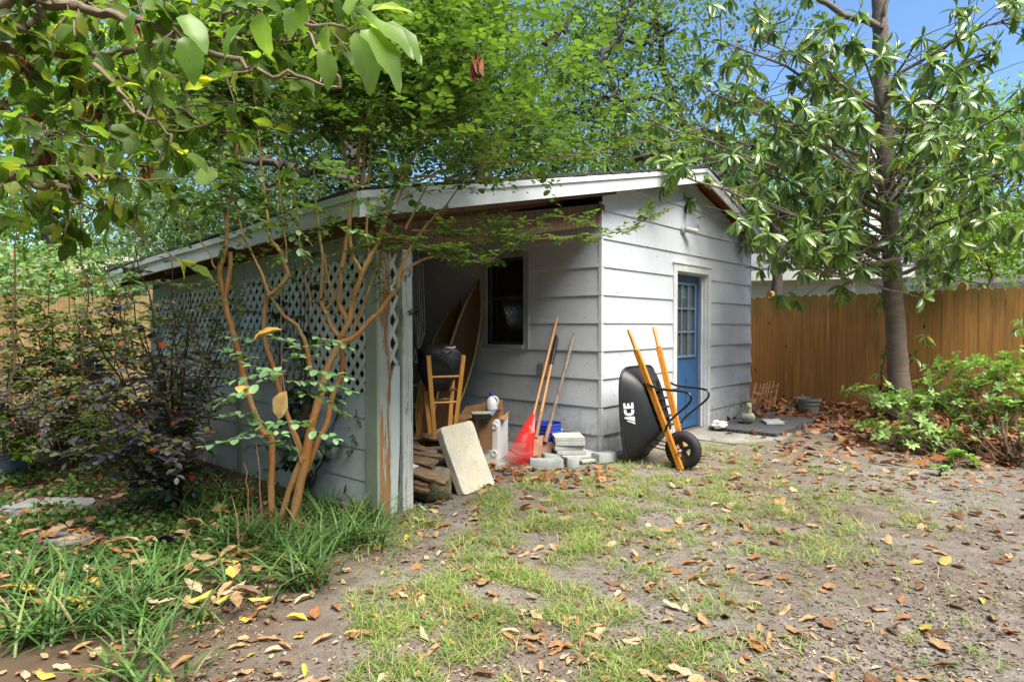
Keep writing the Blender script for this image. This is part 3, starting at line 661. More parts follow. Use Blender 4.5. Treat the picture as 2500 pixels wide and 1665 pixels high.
# fascia and rake boards with a crown strip
def board(a, b, out, h, th, top=0.0, strip=True, mi=0, sag=None):
    mb.box(a-Z*(h+top), b-a, out*th, Z*h, mi)
    if strip: mb.box(a-Z*(top+0.045)+out*th, b-a, out*0.016, Z*0.045, mi)
mb = MB()
a, b = roof_pt(TE, 2.125, OH-0.022), roof_pt(RIDGE, RTOP, OH-0.022)
k = 10
board(a-DR*0.0, b, NR, 0.160, 0.022, 0.003)
c = roof_pt(TR_, tz(TR_), OH-0.022)
board(b, c, NR, 0.150, 0.0221, 0.003)
rk = mb.build('rake_board', M['fascia'], shed)
mb = MB(); n = 12
for i in range(n):
    a = eave(0.002+WE*i/n)+Z*(0.008*math.sin(i*0.9)); b = eave(0.002+WE*(i+1)/n)+Z*(0.008*math.sin((i+1)*0.9))
    h = 0.152
    lo = 0.0
    if i == 4: 
        mb.prism([a-Z*0.148, a-Z*0.003, b-Z*0.003, b-Z*0.140, a.lerp(b,.86)-Z*0.118, a.lerp(b,.66)-Z*0.100, a.lerp(b,.4)-Z*0.112, a.lerp(b,.2)-Z*0.142], -NL, 0.022)   # rotted notch in the lower edge
    else: mb.box(a-Z*(h)-NL*0.022, b-a, NL*0.022, Z*(h-0.003))
    mb.box(a-Z*0.050, b-a, NL*0.015, Z*0.046)
mb.build('eave_board', M['fascia_old'], shed)
mb = MB(); mb.box(REA-Z*0.15-DR*0.022, DL*WE, DR*0.021, Z*0.147); mb.build('eave_board', M['fascia'], shed)
# holes in the rake board
barem = mat('bare_dark_wood_spots', (0.05, 0.04, 0.03), None, 8, 0.9, 0)
for t, dz, sx, sz in ((1.33, -0.075, .055, .012), (1.41, -0.072, .03, .010), (1.22, -0.085, .018, .010), (-0.25, -0.10, .012, .012), (2.75, -0.06, .05, .018), (2.87, -0.075, .035, .010), (3.05, -0.07, .05, .022), (3.18, -0.10, .04, .012), (-1.4, -0.10, 0.03, 0.008), (-1.8, -.09, .014, .014), (3.9, -.09, .012, .012)):
    q = roof_pt(t, tz(t)+dz, OH+0.0008); r = []
    for j in range(9): an = 2*PI*j/9; rr_ = random.uniform(0.5, 1); r.append(q+DR*(math.cos(an)*sx*rr_/1.6)+Z*(math.sin(an)*sz*rr_-math.cos(an)*sx*.1))
    mb = MB(); mb.prism(r, NR, 0.0005); mb.build('paint_loss', barem, rk)
# rafters, plates and beams of the carport
mb = MB()
for i in range(8):
    w_ = 0.12+i*0.60; a = eave(w_)-Z*0.11+DR*0.03; b = ridge(w_)-Z*0.11; b = a.lerp(b, 0.62)
    mb.beam(a, b, 0.04, 0.14)
mb.box(lp(-0.02, 2.402, -0.03), DL*WL, NL*0.075, Z*0.09)
mb.build('rafter', M['beamwood'], shed)
mb = MB()
mb.beam(gp(-2.70, 1.87, -0.03), gp(0.0, 2.40, -0.03), 0.04, 0.20)
mb.build('header_beam', M['beamwood'], shed)

# --- lattice wall. corner post at t=-2.70..-2.60
PC = CN-DR*2.70
def wp(w_, z, off=0.0): return PC+DL*w_+NL*off+Z*z
LW = 3.96
def ztop(w_): return 1.95-0.0535*w_
mb = MB()
n = 12
for i in range(n):
    a = wp(0.02+LW*i/n, ztop(LW*i/n)-0.16, 0.0); b = wp(0.02+LW*(i+1)/n, ztop(LW*(i+1)/n)-0.16, 0.0)
    mb.add([a, b, b+Z*0.16, a+Z*0.16, a-NL*0.04, b-NL*0.04, b-NL*0.04+Z*0.16, a-NL*0.04+Z*0.16], [(0, 3, 2, 1), (4, 5, 6, 7), (0, 1, 5, 4), (3, 7, 6, 2)])
mb.build('carport_beam', M['post_green'], shed)
mb = MB()
z = 0.0; rws = [0.0, 0.22, 0.44, 0.66, 0.835]
for a, b in zip(rws, rws[1:]):
    mb.add([wp(0.1, a+.001, 0.006), wp(LW, a+.001, 0.006), wp(LW, b, 0.0), wp(0.1, b, 0.0), wp(0.1, a+.001, -0.03), wp(LW, a+.001, -0.03), wp(LW, b, -0.03), wp(0.1, b, -0.03)],
           [(0, 3, 2, 1), (4, 5, 6, 7), (0, 1, 5, 4), (3, 7, 6, 2)])
mb.build('knee_wall', M['kneewall'], shed)
# the lattice itself: two crossed layers of slats per panel
def lattice(fn, w0, w1, zlo, zhi, pitch=0.105, sw=0.036, th=0.006):
    mb = MB()
    for lay, sg in ((0, 1), (1, -1)):
        k0 = int(-3/pitch)-2
        for k in range(k0, -k0*3):
            # slat line: z = zlo + sg*ratio*(w-w0) + k*pitch*ratio
            ra = 1.18; c = k*pitch*ra
            pts = []
            for w_ in (w0, w1):
                z = zlo+c+sg*ra*(w_-w0); pts.append((w_, z))
            (wa, za), (wb, zb) = pts; hw = sw/2*math.sqrt(1+ra*ra)
            pl = [(wa, za-hw), (wb, zb-hw), (wb, zb+hw), (wa, za+hw)]
            pl = clip(pl, 0, -1, -zlo); pl = clip(pl, 0.0535 if zhi is None else 0, 1, 1.79 if zhi is None else zhi) if pl else pl
            if len(pl) < 3: continue
            o = 0.005+lay*(th+0.0005)
            mb.prism([fn(w_, z, o) for w_, z in pl][::-1], fn(0, 0, 1)-fn(0, 0, 0), th)
    return mb
mb = lattice(wp, 0.13, 1.95, 0.835, None)
mb.build('lattice_panel', M['lattice'], shed)
mb = lattice(wp, 2.03, LW-0.05, 0.78, None); mb.build('lattice_panel', M['lattice'], shed)
# boards nailed behind the lower half of the far panel
mb = MB(); mb.box(wp(1.05, 0.84, -0.035), DL*(LW-1.1), NL*0.02, Z*0.45); mb.build('backing_board', M['kneewall'], shed)
# posts
mb = MB(); mb.box(wp(1.945, 0, -0.085), DL*0.09, NL*0.105, Z*(ztop(2)-0.16), 0, 0.003); mb.build('post', M['post_green'], shed)
mb = MB(); mb.box(wp(LW-0.05, 0, -0.085), DL*0.09, NL*0.105, Z*(ztop(LW)-0.16), 0, 0.003); mb.build('post', M['kneewall'], shed)
cp = MB()
cp.box(PC+DL*0.004, DR*0.098, DL*0.10, Z*1.80, 0, 0.003); cp.build('corner_post', M['post_chip'], shed)
mb = MB(); mb.box(wp(-0.002, 0, 0.0015), DL*0.128, NL*0.022, Z*1.80, 0, 0.002); mb.build('corner_trim', M['post_green'], shed)
mb = MB(); fp = CN-DR*2.503; mb.box(fp, DR*0.092, DL*0.092, Z*1.83, 0, 0.003); mb.build('front_post', M['post_white'], shed)
# painted hook shaped marks high on the front post: 1 5
fpn = fp+NR*0.0012
mb = MB()
def stroke(pts, r=0.004):
    for a, b in zip(pts, pts[1:]):
        d = (b-a); s = d.normalized().cross(NR)*r; mb.prism([a-s, b-s, b+s, a+s], NR, 0.0012)
q = lambda x, z: fpn+DR*x+Z*z
stroke([q(.018, 1.600), q(.026, 1.650)]); stroke([q(.038, 1.690), q(.060, 1.694)]); stroke([q(.060, 1.694), q(.068, 1.67), q(.062, 1.645), q(.045, 1.640)])
mb.build('post_marking', M['black'], shed)
# narrow lattice and a loose grey board between the two posts
def fpos(t, z, off=0.0): return CN+DR*t+NR*off+Z*z
mb = MB()
for lay, sg in ((0, 1), (1, -1)):
    for k in range(-3, 14):
        zc = 0.78+k*0.16; pl = [(-2.60, zc-0.09*sg-0.03), (-2.503, zc+0.09*sg-0.03), (-2.503, zc+0.09*sg+0.03), (-2.60, zc-0.09*sg+0.03)]
        pl = clip(clip(pl, 0, -1, -0.72), 0, 1, 1.8)
        if len(pl) >= 3: mb.prism([fpos(t, z, -0.05-lay*0.0065) for t, z in pl], NR, 0.006)
mb.build('lattice_panel', M['lattice'], shed)
mb = MB(); mb.prism([fpos(-2.598, 0.0, -0.03), fpos(-2.545, 0.0, -0.03), fpos(-2.52, 0.45, -0.03), fpos(-2.515, 1.02, -0.03), fpos(-2.56, 1.02, -0.03), fpos(-2.598, 0.9, -0.03)], NR, 0.015); mb.build('loose_board', M['kneewall'], shed)
# back of the carport and floor
mb = MB(); bw = CN+DL*(LW-0.06); mb.prism([bw-DR*2.62, bw-DR*0.02, bw-DR*0.02+Z*2.48, bw-DR*2.62+Z*1.86], DL, 0.04); mb.build('back_wall', mat('shade_darkened_board', (.09, .085, .07), (.06, .055, .045), 4, .85, .3), shed)  # wall colour set dark to deepen the shade inside the bay
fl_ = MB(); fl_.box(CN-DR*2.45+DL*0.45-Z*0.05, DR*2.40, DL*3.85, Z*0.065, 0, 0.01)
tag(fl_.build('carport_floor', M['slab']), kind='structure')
sb = MB(); a = G(1655, 1075); b = G(1800, 1112); cc = G(1890, 1085); d = gp(2.62, 0, 0.05)
sb.prism([gp(1.45, -0.04, 0.03), gp(1.45, -0.04, 0.75), gp(2.0, -0.04, 1.10), gp(2.55, -0.04, 1.05), gp(2.70, -0.04, 0.6), gp(2.68, -0.04, 0.03)], Z, 0.056)
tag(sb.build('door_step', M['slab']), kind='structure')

# ================================================================== FENCES
def fence(p0, p1, h, facing, m, label, posts, dog=True, wd=0.140, zb=0.0):
    p0 = Vector((*p0, 0)); p1 = Vector((*p1, 0)); d = (p1-p0); L_ = d.length; d.normalize()
    nrm = Vector((d.y, -d.x, 0)); nrm = nrm if nrm.dot(Vector(facing)) > 0 else -nrm
    t = thing('wooden_fence', label, 'fence', p0)
    mb = MB(); n = int(L_/wd)
    for i in range(n):
        a = p0+d*(i*wd+0.002)+Z*(zb+random.uniform(-.004, .004)); hh = h-zb+random.uniform(-0.005, 0.005); o = random.uniform(0, 0.006); w_ = wd-0.0045
        tilt = random.uniform(-.003, .003)
        pl = [a, a+d*w_, a+d*(w_+tilt)+Z*(hh-.02), a+d*(w_-.02+tilt)+Z*hh, a+d*(.02+tilt)+Z*hh, a+d*tilt+Z*(hh-.02)]
        mb.prism([q+nrm*o for q in pl], nrm, 0.016)
    mb.build('picket_panel', m, t)
    for z in (0.3, 0.95, 1.55):
        mb = MB(); mb.box(p0+Z*z-nrm*0.045, d*L_, nrm*0.044, Z*0.085); mb.build('rail', m, t)
    for s in posts:
        mb = MB(); a = p0+d*s-nrm*0.14
        mb.box(a, d*0.10, nrm*0.09, Z*(h+0.06)); mb.prism([a+Z*(h+.06), a+d*.10+Z*(h+.06), a+d*.07+Z*(h+.10), a+d*.03+Z*(h+.10)], nrm, 0.09); mb.build('post', m, t)
    return t
FD = Vector((0.609, -0.793, 0)).normalized()
FA = Vector((4.13, 10.9, 0))-FD*1.5
def fence_s(px):   # distance along the right fence seen at image column px
    r = (px-1250)/F
    return (r*FA.y-FA.x)/(FD.x-r*FD.y)
fence(FA[:2], (FA+FD*11.5)[:2], 1.78, (-1, -1, 0), M['fence'], 'tall orange-brown stained picket fence behind the magnolia trunk and azaleas', [fence_s(1873)-.05, fence_s(2344)-.05, fence_s(2344)+2.4, fence_s(2344)+4.8])
fence((-11.5, 9.1), (-3.3, 9.7), 1.74, (0, -1, 0), M['fence2'], 'yellowish weathered picket fence behind the dark-leaved shrubs, left of the shed', [1.2, 3.6, 6.0], wd=0.135)

# ================================================================== WHEELBARROW
WB_ = Vector((1.536, 5.75, 0.0))
wb = thing('wheelbarrow', 'black tray wheelbarrow with orange handles stood on its nose against the shed', 'wheelbarrow', WB_)
def wl(v, c, z): return WB_+DR*v+DL*c+Z*z         # v across, c towards the wall, z up
T1 = Vector((1.12, 6.11, 1.262)); T2 = T1+DR*0.50+Z*0.02
hb1 = WB_+Z*0.0; hb2 = WB_+DR*0.125+Z*0.0
def hnd(a, b):
    mb = MB(); d = (b-a); k = 0.845; c = a.lerp(b, k)
    mb.beam(a-d.normalized()*0.01, c, 0.036, 0.052, NR, c=0.004)
    mb.tube([c-d*0.004, c, a.lerp(b, k+0.012), a.lerp(b, 0.93), b-d*0.01, b], [0.024, 0.022, 0.0185, 0.0175, 0.0185, 0.014], 14)
    return mb
hnd(hb1, T1).build('handle', M['orange'], wb); hnd(hb2, T2).build('handle', M['orange'], wb)
def h1(z): return hb1.lerp(T1, z/T1.z)
def h2(z): return hb2.lerp(T2, z/T2.z)
# tray as lofted rings
def ring(vc0, vc1, hw0, hw1, z0, z1, c0, c1, r, n=48, bulge=0.0):
    out = []
    for k in range(n):
        a = 2*PI*k/n; ca, sa = math.cos(a), math.sin(a); e = r
        x = (abs(ca)**e)*(1 if ca > 0 else -1); y = (abs(sa)**e)*(1 if sa > 0 else -1); t = (y+1)/2
        zc = z0+(z1-z0)*t; vc = vc0+(vc1-vc0)*t; hw = hw0+(hw1-hw0)*t; hw *= 1+bulge*(1-y*y)
        out.append(wl(vc+x*hw, c0+(c1-c0)*t, zc))
    return out
RIM = ring(0.085, 0.20, 0.245, 0.33, 0.015, 0.895, 0.485, 0.56, 0.32, bulge=0.14)
FLO = ring(0.10, 0.17, 0.135, 0.175, 0.305, 0.775, 0.20, 0.40, 0.32)
rows = []
for i in range(11):
    t = i/10; s_ = t**0.85; rows.append([f.lerp(r, s_)+DL*(-0.012*math.sin(PI*t)) for f, r in zip(FLO, RIM)])
mb = MB()
def loop_sheet(rows, flip=False):
    n = len(rows[0]); vs = [p for r in rows for p in r]; fs = []
    for i in range(len(rows)-1):
        for k in range(n):
            f = (i*n+k, i*n+(k+1) % n, (i+1)*n+(k+1) % n, (i+1)*n+k); fs.append(f[::-1] if flip else f)
    return vs, fs
vs_, fs_ = loop_sheet(rows); mb.add(vs_, fs_, 0, True); mb.add(rows[0], [tuple(range(48))[::-1]], 0, True)
inn = [[p+DL*0.006+(sum(r, Vector())/len(r)-p).normalized()*0.006 for p in r] for r in rows]
vs_, fs_ = loop_sheet(inn, True); mb.add(vs_, fs_, 0, True); mb.add(inn[0], [tuple(range(48))], 0, True)
mb.build('tray', M['blackplastic'], wb, auto=50)
mb = MB(); mb.tube([*RIM, RIM[0], RIM[1]], 0.0125, 10, cap=False); mb.build('tray_rim', M['blackplastic'], wb)
# ribs under the tray floor between the handles
mb = MB()
for z in (0.36, 0.44, 0.52, 0.60, 0.68): mb.beam(h1(z)+DL*0.045-DR*0.015, h2(z)+DL*0.045+DR*0.01, 0.012, 0.05, NR)
for v in (0.02, 0.17): mb.beam(h1(0.32)+DL*0.05+DR*v*.4, h1(0.76)+DL*0.05+DR*v*1.5, 0.012, 0.05, NR)
mb.build('tray_rib', M['blackplastic'], wb)
# legs and cross brace
def smooth(pts, it=2):
    for _ in range(it):
        o = [pts[0]]
        for a, b in zip(pts, pts[1:]): o += [a.lerp(b, .22), a.lerp(b, .78)]
        o.append(pts[-1]); pts = o
    return pts
for hf, s in ((h1, -1), (h2, 1)):
    e = DR*(0.022*s)
    pts = [hf(0.76)+e, hf(0.73)-DL*0.04+e, hf(0.71)-DL*0.10+e, hf(0.705)-DL*(0.60)*0.55+e, hf(0.69)-DL*0.40+e, hf(0.62)-DL*0.385+e, hf(0.44)-DL*0.10+e, hf(0.37)-DL*0.03+e, hf(0.33)+e]
    mb = MB(); mb.tube(smooth(smooth(pts, 1), 1), 0.0105, 10); mb.build('leg', M['blacksteel'], wb)
mb = MB(); mb.tube(smooth([h1(0.705)-DL*0.12, h1(0.70)-DL*0.16+DR*.10, h2(0.70)-DL*0.16-DR*.10, h2(0.705)-DL*0.12]), 0.007, 8)
mb.build('leg_brace', M['blacksteel'], wb)
for z in (0.74, 0.36):
    for hf in (h1, h2): mb = MB(); mb.lathe(hf(z)-DL*0.028, [(0.0, 0.0), (0.009, 0.0), (0.009, 0.008), (0.0, 0.010)], 8, -DL); mb.build('bolt', M['grey'], wb)
# tray support rods
mb = MB()
for z, c in ((0.16, 0.36), (0.23, 0.30)): mb.tube([wl(0.0, 0.06, z-.02), wl(0.03, c, z)], 0.006, 8)
for z, c in ((0.16, 0.36),): mb.tube([wl(0.14, 0.06, z-.02), wl(0.18, c, z)], 0.006, 8)
mb.build('support_rod', M['blacksteel'], wb)
# wheel
WC = Vector((1.549+DR.x*0.03, 5.77+DR.y*0.03, 0.178)); WC = P(1668, 1098, 5.80)
wheel = thing('wheel', None, None, (0, 0, 0)); wheel.parent = wb
R0, rt = 0.174, 0.050
mb = MB(); n = 56; m = 18; vs_ = []; fs_ = []
zz = Z; xx = DL
for i in range(n):
    a = 2*PI*i/n; rd = xx*math.cos(a)+zz*math.sin(a)
    for k in range(m):
        b = 2*PI*k/m; r = R0-rt+rt*math.cos(b); o = rt*0.92*math.sin(b)
        if abs(b) < 1.0 or b > 2*PI-1.0: r += 0.004*(1 if (i+k) % 2 else -0.6)
        vs_.append(WC+rd*r+DR*o)
for i in range(n):
    for k in range(m): fs_.append((i*m+k, ((i+1) % n)*m+k, ((i+1) % n)*m+(k+1) % m, i*m+(k+1) % m))
mb.add(vs_, fs_, 0, True); mb.build('tyre', M['rubber'], wheel, auto=70)
mb = MB()
mb.lathe(WC-DR*0.03, [(0.084, 0), (0.092, -0.002), (0.092, 0.062), (0.084, 0.06), (0.078, 0.045), (0.078, 0.015), (0.084, 0)], 32, DR, cap0=False, cap1=False)
for k in range(4):
    a = PI/4+k*PI/2+0.3; rd = xx*math.cos(a)+zz*math.sin(a); mb.beam(WC+rd*0.02, WC+rd*0.085, 0.022, 0.034, DR, w1=0.040, h1=0.03)
mb.lathe(WC-DR*0.05, [(0.012, 0), (0.024, 0.004), (0.028, 0.02), (0.03, 0.05), (0.028, 0.08), (0.024, 0.096), (0.012, 0.1)], 20, DR)
mb.build('rim', M['blacksteel'], wheel)
mb = MB(); mb.lathe(WC-DR*0.095, [(0.008, 0), (0.008, 0.19)], 12, DR); mb.lathe(WC-DR*0.078, [(0.014, 0), (0.014, 0.022)], 6, DR); mb.build('axle', M['grey'], wheel)
# lettering A C E up the near side of the tray
def bilin(s, t):   # point on near side wall; s from floor(0) to rim(1), t along z
    k0 = 24         # ring index of angle pi (near side)
    i = s*10; a = int(min(i, 9.999)); fr = i-a
    kk = k0-(t*10); ka = int(math.floor(kk)); kf = kk-ka
    def g(r, k): return rows[r][k % 48]
    p = g(a, ka).lerp(g(a, ka+1), kf); q = g(a+1, ka).lerp(g(a+1, ka+1), kf); return p.lerp(q, fr)
ctr = P(1533, 1001, 5.94)
# local frame of the side wall near that spot
best = min(((i, k) for i in range(1, 10) for k in range(14, 34)), key=lambda ik: ((lambda p: ((p.x/p.y-ctr.x/ctr.y)**2+((p.z-CH)/p.y-(ctr.z-CH)/ctr.y)**2))(rows[ik[0]][ik[1]])))
i0, k0 = best; pc = rows[i0][k0]
ea = (rows[i0][k0-1]-rows[i0][k0+1]).normalized()
if ea.z < 0: ea = -ea
eb = (rows[i0+1][k0]-rows[i0-1][k0]).normalized(); en = ea.cross(eb).normalized()
if en.y > 0: en = -en
eb = en.cross(ea).normalized()
if eb.dot(DL) < 0: eb = -eb      # eb: towards the rim (left in view); letters' up direction
pc = rows[i0][k0]
bpy.context.view_layer.update()
letters = [
 ('A', [[(-0.06, 0.0), (0.16, 0.62), (0.30, 1.0), (0.45, 1.0), (0.45, 0.0)], [(-0.34, 0.0), (-0.14, 0.0), (0.10, 0.68), (0.05, 0.84)]]),
 ('C', [[(1.16, 0.28), (1.16, 0.0), (0.86, 0.0), (0.66, 0.10), (0.55, 0.32), (0.53, 0.50), (0.55, 0.68), (0.66, 0.90), (0.86, 1.0), (1.16, 1.0), (1.16, 0.74), (0.92, 0.74), (0.82, 0.66), (0.80, 0.50), (0.82, 0.34), (0.92, 0.26)]]),
 ('E', [[(1.26, 0.0), (1.26, 1.0), (1.82, 1.0), (1.82, 0.78), (1.52, 0.78), (1.52, 0.61), (1.78, 0.61), (1.78, 0.40), (1.52, 0.40), (1.52, 0.22), (1.82, 0.22), (1.82, 0.0)]])]
sc_ = 0.094
from mathutils.bvhtree import BVHTree
allv = [p for r in rows for p in r]; bv = BVHTree.FromPolygons(allv, loop_sheet(rows)[1])
mb = MB()
for nm, polys in letters:
    for pl in polys:
        bm = bmesh.new(); vv = []
        for x, y in pl: vv.append(bm.verts.new((x, y, 0)))
        f = bm.faces.new(vv); bmesh.ops.triangulate(bm, faces=[f]); 
        for _ in range(3): bmesh.ops.subdivide_edges(bm, edges=list(bm.edges), cuts=1, use_grid_fill=True)
        bmesh.ops.triangulate(bm, faces=list(bm.faces))
        bm.verts.index_update(); out = []
        for v in bm.verts:
            q = pc+ea*((v.co.x-0.80)*sc_)+eb*((v.co.y-0.5)*sc_)
            hit = bv.ray_cast(q+en*0.15, -en)
            q2 = hit[0] if hit[0] is not None else q
            out.append(q2+en*0.0035)
        mb.add(out, [[v.index for v in f.verts] for f in bm.faces]); bm.free()
mb.build('lettering', plastic('white_print', (0.75, 0.76, 0.76), 0.5), wb)

# ================================================================== THINGS IN AND AROUND THE CARPORT
# leaning concrete slab
BR = Vector((-0.136, 5.15, 0)); BL = Vector((-0.369, 4.81, 0)); TL_ = Vector((-0.567, 4.945, 0.505)); TRr = Vector((-0.334, 5.286, 0.515))
bm = MB(); nb = (BR-BL).cross(TL_-BL).normalized(); nb = nb if nb.y < 0 else -nb
mbx = MB(); bmm = bmesh.new()
NI = 14; NJ = 18
def slabp(i, j, o):
    u = i/NI; v = j/NJ; p = BL.lerp(BR, u).lerp(TL_.lerp(TRr, u), v)
    e = (-nb)*0.058*o
    if j == 0 and NI-4 <= i <= NI-2: p += (TL_-BL).normalized()*0.025        # broken lower corner
    ed = 0.004*noise.noise(p*30+Vector((o*7, 0, 0)))
    cor = 0.012*((u < .01 or u > .99) and (v < .01 or v > .99))
    cc_ = (BL+BR+TL_+TRr)/4
    return p+e+(cc_-p).normalized()*(cor+(0.005 if (i in (0, NI) or j in (0, NJ)) else 0)*(o != .5))+nb*(0.003*noise.noise(p*9))+rv(0.0009)+nb*ed*0.3
f_ = [[slabp(i, j, 0) for i in range(NI+1)] for j in range(NJ+1)]; k_ = [[slabp(i, j, 1) for i in range(NI+1)] for j in range(NJ+1)]
mb = MB(); mb.sheet(f_); mb.sheet([r[::-1] for r in k_])
ringi = [(i, 0) for i in range(NI)]+[(NI, j) for j in range(NJ)]+[(i, NJ) for i in range(NI, 0, -1)]+[(0, j) for j in range(NJ, 0, -1)]
R1 = [f_[j][i] for i, j in ringi]; R2 = [k_[j][i] for i, j in ringi]; R1.append(R1[0]); R2.append(R2[0])
mid = [a.lerp(b, .5)+rv(0.002) for a, b in zip(R1, R2)]; mid[-1] = mid[0]
mb.sheet([R2, mid, R1])
solo('concrete_slab', mb, M['concrete'], 'pale rectangular concrete slab leaning back against the wood pile', 'slab', (BL+BR)/2)

# blue bucket
bc = Vector((0.358, 6.39, 0.0))
bk = thing('bucket', 'blue plastic bucket with a wire bail standing behind the shovels', 'bucket', bc)
mb = MB(); mb.lathe(bc, [(0.118, 0.0), (0.120, 0.002), (0.130, 0.20), (0.132, 0.232), (0.140, 0.234), (0.140, 0.247), (0.133, 0.249), (0.134, 0.272), (0.143, 0.273), (0.143, 0.283), (0.135, 0.284), (0.137, 0.305), (0.145, 0.306), (0.145, 0.318), (0.138, 0.322), (0.134, 0.318), (0.128, 0.20), (0.112, 0.012)], 40, Z, sx=1.0)
mb.build('tub', M['blue'], bk)
mb = MB(); pts = []
vw = Vector((-0.06, -1, 0)).normalized(); rt_ = Vector((1, -.06, 0))
for i in range(17):
    a = PI*i/16; pts.append(bc+rt_*(math.cos(a)*0.146)+vw*(math.sin(a)*0.150)+Z*(0.245-0.105*math.sin(a)))
mb.tube(pts, 0.0022, 6); mb.lathe(bc+rt_*0.140+Z*0.245, [(0.014, 0), (0.014, 0.01), (0.0, 0.014)], 12, rt_); mb.lathe(bc-rt_*0.140+Z*0.245, [(0.014, 0), (0.014, 0.01), (0.0, 0.014)], 12, -rt_)
mb.build('bail', M['grey'], bk)
mb = MB(); vd = Vector((0.05, -1, 0)).normalized()     # dark blue maze-like print on the bucket
for (u0, u1, z0, z1) in ((-.045, .06, .142, .150), (-.045, -.036, .10, .15), (.05, .06, .08, .15), (-.02, .03, .118, .126), (-.02, -.01, .07, .126), (.0, .05, .09, .097), (-.04, .02, .06, .067), (.03, .07, .062, .069)):
    rws = []
    for z in (z0, z1):
        row = []
        for i in range(5):
            a = (u0+(u1-u0)*i/4)/0.127; r = 0.1205+0.01*z/0.2+0.0014; row.append(bc+(vd*math.cos(a)+Vector((1, .05, 0))*math.sin(a))*r+Z*z)
        rws.append(row)
    mb.sheet(rws)
mb.build('printed_pattern', plastic('light_blue_print', (0.10, 0.18, 0.55), 0.5), bk)

# red leaf rake
top = Vector((0.472, 6.60, 1.385)); foot = P(1272, 1137, 5.83)
def on(a, b, z): return a.lerp(b, (z-a.z)/(b.z-a.z))
rk_ = thing('leaf_rake', 'red plastic fan leaf rake with a wooden handle leaning on the shed wall', 'rake', (foot.x, foot.y, 0))
apex = on(foot, top, 0.47)
mb = MB(); mb.tube([apex-(top-foot)*0.02, apex, top-(top-foot)*.02, top], [0.013, 0.0135, 0.0125, 0.010], 12); mb.build('handle', M['handlewood'], rk_)
bR = P(1299, 1127, 5.86); bLft = P(1228, 1117, 5.95); bM = P(1262, 1140, 5.82)
def fan(u, v):   # u 0..1 left to right, v 0 apex .. 1 tips
    e = bLft*(1-u)**2+bM*2*u*(1-u)*1.0+bR*u*u; e = e+(bM-(bLft+bM*2+bR)/4)*(4*u*(1-u))*0.8
    ap = apex+(bR-bLft).normalized()*(0.02*(u-.5))
    p = ap.lerp(e, v); p += Vector((0.1, -1, 0.2)).normalized()*(0.035*math.sin(PI*min(v, 1)*.9)*(1 if v < 1 else 0)+(-0.03 if v > .97 else 0))
    return p
mb = MB(); mb.sheet([[fan(i/16, v) for i in range(17)] for v in (0.0, .1, .2, .3, .42)]); mb.sheet([[fan(i/16, v)+Vector((0, .004, 0)) for i in range(16, -1, -1)] for v in (0.0, .1, .2, .3, .42)])
mb.beam(fan(1, 0), fan(1, 1), 0.008, 0.016, NR); mb.beam(fan(0, 0), fan(0, .6), 0.006, 0.012, NR)
mb.tube([fan(i/16, .42) for i in range(17)], 0.006, 6); mb.build('fan_head', M['red'], rk_)
mb = MB()
for i in range(24):
    u = (i+0.5)/24; pts = [fan(u, v) for v in (.40, .54, .66, .78, .9, .97, 1.0)]; mb.tube(pts, [.0030, .0028, .0027, .0026, .0025, .0024, .002], 5)
mb.tube([fan(i/16, .80)+Vector((0, -.004, 0)) for i in range(17)], 0.005, 6)
mb.build('tines', M['red'], rk_); 
mb = MB()
for i, u in enumerate((.40, .48, .56, .64)): 
    a = fan(u, .30+.02*i)+Vector((0, -.006, 0)); mb.tube([a, a+Vector((0.012, 0, 0.02)), a+Vector((0.02, 0, .008)), a+Vector((.008, 0, -.006))], 0.003, 5)
mb.build('moulded_lettering', plastic('white_smudge', (0.6, 0.4, 0.38), .6), rk_)

# two shovels
sf = P(1320, 1118, 6.10); st = Vector((0.640, 6.46, 1.235))
s1 = thing('round_shovel', 'rusty pointed shovel with a grey weathered handle leaning in front of the blue bucket', 'shovel', (sf.x, sf.y, 0))
a = on(sf, st, 0.32)
mb = MB(); mb.tube([a-(st-sf)*.03, a.lerp(st, .5), st-(st-sf)*.01, st], [0.0175, 0.0165, 0.016, 0.012], 12, jit=0.06); mb.build('handle', M['greywood'], s1)
b = on(sf, st, 0.17); d = (st-sf).normalized(); sd = d.cross(Vector((0, -1, 0))).normalized(); nn = sd.cross(d)
mb = MB(); mb.tube([a+d*0.02, a-d*0.02, b], [0.019, 0.02, 0.024], 14)
rws = []
for v, hw, dep in ((0, .022, .018), (.12, .075, .012), (.3, .085, .016), (.55, .082, .018), (.8, .055, .012), (1.0, .012, .0)):
    c = b-d*(0.20*v-0.02); rws.append([c+sd*(hw*x)-nn*(dep*(1-x*x)) for x in (-1, -.6, -.2, .2, .6, 1)])
mb.sheet(rws); mb.sheet([[p+nn*.002 for p in r[::-1]] for r in rws]); mb.build('blade', M['rust'], s1)
s2f = P(1297, 1121, 5.97); s2t = Vector((0.452, 6.615, 1.10))
s2 = thing('flat_shovel', 'rusty square shovel, black sleeve on its wooden handle, right behind the red rake', 'shovel', (s2f.x, s2f.y, 0))
a = on(s2f, s2t, 0.43)
mb = MB(); mb.tube([a, a.lerp(s2t, .5), s2t], [0.017, 0.0155, 0.015], 12); mb.build('handle', M['handlewood'], s2)
mb = MB(); c = on(s2f, s2t, 0.90); e = s2t+(s2t-s2f).normalized()*0.16; mb.tube([c, c.lerp(e, .5), e, e+(e-c)*.02], [0.021, 0.022, 0.021, 0.012], 12); mb.build('grip_sleeve', M['black'], s2)
mb = MB(); b = on(s2f, s2t, 0.22); mb.tube([a+(a-b)*.1, b], [0.018, 0.02], 12)
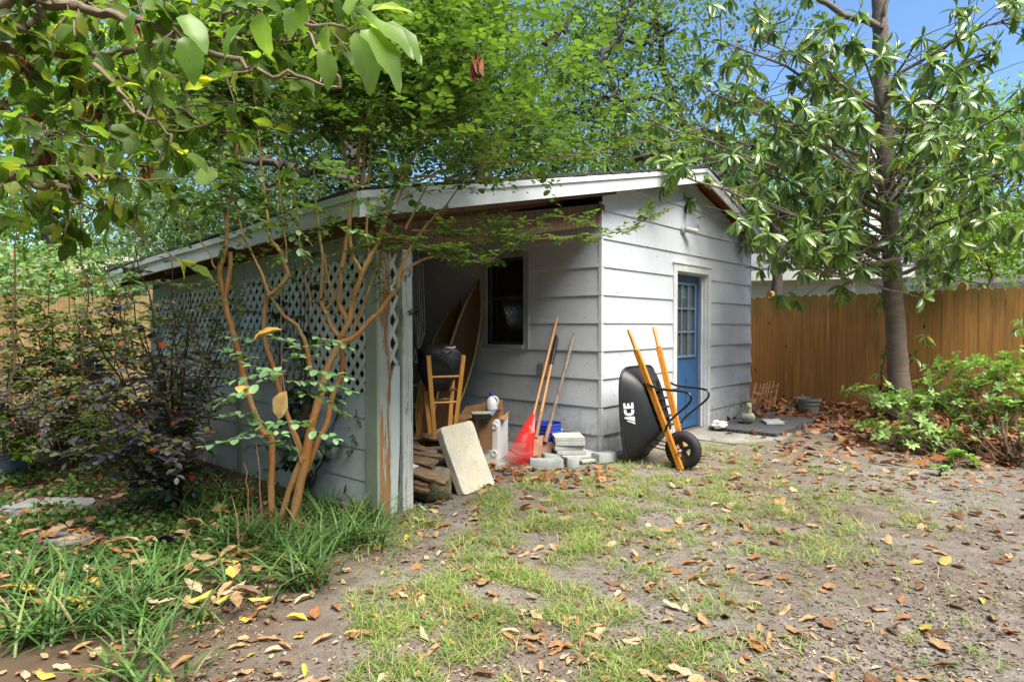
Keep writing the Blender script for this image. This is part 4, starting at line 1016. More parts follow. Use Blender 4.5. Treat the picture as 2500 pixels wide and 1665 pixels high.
d = (s2t-s2f).normalized(); sd = Vector((0.95, 0.25, 0)).normalized(); nn = sd.cross(d).normalized()
rws = []
for v, hw in ((0, .072), (.5, .078), (1, .082)):
    c = b-d*(0.205*v-.02); rws.append([c+sd*(hw*x)+nn*(0.012*(x*x)) for x in (-1, -.7, 0, .7, 1)])
mb.sheet(rws); mb.sheet([[p+nn*.003 for p in r[::-1]] for r in rws]); mb.build('blade', M['rust'], s2)

# stacked pavers
def paver(o, ax, ay, h, name, m, label, cat, group, mossy=None):
    mb = MB(); mb.box(o, ax, ay, Z*h, 0, 0.004)
    return solo(name, mb, m, label, cat, Vector(o)+(ax+ay)/2, group)
pf = P(1355, 1113, 6.03); ax = Vector((0.985, 0.06, 0)); ay = Vector((-0.10, 1, 0))*0.3
px_ = Vector((pf.x, 6.03, 0))
G1 = 'pale pavers stacked beside the shed corner'
for i, (o, yaw, dx) in enumerate(((0.065, 0.05, 0.02), (0.108, 0.10, 0.0), (0.152, -0.02, 0.005), (0.194, 0.0, 0.0))):
    R = Matrix.Rotation(yaw, 3, 'Z'); nm = ['bottom paver of the four-high stack, turned a little clockwise', 'second paver from the bottom of the stack by the bucket', 'third paver up in the stack by the bucket', 'clean topmost paver of the stack beside the blue bucket'][i]
    paver(px_+Z*o+Vector((dx, 0, 0)), R @ Vector((0.285, 0.02, 0)), R @ Vector((-0.02, 0.285, 0)), 0.040, 'paver', M['paver'], 'pale grey square paver, '+nm, 'paver', G1)
for i, (x, y, z, yaw, s_) in enumerate(((0.62, 5.98, 0.034, 0.5, .30), (0.66, 5.93, 0.006, 0.45, .30), (0.50, 5.95, 0.036, 0.3, .24))):
    R = Matrix.Rotation(yaw, 3, 'Z'); nm = ['upper of the two tiles askew under the paver stack', 'lowest thin tile sticking out by the shed corner', 'small tile under the front of the paver stack'][i]
    paver(Vector((x, y, z)), R @ Vector((s_, 0, 0)), R @ Vector((0, .26, 0)), 0.024, 'paver', M['paver'], 'off-white '+nm, 'paver', G1)
# grey edging stones
def edging(p, yaw, L_, label, h=0.085):
    R = Matrix.Rotation(yaw, 3, 'Z'); t = []
    o = Vector(p); pts = []
    for i in range(9): x = L_*i/8; pts.append(o+R @ Vector((x, -0.022*math.sin(PI*i/8), 0)))
    for i in range(5): a = -PI/2+PI*i/4; pts.append(o+R @ Vector((L_+0.035*math.cos(a), 0.06+0.06*math.sin(a), 0)))
    for i in range(8, -1, -1): x = L_*i/8; pts.append(o+R @ Vector((x, .12-0.022*math.sin(PI*i/8), 0)))
    mb = MB(); n = len(pts); c = sum(pts, Vector())/n
    low = pts; hi = [q+Z*(h-.012) for q in pts]; hi2 = [q+(c-q).normalized()*.010+Z*h for q in pts]
    vs_ = low+hi+hi2; fs_ = []
    for k in range(n): fs_ += [(k, (k+1) % n, n+(k+1) % n, n+k), (n+k, n+(k+1) % n, 2*n+(k+1) % n, 2*n+k)]
    fs_.append(tuple(2*n+k for k in range(n))); mb.add(vs_, fs_, 0, True)
    return solo('edging_stone', mb, M['edging'], label, 'edging stone', o, 'grey edging stones at the shed foot')
edging(G(1294, 1146), 0.06, 0.28, 'long grey curved edging stone lying in front of the shovels')
edging(G(1376, 1143)+Vector((0.035, 0, 0)), 0.12, 0.09, 'short grey edging stone at the right end of the long one')
edging(G(1330, 1128)+Z*0.02, 0.25, 0.20, 'grey edging stone lying flat under the bucket and pavers', 0.05)
edging(G(1463, 1131), 0.55, 0.22, 'grey edging stone set at the shed corner by the wheelbarrow tray')

# white plastic bin with cardboard
bo = Vector((-0.125, 6.05, 0)); bx = Vector((-0.94, 0.22, 0)).normalized(); by = Vector((0.30, 0.95, 0)).normalized()
wbn = thing('plastic_bin', 'white plastic storage bin with round feet, lying beside the red rake', 'bin', bo)
mb = MB(); mb.box(bo, bx*0.42, by*0.30, Z*0.40, 0, 0.018); mb.build('shell', M['white'], wbn)
for z in (0.075, 0.335): 
    mb = MB(); c = bo+bx*0.045+Z*z-by*0.0005; mb.lathe(c, [(0.034, -0.004), (0.032, 0.010), (0.022, 0.012), (0.020, 0.006)], 20, -by)
    mb.build('foot', M['white'], wbn)
cb = thing('cardboard_box', 'torn open brown cardboard box draped over the white bin', 'cardboard box', bo+bx*.2+Z*.405)
def flap(pts, th=0.004, nm='flap'):
    mb = MB(); n = (Vector(pts[1])-Vector(pts[0])).cross(Vector(pts[2])-Vector(pts[1])); mb.prism(pts, n, th); mb.build(nm, M['card'], cb)
B0 = bo+Z*0.405
flap([B0+bx*0.05-by*.02, B0+bx*0.50-by*.05, B0+bx*0.50+by*.26, B0+bx*0.0+by*.28], nm='base')
flap([B0+bx*0.055-by*.022, B0+bx*0.19-by*.026, B0+bx*0.18-by*.030-Z*.30, B0+bx*0.055-by*.028-Z*.29])
flap([B0+bx*0.22-by*.030, B0+bx*0.46-by*.045, B0+bx*0.42-by*.060-Z*.26, B0+bx*0.24-by*.040-Z*.22])
flap([B0+bx*0.48+by*.24, B0+bx*0.04+by*.26, B0+bx*0.06+by*.30+Z*.155, B0+bx*0.44+by*.28+Z*.075])
flap([B0+bx*0.0+by*.26, B0+bx*0.015+by*.02, B0-bx*0.055+by*.05-Z*.02, B0-bx*0.05+by*.18+Z*.06])
flap([B0+bx*0.015+by*.02, B0+bx*0.08-by*.02, B0+bx*0.0-by*.04+Z*.10, B0-bx*0.03-by*.0+Z*.10])
# bleach jug
jb = P(1200, 993, 6.20); jb.z = 0.425
jug = thing('bleach_jug', 'white plastic jug with blue cap and blue label standing on the cardboard', 'jug', jb)
mb = MB(); mb.lathe(jb, [(0.0, 0), (0.052, 0.0), (0.058, 0.006), (0.058, 0.10), (0.056, 0.12), (0.048, 0.145), (0.030, 0.170), (0.021, 0.180), (0.021, 0.195)], 28, sx=1.0); mb.build('bottle', M['white'], jug)
mb = MB(); mb.tube(smooth([jb+Vector((.018, -.01, .178)), jb+Vector((.052, -.012, .172)), jb+Vector((.066, -.012, .14)), jb+Vector((.052, -.012, .105))]), 0.013, 10); mb.build('handle', M['white'], jug)
mb = MB(); mb.lathe(jb, [(0.0592, 0.012), (0.0592, 0.062)], 28, cap0=False, cap1=False); mb.build('label', mat('blue_printed_label', (0.02, 0.10, 0.42), (0.30, 0.42, 0.55), 26, 0.4, 0), jug)
mb = MB(); mb.lathe(jb, [(0.024, 0.19), (0.024, 0.212), (0.02, 0.216), (0, 0.216)], 20); mb.build('cap', M['blue'], jug)
# mouldy tray
tb = P(1178, 1018, 6.02); tb.z = 0.408
mb = MB(); mb.box(tb-Vector((.085, .06, 0)), Vector((.17, .02, 0)), Vector((-.02, .12, 0)), Z*.055, 0, .008); mb.box(tb+Vector((-.093, -.066, .0555)), Vector((.186, .02, 0)), Vector((-.02, .134, 0)), Z*.012, 1, .003)
solo('food_tub', mb, [M['black'], M['stone']], 'black dish with a mouldy green lid beside the jug on the cardboard', 'dish', tb)

# upside-down stools on a low dark pile
def stool(c, yaw, z0, top_w, leg_h, label, seat_r=0.165):
    t = thing('wooden_stool', label, 'stool', (c[0], c[1], z0), 0, 'stools stored upside down in the carport'); c = Vector((c[0], c[1], z0)); R = Matrix.Rotation(yaw, 3, 'Z')
    mb = MB(); mb.lathe(c, [(0, 0), (seat_r-.012, 0), (seat_r, .010), (seat_r, .024), (seat_r-.02, .034), (0, .034)], 32); mb.build('seat', M['seatwood'], t)
    ft = []
    for sx, sy in ((-1, -1), (1, -1), (1, 1), (-1, 1)):
        a = c+R @ Vector((sx*.085, sy*.085, .034)); b = c+R @ Vector((sx*top_w, sy*top_w, leg_h)); ft.append((a, b))
        mb = MB(); mb.beam(a, b, 0.036, 0.022, (b-a).cross(R @ Vector((1, 0, 0))), c=0.002); mb.build('leg', M['stoolwood'], t)
    for k, zf in ((0, .42), (1, .55), (2, .42), (3, .55), (0, .74), (2, .70)):
        a = ft[k][0].lerp(ft[k][1], zf); b = ft[(k+1) % 4][0].lerp(ft[(k+1) % 4][1], zf); mb = MB(); mb.tube([a, b], 0.0095, 10); mb.build('rung', M['stoolwood'], t)
    return t
stool((-0.60, 5.42), 0.35, 0.335, 0.150, 0.715, 'light wooden stool upside down on its seat, holding the black bag between its legs')
stool((-0.92, 5.62), 0.1, 0.30, 0.155, 0.64, 'light wooden stool upside down, half hidden behind the front post', 0.16)
mb = MB()
for i in range(4): mb.box(Vector((-1.22+i*0.235, 5.15+i*.10, 0.27)), Vector((.22, .09, 0)), Vector((-.2, .52, 0)), Z*.026)
for x, y in ((-1.18, 5.22), (-0.45, 5.50), (-1.32, 5.62), (-.62, 5.90)): mb.box(Vector((x, y, 0)), Vector((.07, .03, 0)), Vector((-.03, .07, 0)), Z*.27)
solo('low_bench', mb, M['beamwood'], 'low dark plank bench under the upturned stools', 'bench', (-0.85, 5.5, 0))
# paint cans in front of the bench
for i, (x, y, col, lab) in enumerate(((-0.73, 5.10, (0.22, 0.05, 0.04), 'reddish old paint can under the stools'), (-0.58, 5.16, (0.25, 0.25, 0.25), 'grey old paint can with a pale lid, in front of the low bench'))):
    o = Vector((x, y, 0.0)); t = thing('paint_can', lab, 'paint can', o, 0, 'old paint cans by the bench')
    mb = MB(); mb.lathe(o, [(0, 0), (.07, 0), (.072, .004), (.072, .19), (.069, .196)], 24, cap1=False); mb.build('can_body', mat('can_paint', col, tuple(q*.6 for q in col), 8, .6, .1), t)
    mb = MB(); mb.lathe(o, [(.069, .196), (.062, .198), (.060, .190), (0, .190)], 24, cap0=False); mb.build('lid', M['grey'], t)
# black bag stuffed between the legs
bb = Vector((-0.63, 5.47, 0.70)); mb = MB(); vs_ = []; fs_ = []; n = 30; m = 20
for j in range(m+1):
    ph = PI*j/m
    for i in range(n):
        th = 2*PI*i/n; e = .42
        x = (abs(math.sin(ph))**e)*(abs(math.cos(th))**e)*(1 if math.cos(th) > 0 else -1); y = (abs(math.sin(ph))**e)*(abs(math.sin(th))**e)*(1 if math.sin(th) > 0 else -1); z = (abs(math.cos(ph))**.55)*(1 if math.cos(ph) > 0 else -1); x *= (1 if z > 0 else 1+.38*z); y *= (1 if z > 0 else 1+.3*z)
        q = Vector((x*.185, y*.16, z*.195)); nz = noise.noise(q*6)*.045+abs(noise.noise(q*11+Vector((5, 0, 0))))*.045
        q = q*(1.04-nz*3.6); q.z += 0.25; 
        if z > .6: q.x *= 1.04
        vs_.append(bb+Vector((q.x*.92-q.y*.2, q.y+q.x*.2, q.z-.02)))
for j in range(m):
    for i in range(n): fs_.append((j*n+i, (j+1)*n+i, (j+1)*n+(i+1) % n, j*n+(i+1) % n))
mb.add(vs_, fs_, 0, True)
bag = thing('travel_bag', 'black nylon bag stuffed between the legs of the upturned stool', 'bag', bb); mb.build('bag_body', M['bag'], bag, auto=80)
mb = MB(); mb.tube(smooth([bb+Vector((.06, -.17, .40)), bb+Vector((.09, -.20, .42)), bb+Vector((.13, -.19, .41)), bb+Vector((.15, -.14, .42))]), .009, 8); mb.build('zip_pull', M['grey'], bag)
mb = MB(); mb.tube(smooth([bb+Vector((-.12, -.16, .30)), bb+Vector((-.04, -.20, .35)), bb+Vector((.06, -.19, .33)), bb+Vector((.12, -.15, .24))]), .007, 8); mb.build('strap', M['black'], bag)

# surfboards leaning on the carport wall
def surf(tip, tail, wdt, m, label, face, th=0.055):
    t = thing('surfboard', label, 'surfboard', tail); d = tip-tail; L_ = d.length; d.normalize(); x = d.cross(face).normalized(); nn = x.cross(d).normalized()
    N_ = 22; rt1 = []; mb = MB(); rws = []
    for i in range(N_+1):
        v = i/N_; hw = wdt/2*max(0.02, (1-abs(2*v-0.94)**2.3)**.75 if abs(2*v-.94) < 1 else 0.02); hw = max(hw, .006)
        tk = th/2*max(.15, math.sin(PI*min(max(v, .02), .98))**.5); c = tail+d*(L_*v)+nn*(-0.05*(2*v-1)**2)
        prof = [(-1, 0), (-.93, .75), (-.7, 1), (0, 1.05), (.7, 1), (.93, .75), (1, 0), (.93, -.75), (.7, -1), (0, -1.05), (-.7, -1), (-.93, -.75)]
        rws.append([c+x*(hw*a)+nn*(tk*b) for a, b in prof])
    vs_, fs_ = loop_sheet(rws); mb.add(vs_, fs_, 0, True); mb.add(rws[0], [tuple(range(12))[::-1]]); mb.add(rws[-1], [tuple(range(12))])
    mb.build('deck', m, t)
    for sgn in (0, 6):
        mb = MB(); mb.tube([r[sgn] for r in rws[1:-1]], [0.006+0.014*math.sin(PI*i/(N_-2)) for i in range(N_-1)], 8); mb.build('rail_band', M['boardrail'], t)
    mb = MB(); mb.tube([(r[2]+r[4])/2+nn*(.0012) for r in rws[1:-1]], .003, 5); mb.build('stringer', M['boardbrown'], t)
    return t
surf(P(1176, 682, 7.30), P(1068, 1078, 7.05), 0.34, M['boardbrown'], 'tall dark brown surfboard with a yellow edge leaning beside the window', Vector((.75, -1.0, 0)).normalized())
surf(P(1126, 730, 7.45), P(1030, 1070, 7.10), 0.38, M['boardlight'], 'shorter tan surfboard leaning behind the stools', Vector((.15, -1, 0)).normalized())

# rope coil on the post
t = thing('rope_coil', 'grey looped rope hung from the carport post', 'rope', P(1018, 800, 4.50))
mb = MB()
for k in range(9):
    x0, x1 = random.uniform(1008, 1022), random.uniform(1022, 1040); zb = random.uniform(800, 868); zt_ = random.uniform(600, 650)
    pts = [P(x0, zt_, 4.52+k*.008), P(x0-random.uniform(-2, 8), 740, 4.50+k*.008), P(x0+2, zb-20, 4.49+k*.008), P((x0+x1)/2, zb, 4.49+k*.008), P(x1, zb-28, 4.5+k*.008), P(x1-3, 740, 4.51+k*.008), P(x1-6, zt_, 4.53+k*.008)]
    mb.tube(smooth(pts), 0.0048, 6, jit=.08)
pts = [P(1012, 858, 4.49), P(1010, 880, 4.49), P(1018, 888, 4.49), P(1018, 875, 4.50), P(1012, 850, 4.50)]; mb.tube(smooth(pts), .0045, 6)
mb.build('loops', M['rope'], t)
mb = MB(); mb.tube(smooth([P(996, 762, 4.44), P(1006, 758, 4.46), P(1022, 756, 4.5), P(1026, 762, 4.54), P(1010, 764, 4.5), P(1000, 768, 4.45)]), .006, 6); mb.build('tie', M['black'], t)

# old timber by the post
def plank(a, b, w_, h, label, up=Z, grp='old timber heaped behind the front post', m=None, nm='old_plank'):
    mb = MB(); a = Vector(a); b = Vector(b); n = 9; d = (b-a).normalized(); x = d.cross(up).normalized(); y = x.cross(d); rws = []
    prof = [(-1, -1), (0, -1.05), (1, -1), (1.04, 0), (1, 1), (.3, 1.05), (-.4, .97), (-1, 1), (-1.03, .1)]
    for i in range(n+1):
        c = a.lerp(b, i/n)+rv(.002); s = 1-.25*(i in (0, n))*random.random(); rws.append([c+x*(w_/2*p*s*random.uniform(.93, 1.05))+y*(h/2*q*s*random.uniform(.9, 1.08))+d*(random.uniform(-.02, .02) if i in (0, n) else 0) for p, q in prof])
    vs_, fs_ = loop_sheet(rws); mb.add(vs_, fs_, 0, True); mb.add(rws[0], [tuple(range(9))[::-1]]); mb.add(rws[-1], [tuple(range(9))])
    o = mb.build(nm, m or M['oldwood'], auto=30); 
    for v in o.data.vertices: v.co -= a
    o.location = a; tag(o, label, 'plank', grp); return o
plank(P(985, 1088, 4.85), P(1066, 1106, 4.80), .06, .030, 'topmost split grey plank of the heap behind the front post', Vector((0, -.3, 1)))
plank(P(985, 1118, 4.70), P(1060, 1133, 4.60), .085, .032, 'broad broken-ended plank in the middle of the heap', Vector((0, -.5, 1)))
plank(P(1040, 1112, 4.85), P(1078, 1118, 4.80), .07, .03, 'short splintered piece of wood lying on the heap', Vector((0, -.3, 1)))
plank(P(985, 1140, 4.60), P(1090, 1174, 4.50), .085, .03, 'long warped board with a rounded end leaning down over the rough block', Vector((0, -.6, 1)))
plank(P(985, 1168, 4.58), P(1048, 1184, 4.53), .07, .03, 'upper dark rounded board under the warped one', Vector((0, -.3, 1)), m=M['beamwood'])
plank(P(985, 1184, 4.56), P(1045, 1196, 4.51), .07, .028, 'lowest dark board of the heap, above the rough block', Vector((0, -.3, 1)), m=M['beamwood'])
plank(P(985, 1103, 4.76), P(1075, 1116, 4.70), .05, .025, 'narrow dark stick between the two upper planks of the heap', Vector((0, -.3, 1)))
plank(P(985, 1150, 4.64), P(1070, 1150, 4.60), .06, .03, 'grey batten lying level behind the warped board', Vector((0, -.3, 1)), m=M['greywood'])
plank(P(900, 1060, 4.62), P(855, 1200, 4.55), .10, .04, 'black rotten board leaning beside the corner post in front of the lattice wall', Vector((.3, -1, 0)), 'old timber heaped behind the front post', mat('black_rotten_wood', (.05, .035, .03), (.025, .02, .015), 6, .95, .7))
plank(G(1012, 1222), G(1040, 1250)+Z*.01, .018, .008, 'thin pale stick lying at the foot of the front post', m=M['trim'], nm='painted_stick')
def rock(c, r, m, name, label, cat, sq=(1, 1, .7), sub=3, amp=.25, seed=0, group=None):
    bm = bmesh.new(); bmesh.ops.create_icosphere(bm, subdivisions=sub, radius=1)
    for v in bm.verts:
        q = v.co.copy(); mx = max(abs(q.x), abs(q.y), abs(q.z)); q = q.lerp(q/mx, .45); q *= 1+amp*noise.noise(q*1.6+Vector((seed, 0, 0)))+amp*.25*noise.noise(q*7)
        v.co = Vector((q.x*r*sq[0], q.y*r*sq[1], q.z*r*sq[2]))
    lo = min(v.co.z for v in bm.verts)*.82; bm.verts.index_update()
    mb = MB(); mb.add([Vector(c)+v.co-Z*lo for v in bm.verts], [[v.index for v in f.verts] for f in bm.faces], 0, True); bm.free()
    return solo(name, mb, m, label, cat, c, group)
rock(P(1056, 1222, 4.74)*1.0, 0.125, M['concretedark'], 'rough_block', 'rough mossy concrete block between the front post and the leaning slab', 'rubble', (1.15, .8, 1.0), 4, .16, 3)
for o in bpy.data.objects:
    if o.name.startswith('rough_block'): o.location.z = 0.0
mb = MB(); mb.prism([P(1005, 1131, 4.60), P(1024, 1138, 4.58), P(1006, 1144, 4.58)], (0, 0, 1), .002); solo('paper_scrap', mb, M['trim'], 'white paper corner sticking out of the timber heap', 'paper', P(1010, 1138, 4.6))

# ================================================================== BY THE FENCE
# pad of cored charcoal bricks
A_ = Vector((2.42, 7.80, 0)); ua = Vector((0.754, -0.657, 0)); ub = DR
bw_, bl_ = 0.205, 0.39; proto = None; cnt = 0
for j in range(4):
    for i in range(4):
        if (j == 3 and i < 1): continue
        if cnt == 0:
            proto = thing('cored_brick', 'charcoal brick with three round holes, laid in the pad by the duck', 'brick', (0, 0, 0), 0, 'charcoal bricks laid as a pad')
            mb = MB(); mb.box((0.002, 0.002, 0), Vector((bw_-.006, 0, 0)), Vector((0, bl_-.006, 0)), Z*.062, 0, .004); mb.build('brick_body', M['brick'], proto)
            for k in range(3):
                mb = MB(); mb.lathe(Vector((.05+k*.052, .0025, .033)), [(.0155, 0), (.0155, .002)], 14, Vector((0, -1, 0))); mb.build('hole', M['black'], proto)
            t = proto
        else: t = copy_tree(proto)
        p = A_+ua*(i*bw_)+ub*(j*bl_); t.location = (p.x, p.y, -0.004+0.002*((i+j) % 2)); t.rotation_euler = (0, 0, math.atan2(ua.y, ua.x)); cnt += 1
        rn = ['front row by the door', 'second row', 'third row', 'back row by the duck'][j]; cn_ = ['nearest the shed wall', 'second from the wall', 'third from the wall', 'outermost'][i]
        t['label'] = 'charcoal cored brick, %s of the pad, %s' % (rn, cn_)
bri = [o for o in bpy.data.objects if o.name.startswith('cored_brick')]
# duck
dc = Vector((2.985, 8.02, 0.062)); dk = thing('duck_ornament', 'mossy cast stone duck sitting on the charcoal bricks', 'garden ornament', dc)
mb = MB(); f = Vector((-.1, -1, 0)).normalized()
rws = []
prof = [(-.115, .030, .10), (-.10, .045, .095), (-.07, .070, .085), (-.03, .085, .078), (.02, .090, .075), (.055, .078, .080), (.08, .052, .095), (.095, .02, .105)]
for (s, r, h) in prof:
    c = dc+f*s+Z*h; x = f.cross(Z); rws.append([c+x*(math.cos(a)*r)+Z*(math.sin(a)*r*.85) for a in [2*PI*k/18 for k in range(18)]])
for r in rws:
    for i, p in enumerate(r): r[i] = Vector((p.x, p.y, max(p.z, dc.z)))
vs_, fs_ = loop_sheet(rws); mb.add(vs_, fs_, 0, True); mb.add(rws[0], [tuple(range(18))[::-1]], 0, True); mb.add(rws[-1], [tuple(range(18))], 0, True)
nk = dc+f*.045+Z*.10
mb.tube(smooth([nk, nk+f*.012+Z*.045, nk+f*.01+Z*.09, nk+f*.015+Z*.125, nk+f*.03+Z*.142], 1), [.05, .045, .034, .029, .030, .034, .034, .032, .022, .012][:8] if False else .032, 16)
mb.lathe(nk+f*.018+Z*.105, [(.012, 0), (.030, .008), (.037, .028), (.034, .048), (.020, .062), (0, .066)], 18)
mb.build('duck_body', M['stone'], dk)
mb = MB(); mb.beam(nk+f*.045+Z*.128, nk+f*.085+Z*.118, .030, .016, Z, w1=.022, h1=.006); mb.build('bill', M['stone'], dk)
# shell, loose paver, small green pot plant
rock(G(1757, 1044, .06), .05, M['shell'], 'sea_shell', 'bleached white spiky shell on the corner of the brick pad', 'shell', (1.5, .8, .8), 3, .8, 5)
bpy.data.objects['sea_shell'].location.z = 0.055
a = G(1872, 1037, .065); mb = MB(); mb.box(a, Vector((.23, .02, 0)), Vector((.05, .30, 0)), Z*.03, 0, .005); solo('paver', mb, M['paver'], 'whitish tile lying loose on the brick pad near the leaf pile', 'paver', a)
# plastic pot
pc_ = P(1974, 1003, 9.3); pc_.z = 0.0; pt = thing('plant_pot', 'empty grey plastic pot standing in the leaves at the fence', 'pot', pc_)
mb = MB(); mb.lathe(pc_, [(.12, 0), (.145, .14), (.15, .145), (.15, .155), (.152, .20), (.168, .202), (.168, .235), (.155, .235), (.13, .02)], 32); mb.build('pot_wall', M['pot'], pt)
mb = MB()
for s in (-1, 1): mb.box(pc_+Vector((s*.168-.015, -.03, .17)), Vector((.03, 0, 0)), Vector((0, .06, 0)), Z*.05, 0, .005)
mb.build('lug', M['pot'], pt)
# thin-slat bundle against the fence
t = thing('slat_bundle', 'splayed bundle of thin orange wooden slats tied with wire, leaning at the shed end', 'wood slats', P(1860, 1000, 8.9)*1)
for i, (xb, yb, xt, yt, w_) in enumerate(((1832, 985, 1846, 936, .045), (1841, 1003, 1857, 937, .016), (1846, 1005, 1865, 936, .018), (1855, 995, 1868, 935, .016), (1862, 994, 1874, 933, .016), (1868, 994, 1880, 931, .018), (1877, 985, 1889, 930, .014), (1890, 990, 1900, 935, .018))):
    mb = MB(); mb.beam(P(xb-2, yb+10, 9.45+.02*i), P(xt, yt, 9.75+.02*i), w_*.72, .008, (0, 1, 0)); mb.build('slat', M['slat'], t)
for y0, y1 in ((958, 960), (945, 947)):
    mb = MB(); mb.tube([P(1836, y0, 9.58), P(1862, y1, 9.6), P(1902, y0-4, 9.7)], .002, 5); mb.build('wire', M['grey'], t)

# ================================================================== LEFT GARDEN THINGS
a = G(-60, 1172); t = thing('planter_trough', 'blue-grey metal trough planter at the left edge', 'planter', a)
mb = MB(); e = G(66, 1160)-a; n_ = Vector((-e.y, e.x, 0)).normalized()
mb.box(a, e, n_*.30, Z*.165, 0, .01); mb.box(a-n_*.006-e.normalized()*.006+Z*.155, e*1.02, n_*.312, Z*.016, 0, .004); mb.box(a-n_*.005+Z*.06, e, n_*.004, Z*.008)
mb.build('trough_body', M['trough'], t)
mb = MB(); mb.box(a+n_*.02+Z*.166+e*.01, e*.97, n_*.26, Z*.012); mb.build('soil', M['beamwood'], t)
def flagstone(c, rx, ry, label, seed):
    c = Vector(c); mb = MB(); pts = []
    for k in range(14): an = 2*PI*k/14; r = 1+.28*noise.noise(Vector((math.cos(an)*1.5, math.sin(an)*1.5, seed))); pts.append(c+Vector((math.cos(an)*rx*r, math.sin(an)*ry*r, 0)))
    mb.prism([p-Z*.02 for p in pts], Z, .035+.0)
    solo('stepping_stone', mb, M['flag'], label, 'stepping stone', c, 'flat stepping stones in the ground cover')
flagstone(G(110, 1235), .36, .20, 'far pale stepping stone half covered with leaves', 1)
flagstone(G(115, 1322), .24, .13, 'near pale stepping stone with leaves at its left end', 2)
flagstone(G(-60, 1340), .25, .2, 'stepping stone cut by the left edge of the picture', 7)
mb = MB(); c = G(392, 1345); mb.lathe(c, [(.055, 0), (.065, .07), (.068, .075), (.062, .075), (.05, .01)], 20, Vector((.6, -.4, .5)).normalized()); solo('nursery_pot', mb, M['black'], 'black nursery pot tipped over among the strap leaves', 'pot', c)
mb = MB(); mb.prism([G(362, 1192, .03), G(408, 1201, .04), G(414, 1186, .05)], Z, .006); solo('broken_tile', mb, M['flag'], 'pale triangular shard lying in the planting', 'shard', G(390, 1195))

# ================================================================== NEIGHBOURING BUILDINGS
# house behind the right fence
nm = mat('white_clapboard', (0.72, 0.72, 0.66), (0.62, 0.62, 0.56), 3, .6, .1); rm = mat('lavender_grey_shingle', (0.19, 0.18, 0.21), (0.13, 0.125, 0.15), 14, .95, .5, .01)
hs = thing('neighbour_house', 'white clapboard house with grey shingle roof beyond the right fence', 'house', (9, 18, 0))
def pc3(px, py, Y): return P(px, py, Y)
def clap(mb, a, b, z0, z1f, st=.15, nrm=None):
    """clapboard wall between ground points a, b up to height function z1f(s)"""
    a = Vector(a); b = Vector(b); d = b-a; L_ = d.length; nrm = nrm or Vector((d.y, -d.x, 0)).normalized()
    z = z0
    zmax = max(z1f(0), z1f(.5), z1f(1))
    while z < zmax:
        pl = [(0, z), (L_, z), (L_, z+st), (0, z+st)]
        # clip by piecewise linear top given as two half planes
        s0, s1 = z1f(0), z1f(1)
        k = (s1-s0)/L_; pl = clip(pl, -k, 1, s0)
        if len(pl) >= 3: mb.add([a+d.normalized()*s+Z*zz+nrm*(.02*(z+st-zz)/st) for s, zz in pl], [tuple(range(len(pl)))])
        z += st
    return mb
# gable wall facing left/camera: from px 2170 to px 2276, its edge rising to the left
Yh = 17.5
g0 = pc3(2120, 700, Yh); g1 = pc3(2200, 700, Yh); g2 = pc3(2276, 700, Yh-1.6)
mb = MB(); clap(mb, (g0.x, g0.y, 0), (g1.x, g1.y, 0), 0, lambda s: 6.2); clap(mb, (g1.x, g1.y, 0), (g2.x, g2.y, 0), 0, lambda s: 5.3-2.9*s); mb.build('side_wall', nm, hs)
mb = MB(); e0 = Vector((g1.x, g1.y, 5.3)); e1 = Vector((g2.x, g2.y, 2.4)); mb.beam(e0+Z*.1, e1+Z*.1+(e1-e0)*.08, .25, .14); mb.build('rake_trim', mat('dark_trim', (.05, .05, .05), None, 4, .7, 0), hs)
r0 = Vector((g1.x, g1.y, 5.45)); r1 = Vector((g2.x, g2.y-.1, 2.5))+(g2-g1)*.06
bk_ = Vector((0.5, 2.5, 0))
mb = MB(); mb.prism([r0, r1, r1+bk_*1.2, r0+bk_*1.2], Z, .06); mb.build('roof', rm, hs)
# low wing to the right with a big grey roof
w0 = pc3(2268, 702, 16.0); w1 = pc3(2620, 690, 13.2)
mb = MB(); clap(mb, (w0.x, w0.y, 0), (w1.x, w1.y, 0), 0, lambda s: 2.32); mb.build('wing_wall', nm, hs)
mb = MB(); a = Vector((w0.x-.2, w0.y-.35, 2.38)); b = Vector((w1.x, w1.y-.35, 2.38)); u = Vector((1.6, 3.2, 1.15)); mb.prism([a, b, b+u, a+u], Vector((0, 0, 1)), .08); mb.build('wing_roof', rm, hs)
mb = MB(); mb.box(a-Z*.12, b-a, Vector((0, -.03, 0)), Z*.15); mb.build('gutter', nm, hs)
# lower garage left of it (seen between shed and trunk)
c0 = pc3(1700, 700, 16.5); c1 = pc3(2185, 690, 15.0)
gr = thing('neighbour_garage', 'low cream garage with lavender-grey roof seen between the shed and the magnolia trunk', 'garage', (c0.x, c0.y, 0))
mb = MB(); clap(mb, (c0.x, c0.y, 0), (c1.x, c1.y, 0), 0, lambda s: 2.5, .2); mb.build('garage_wall', mat('cream_wall', (.55, .53, .42), (.48, .46, .36), 3, .7, .1), gr)
mb = MB(); a = Vector((c0.x, c0.y-.4, 2.62)); b = Vector((c1.x+.2, c1.y-.4, 2.62)); u = Vector((.5, 3.4, 1.25)); mb.prism([a, b, b+u, a+u], Z, .08); mb.build('garage_roof', rm, gr)
mb = MB(); mb.box(a-Z*.22, b-a, Vector((0, -.03, 0)), Z*.24); mb.build('eave_trim', nm, gr)
mb = MB()
for s_ in (.18, .78): q = Vector((c0.x, c0.y, 0)).lerp(Vector((c1.x, c1.y, 0)), s_)+Vector((0, -.06, 0)); mb.box(q, Vector((.16, 0, 0)), Vector((0, .04, 0)), Z*2.4)
mb.build('corner_board', nm, gr)
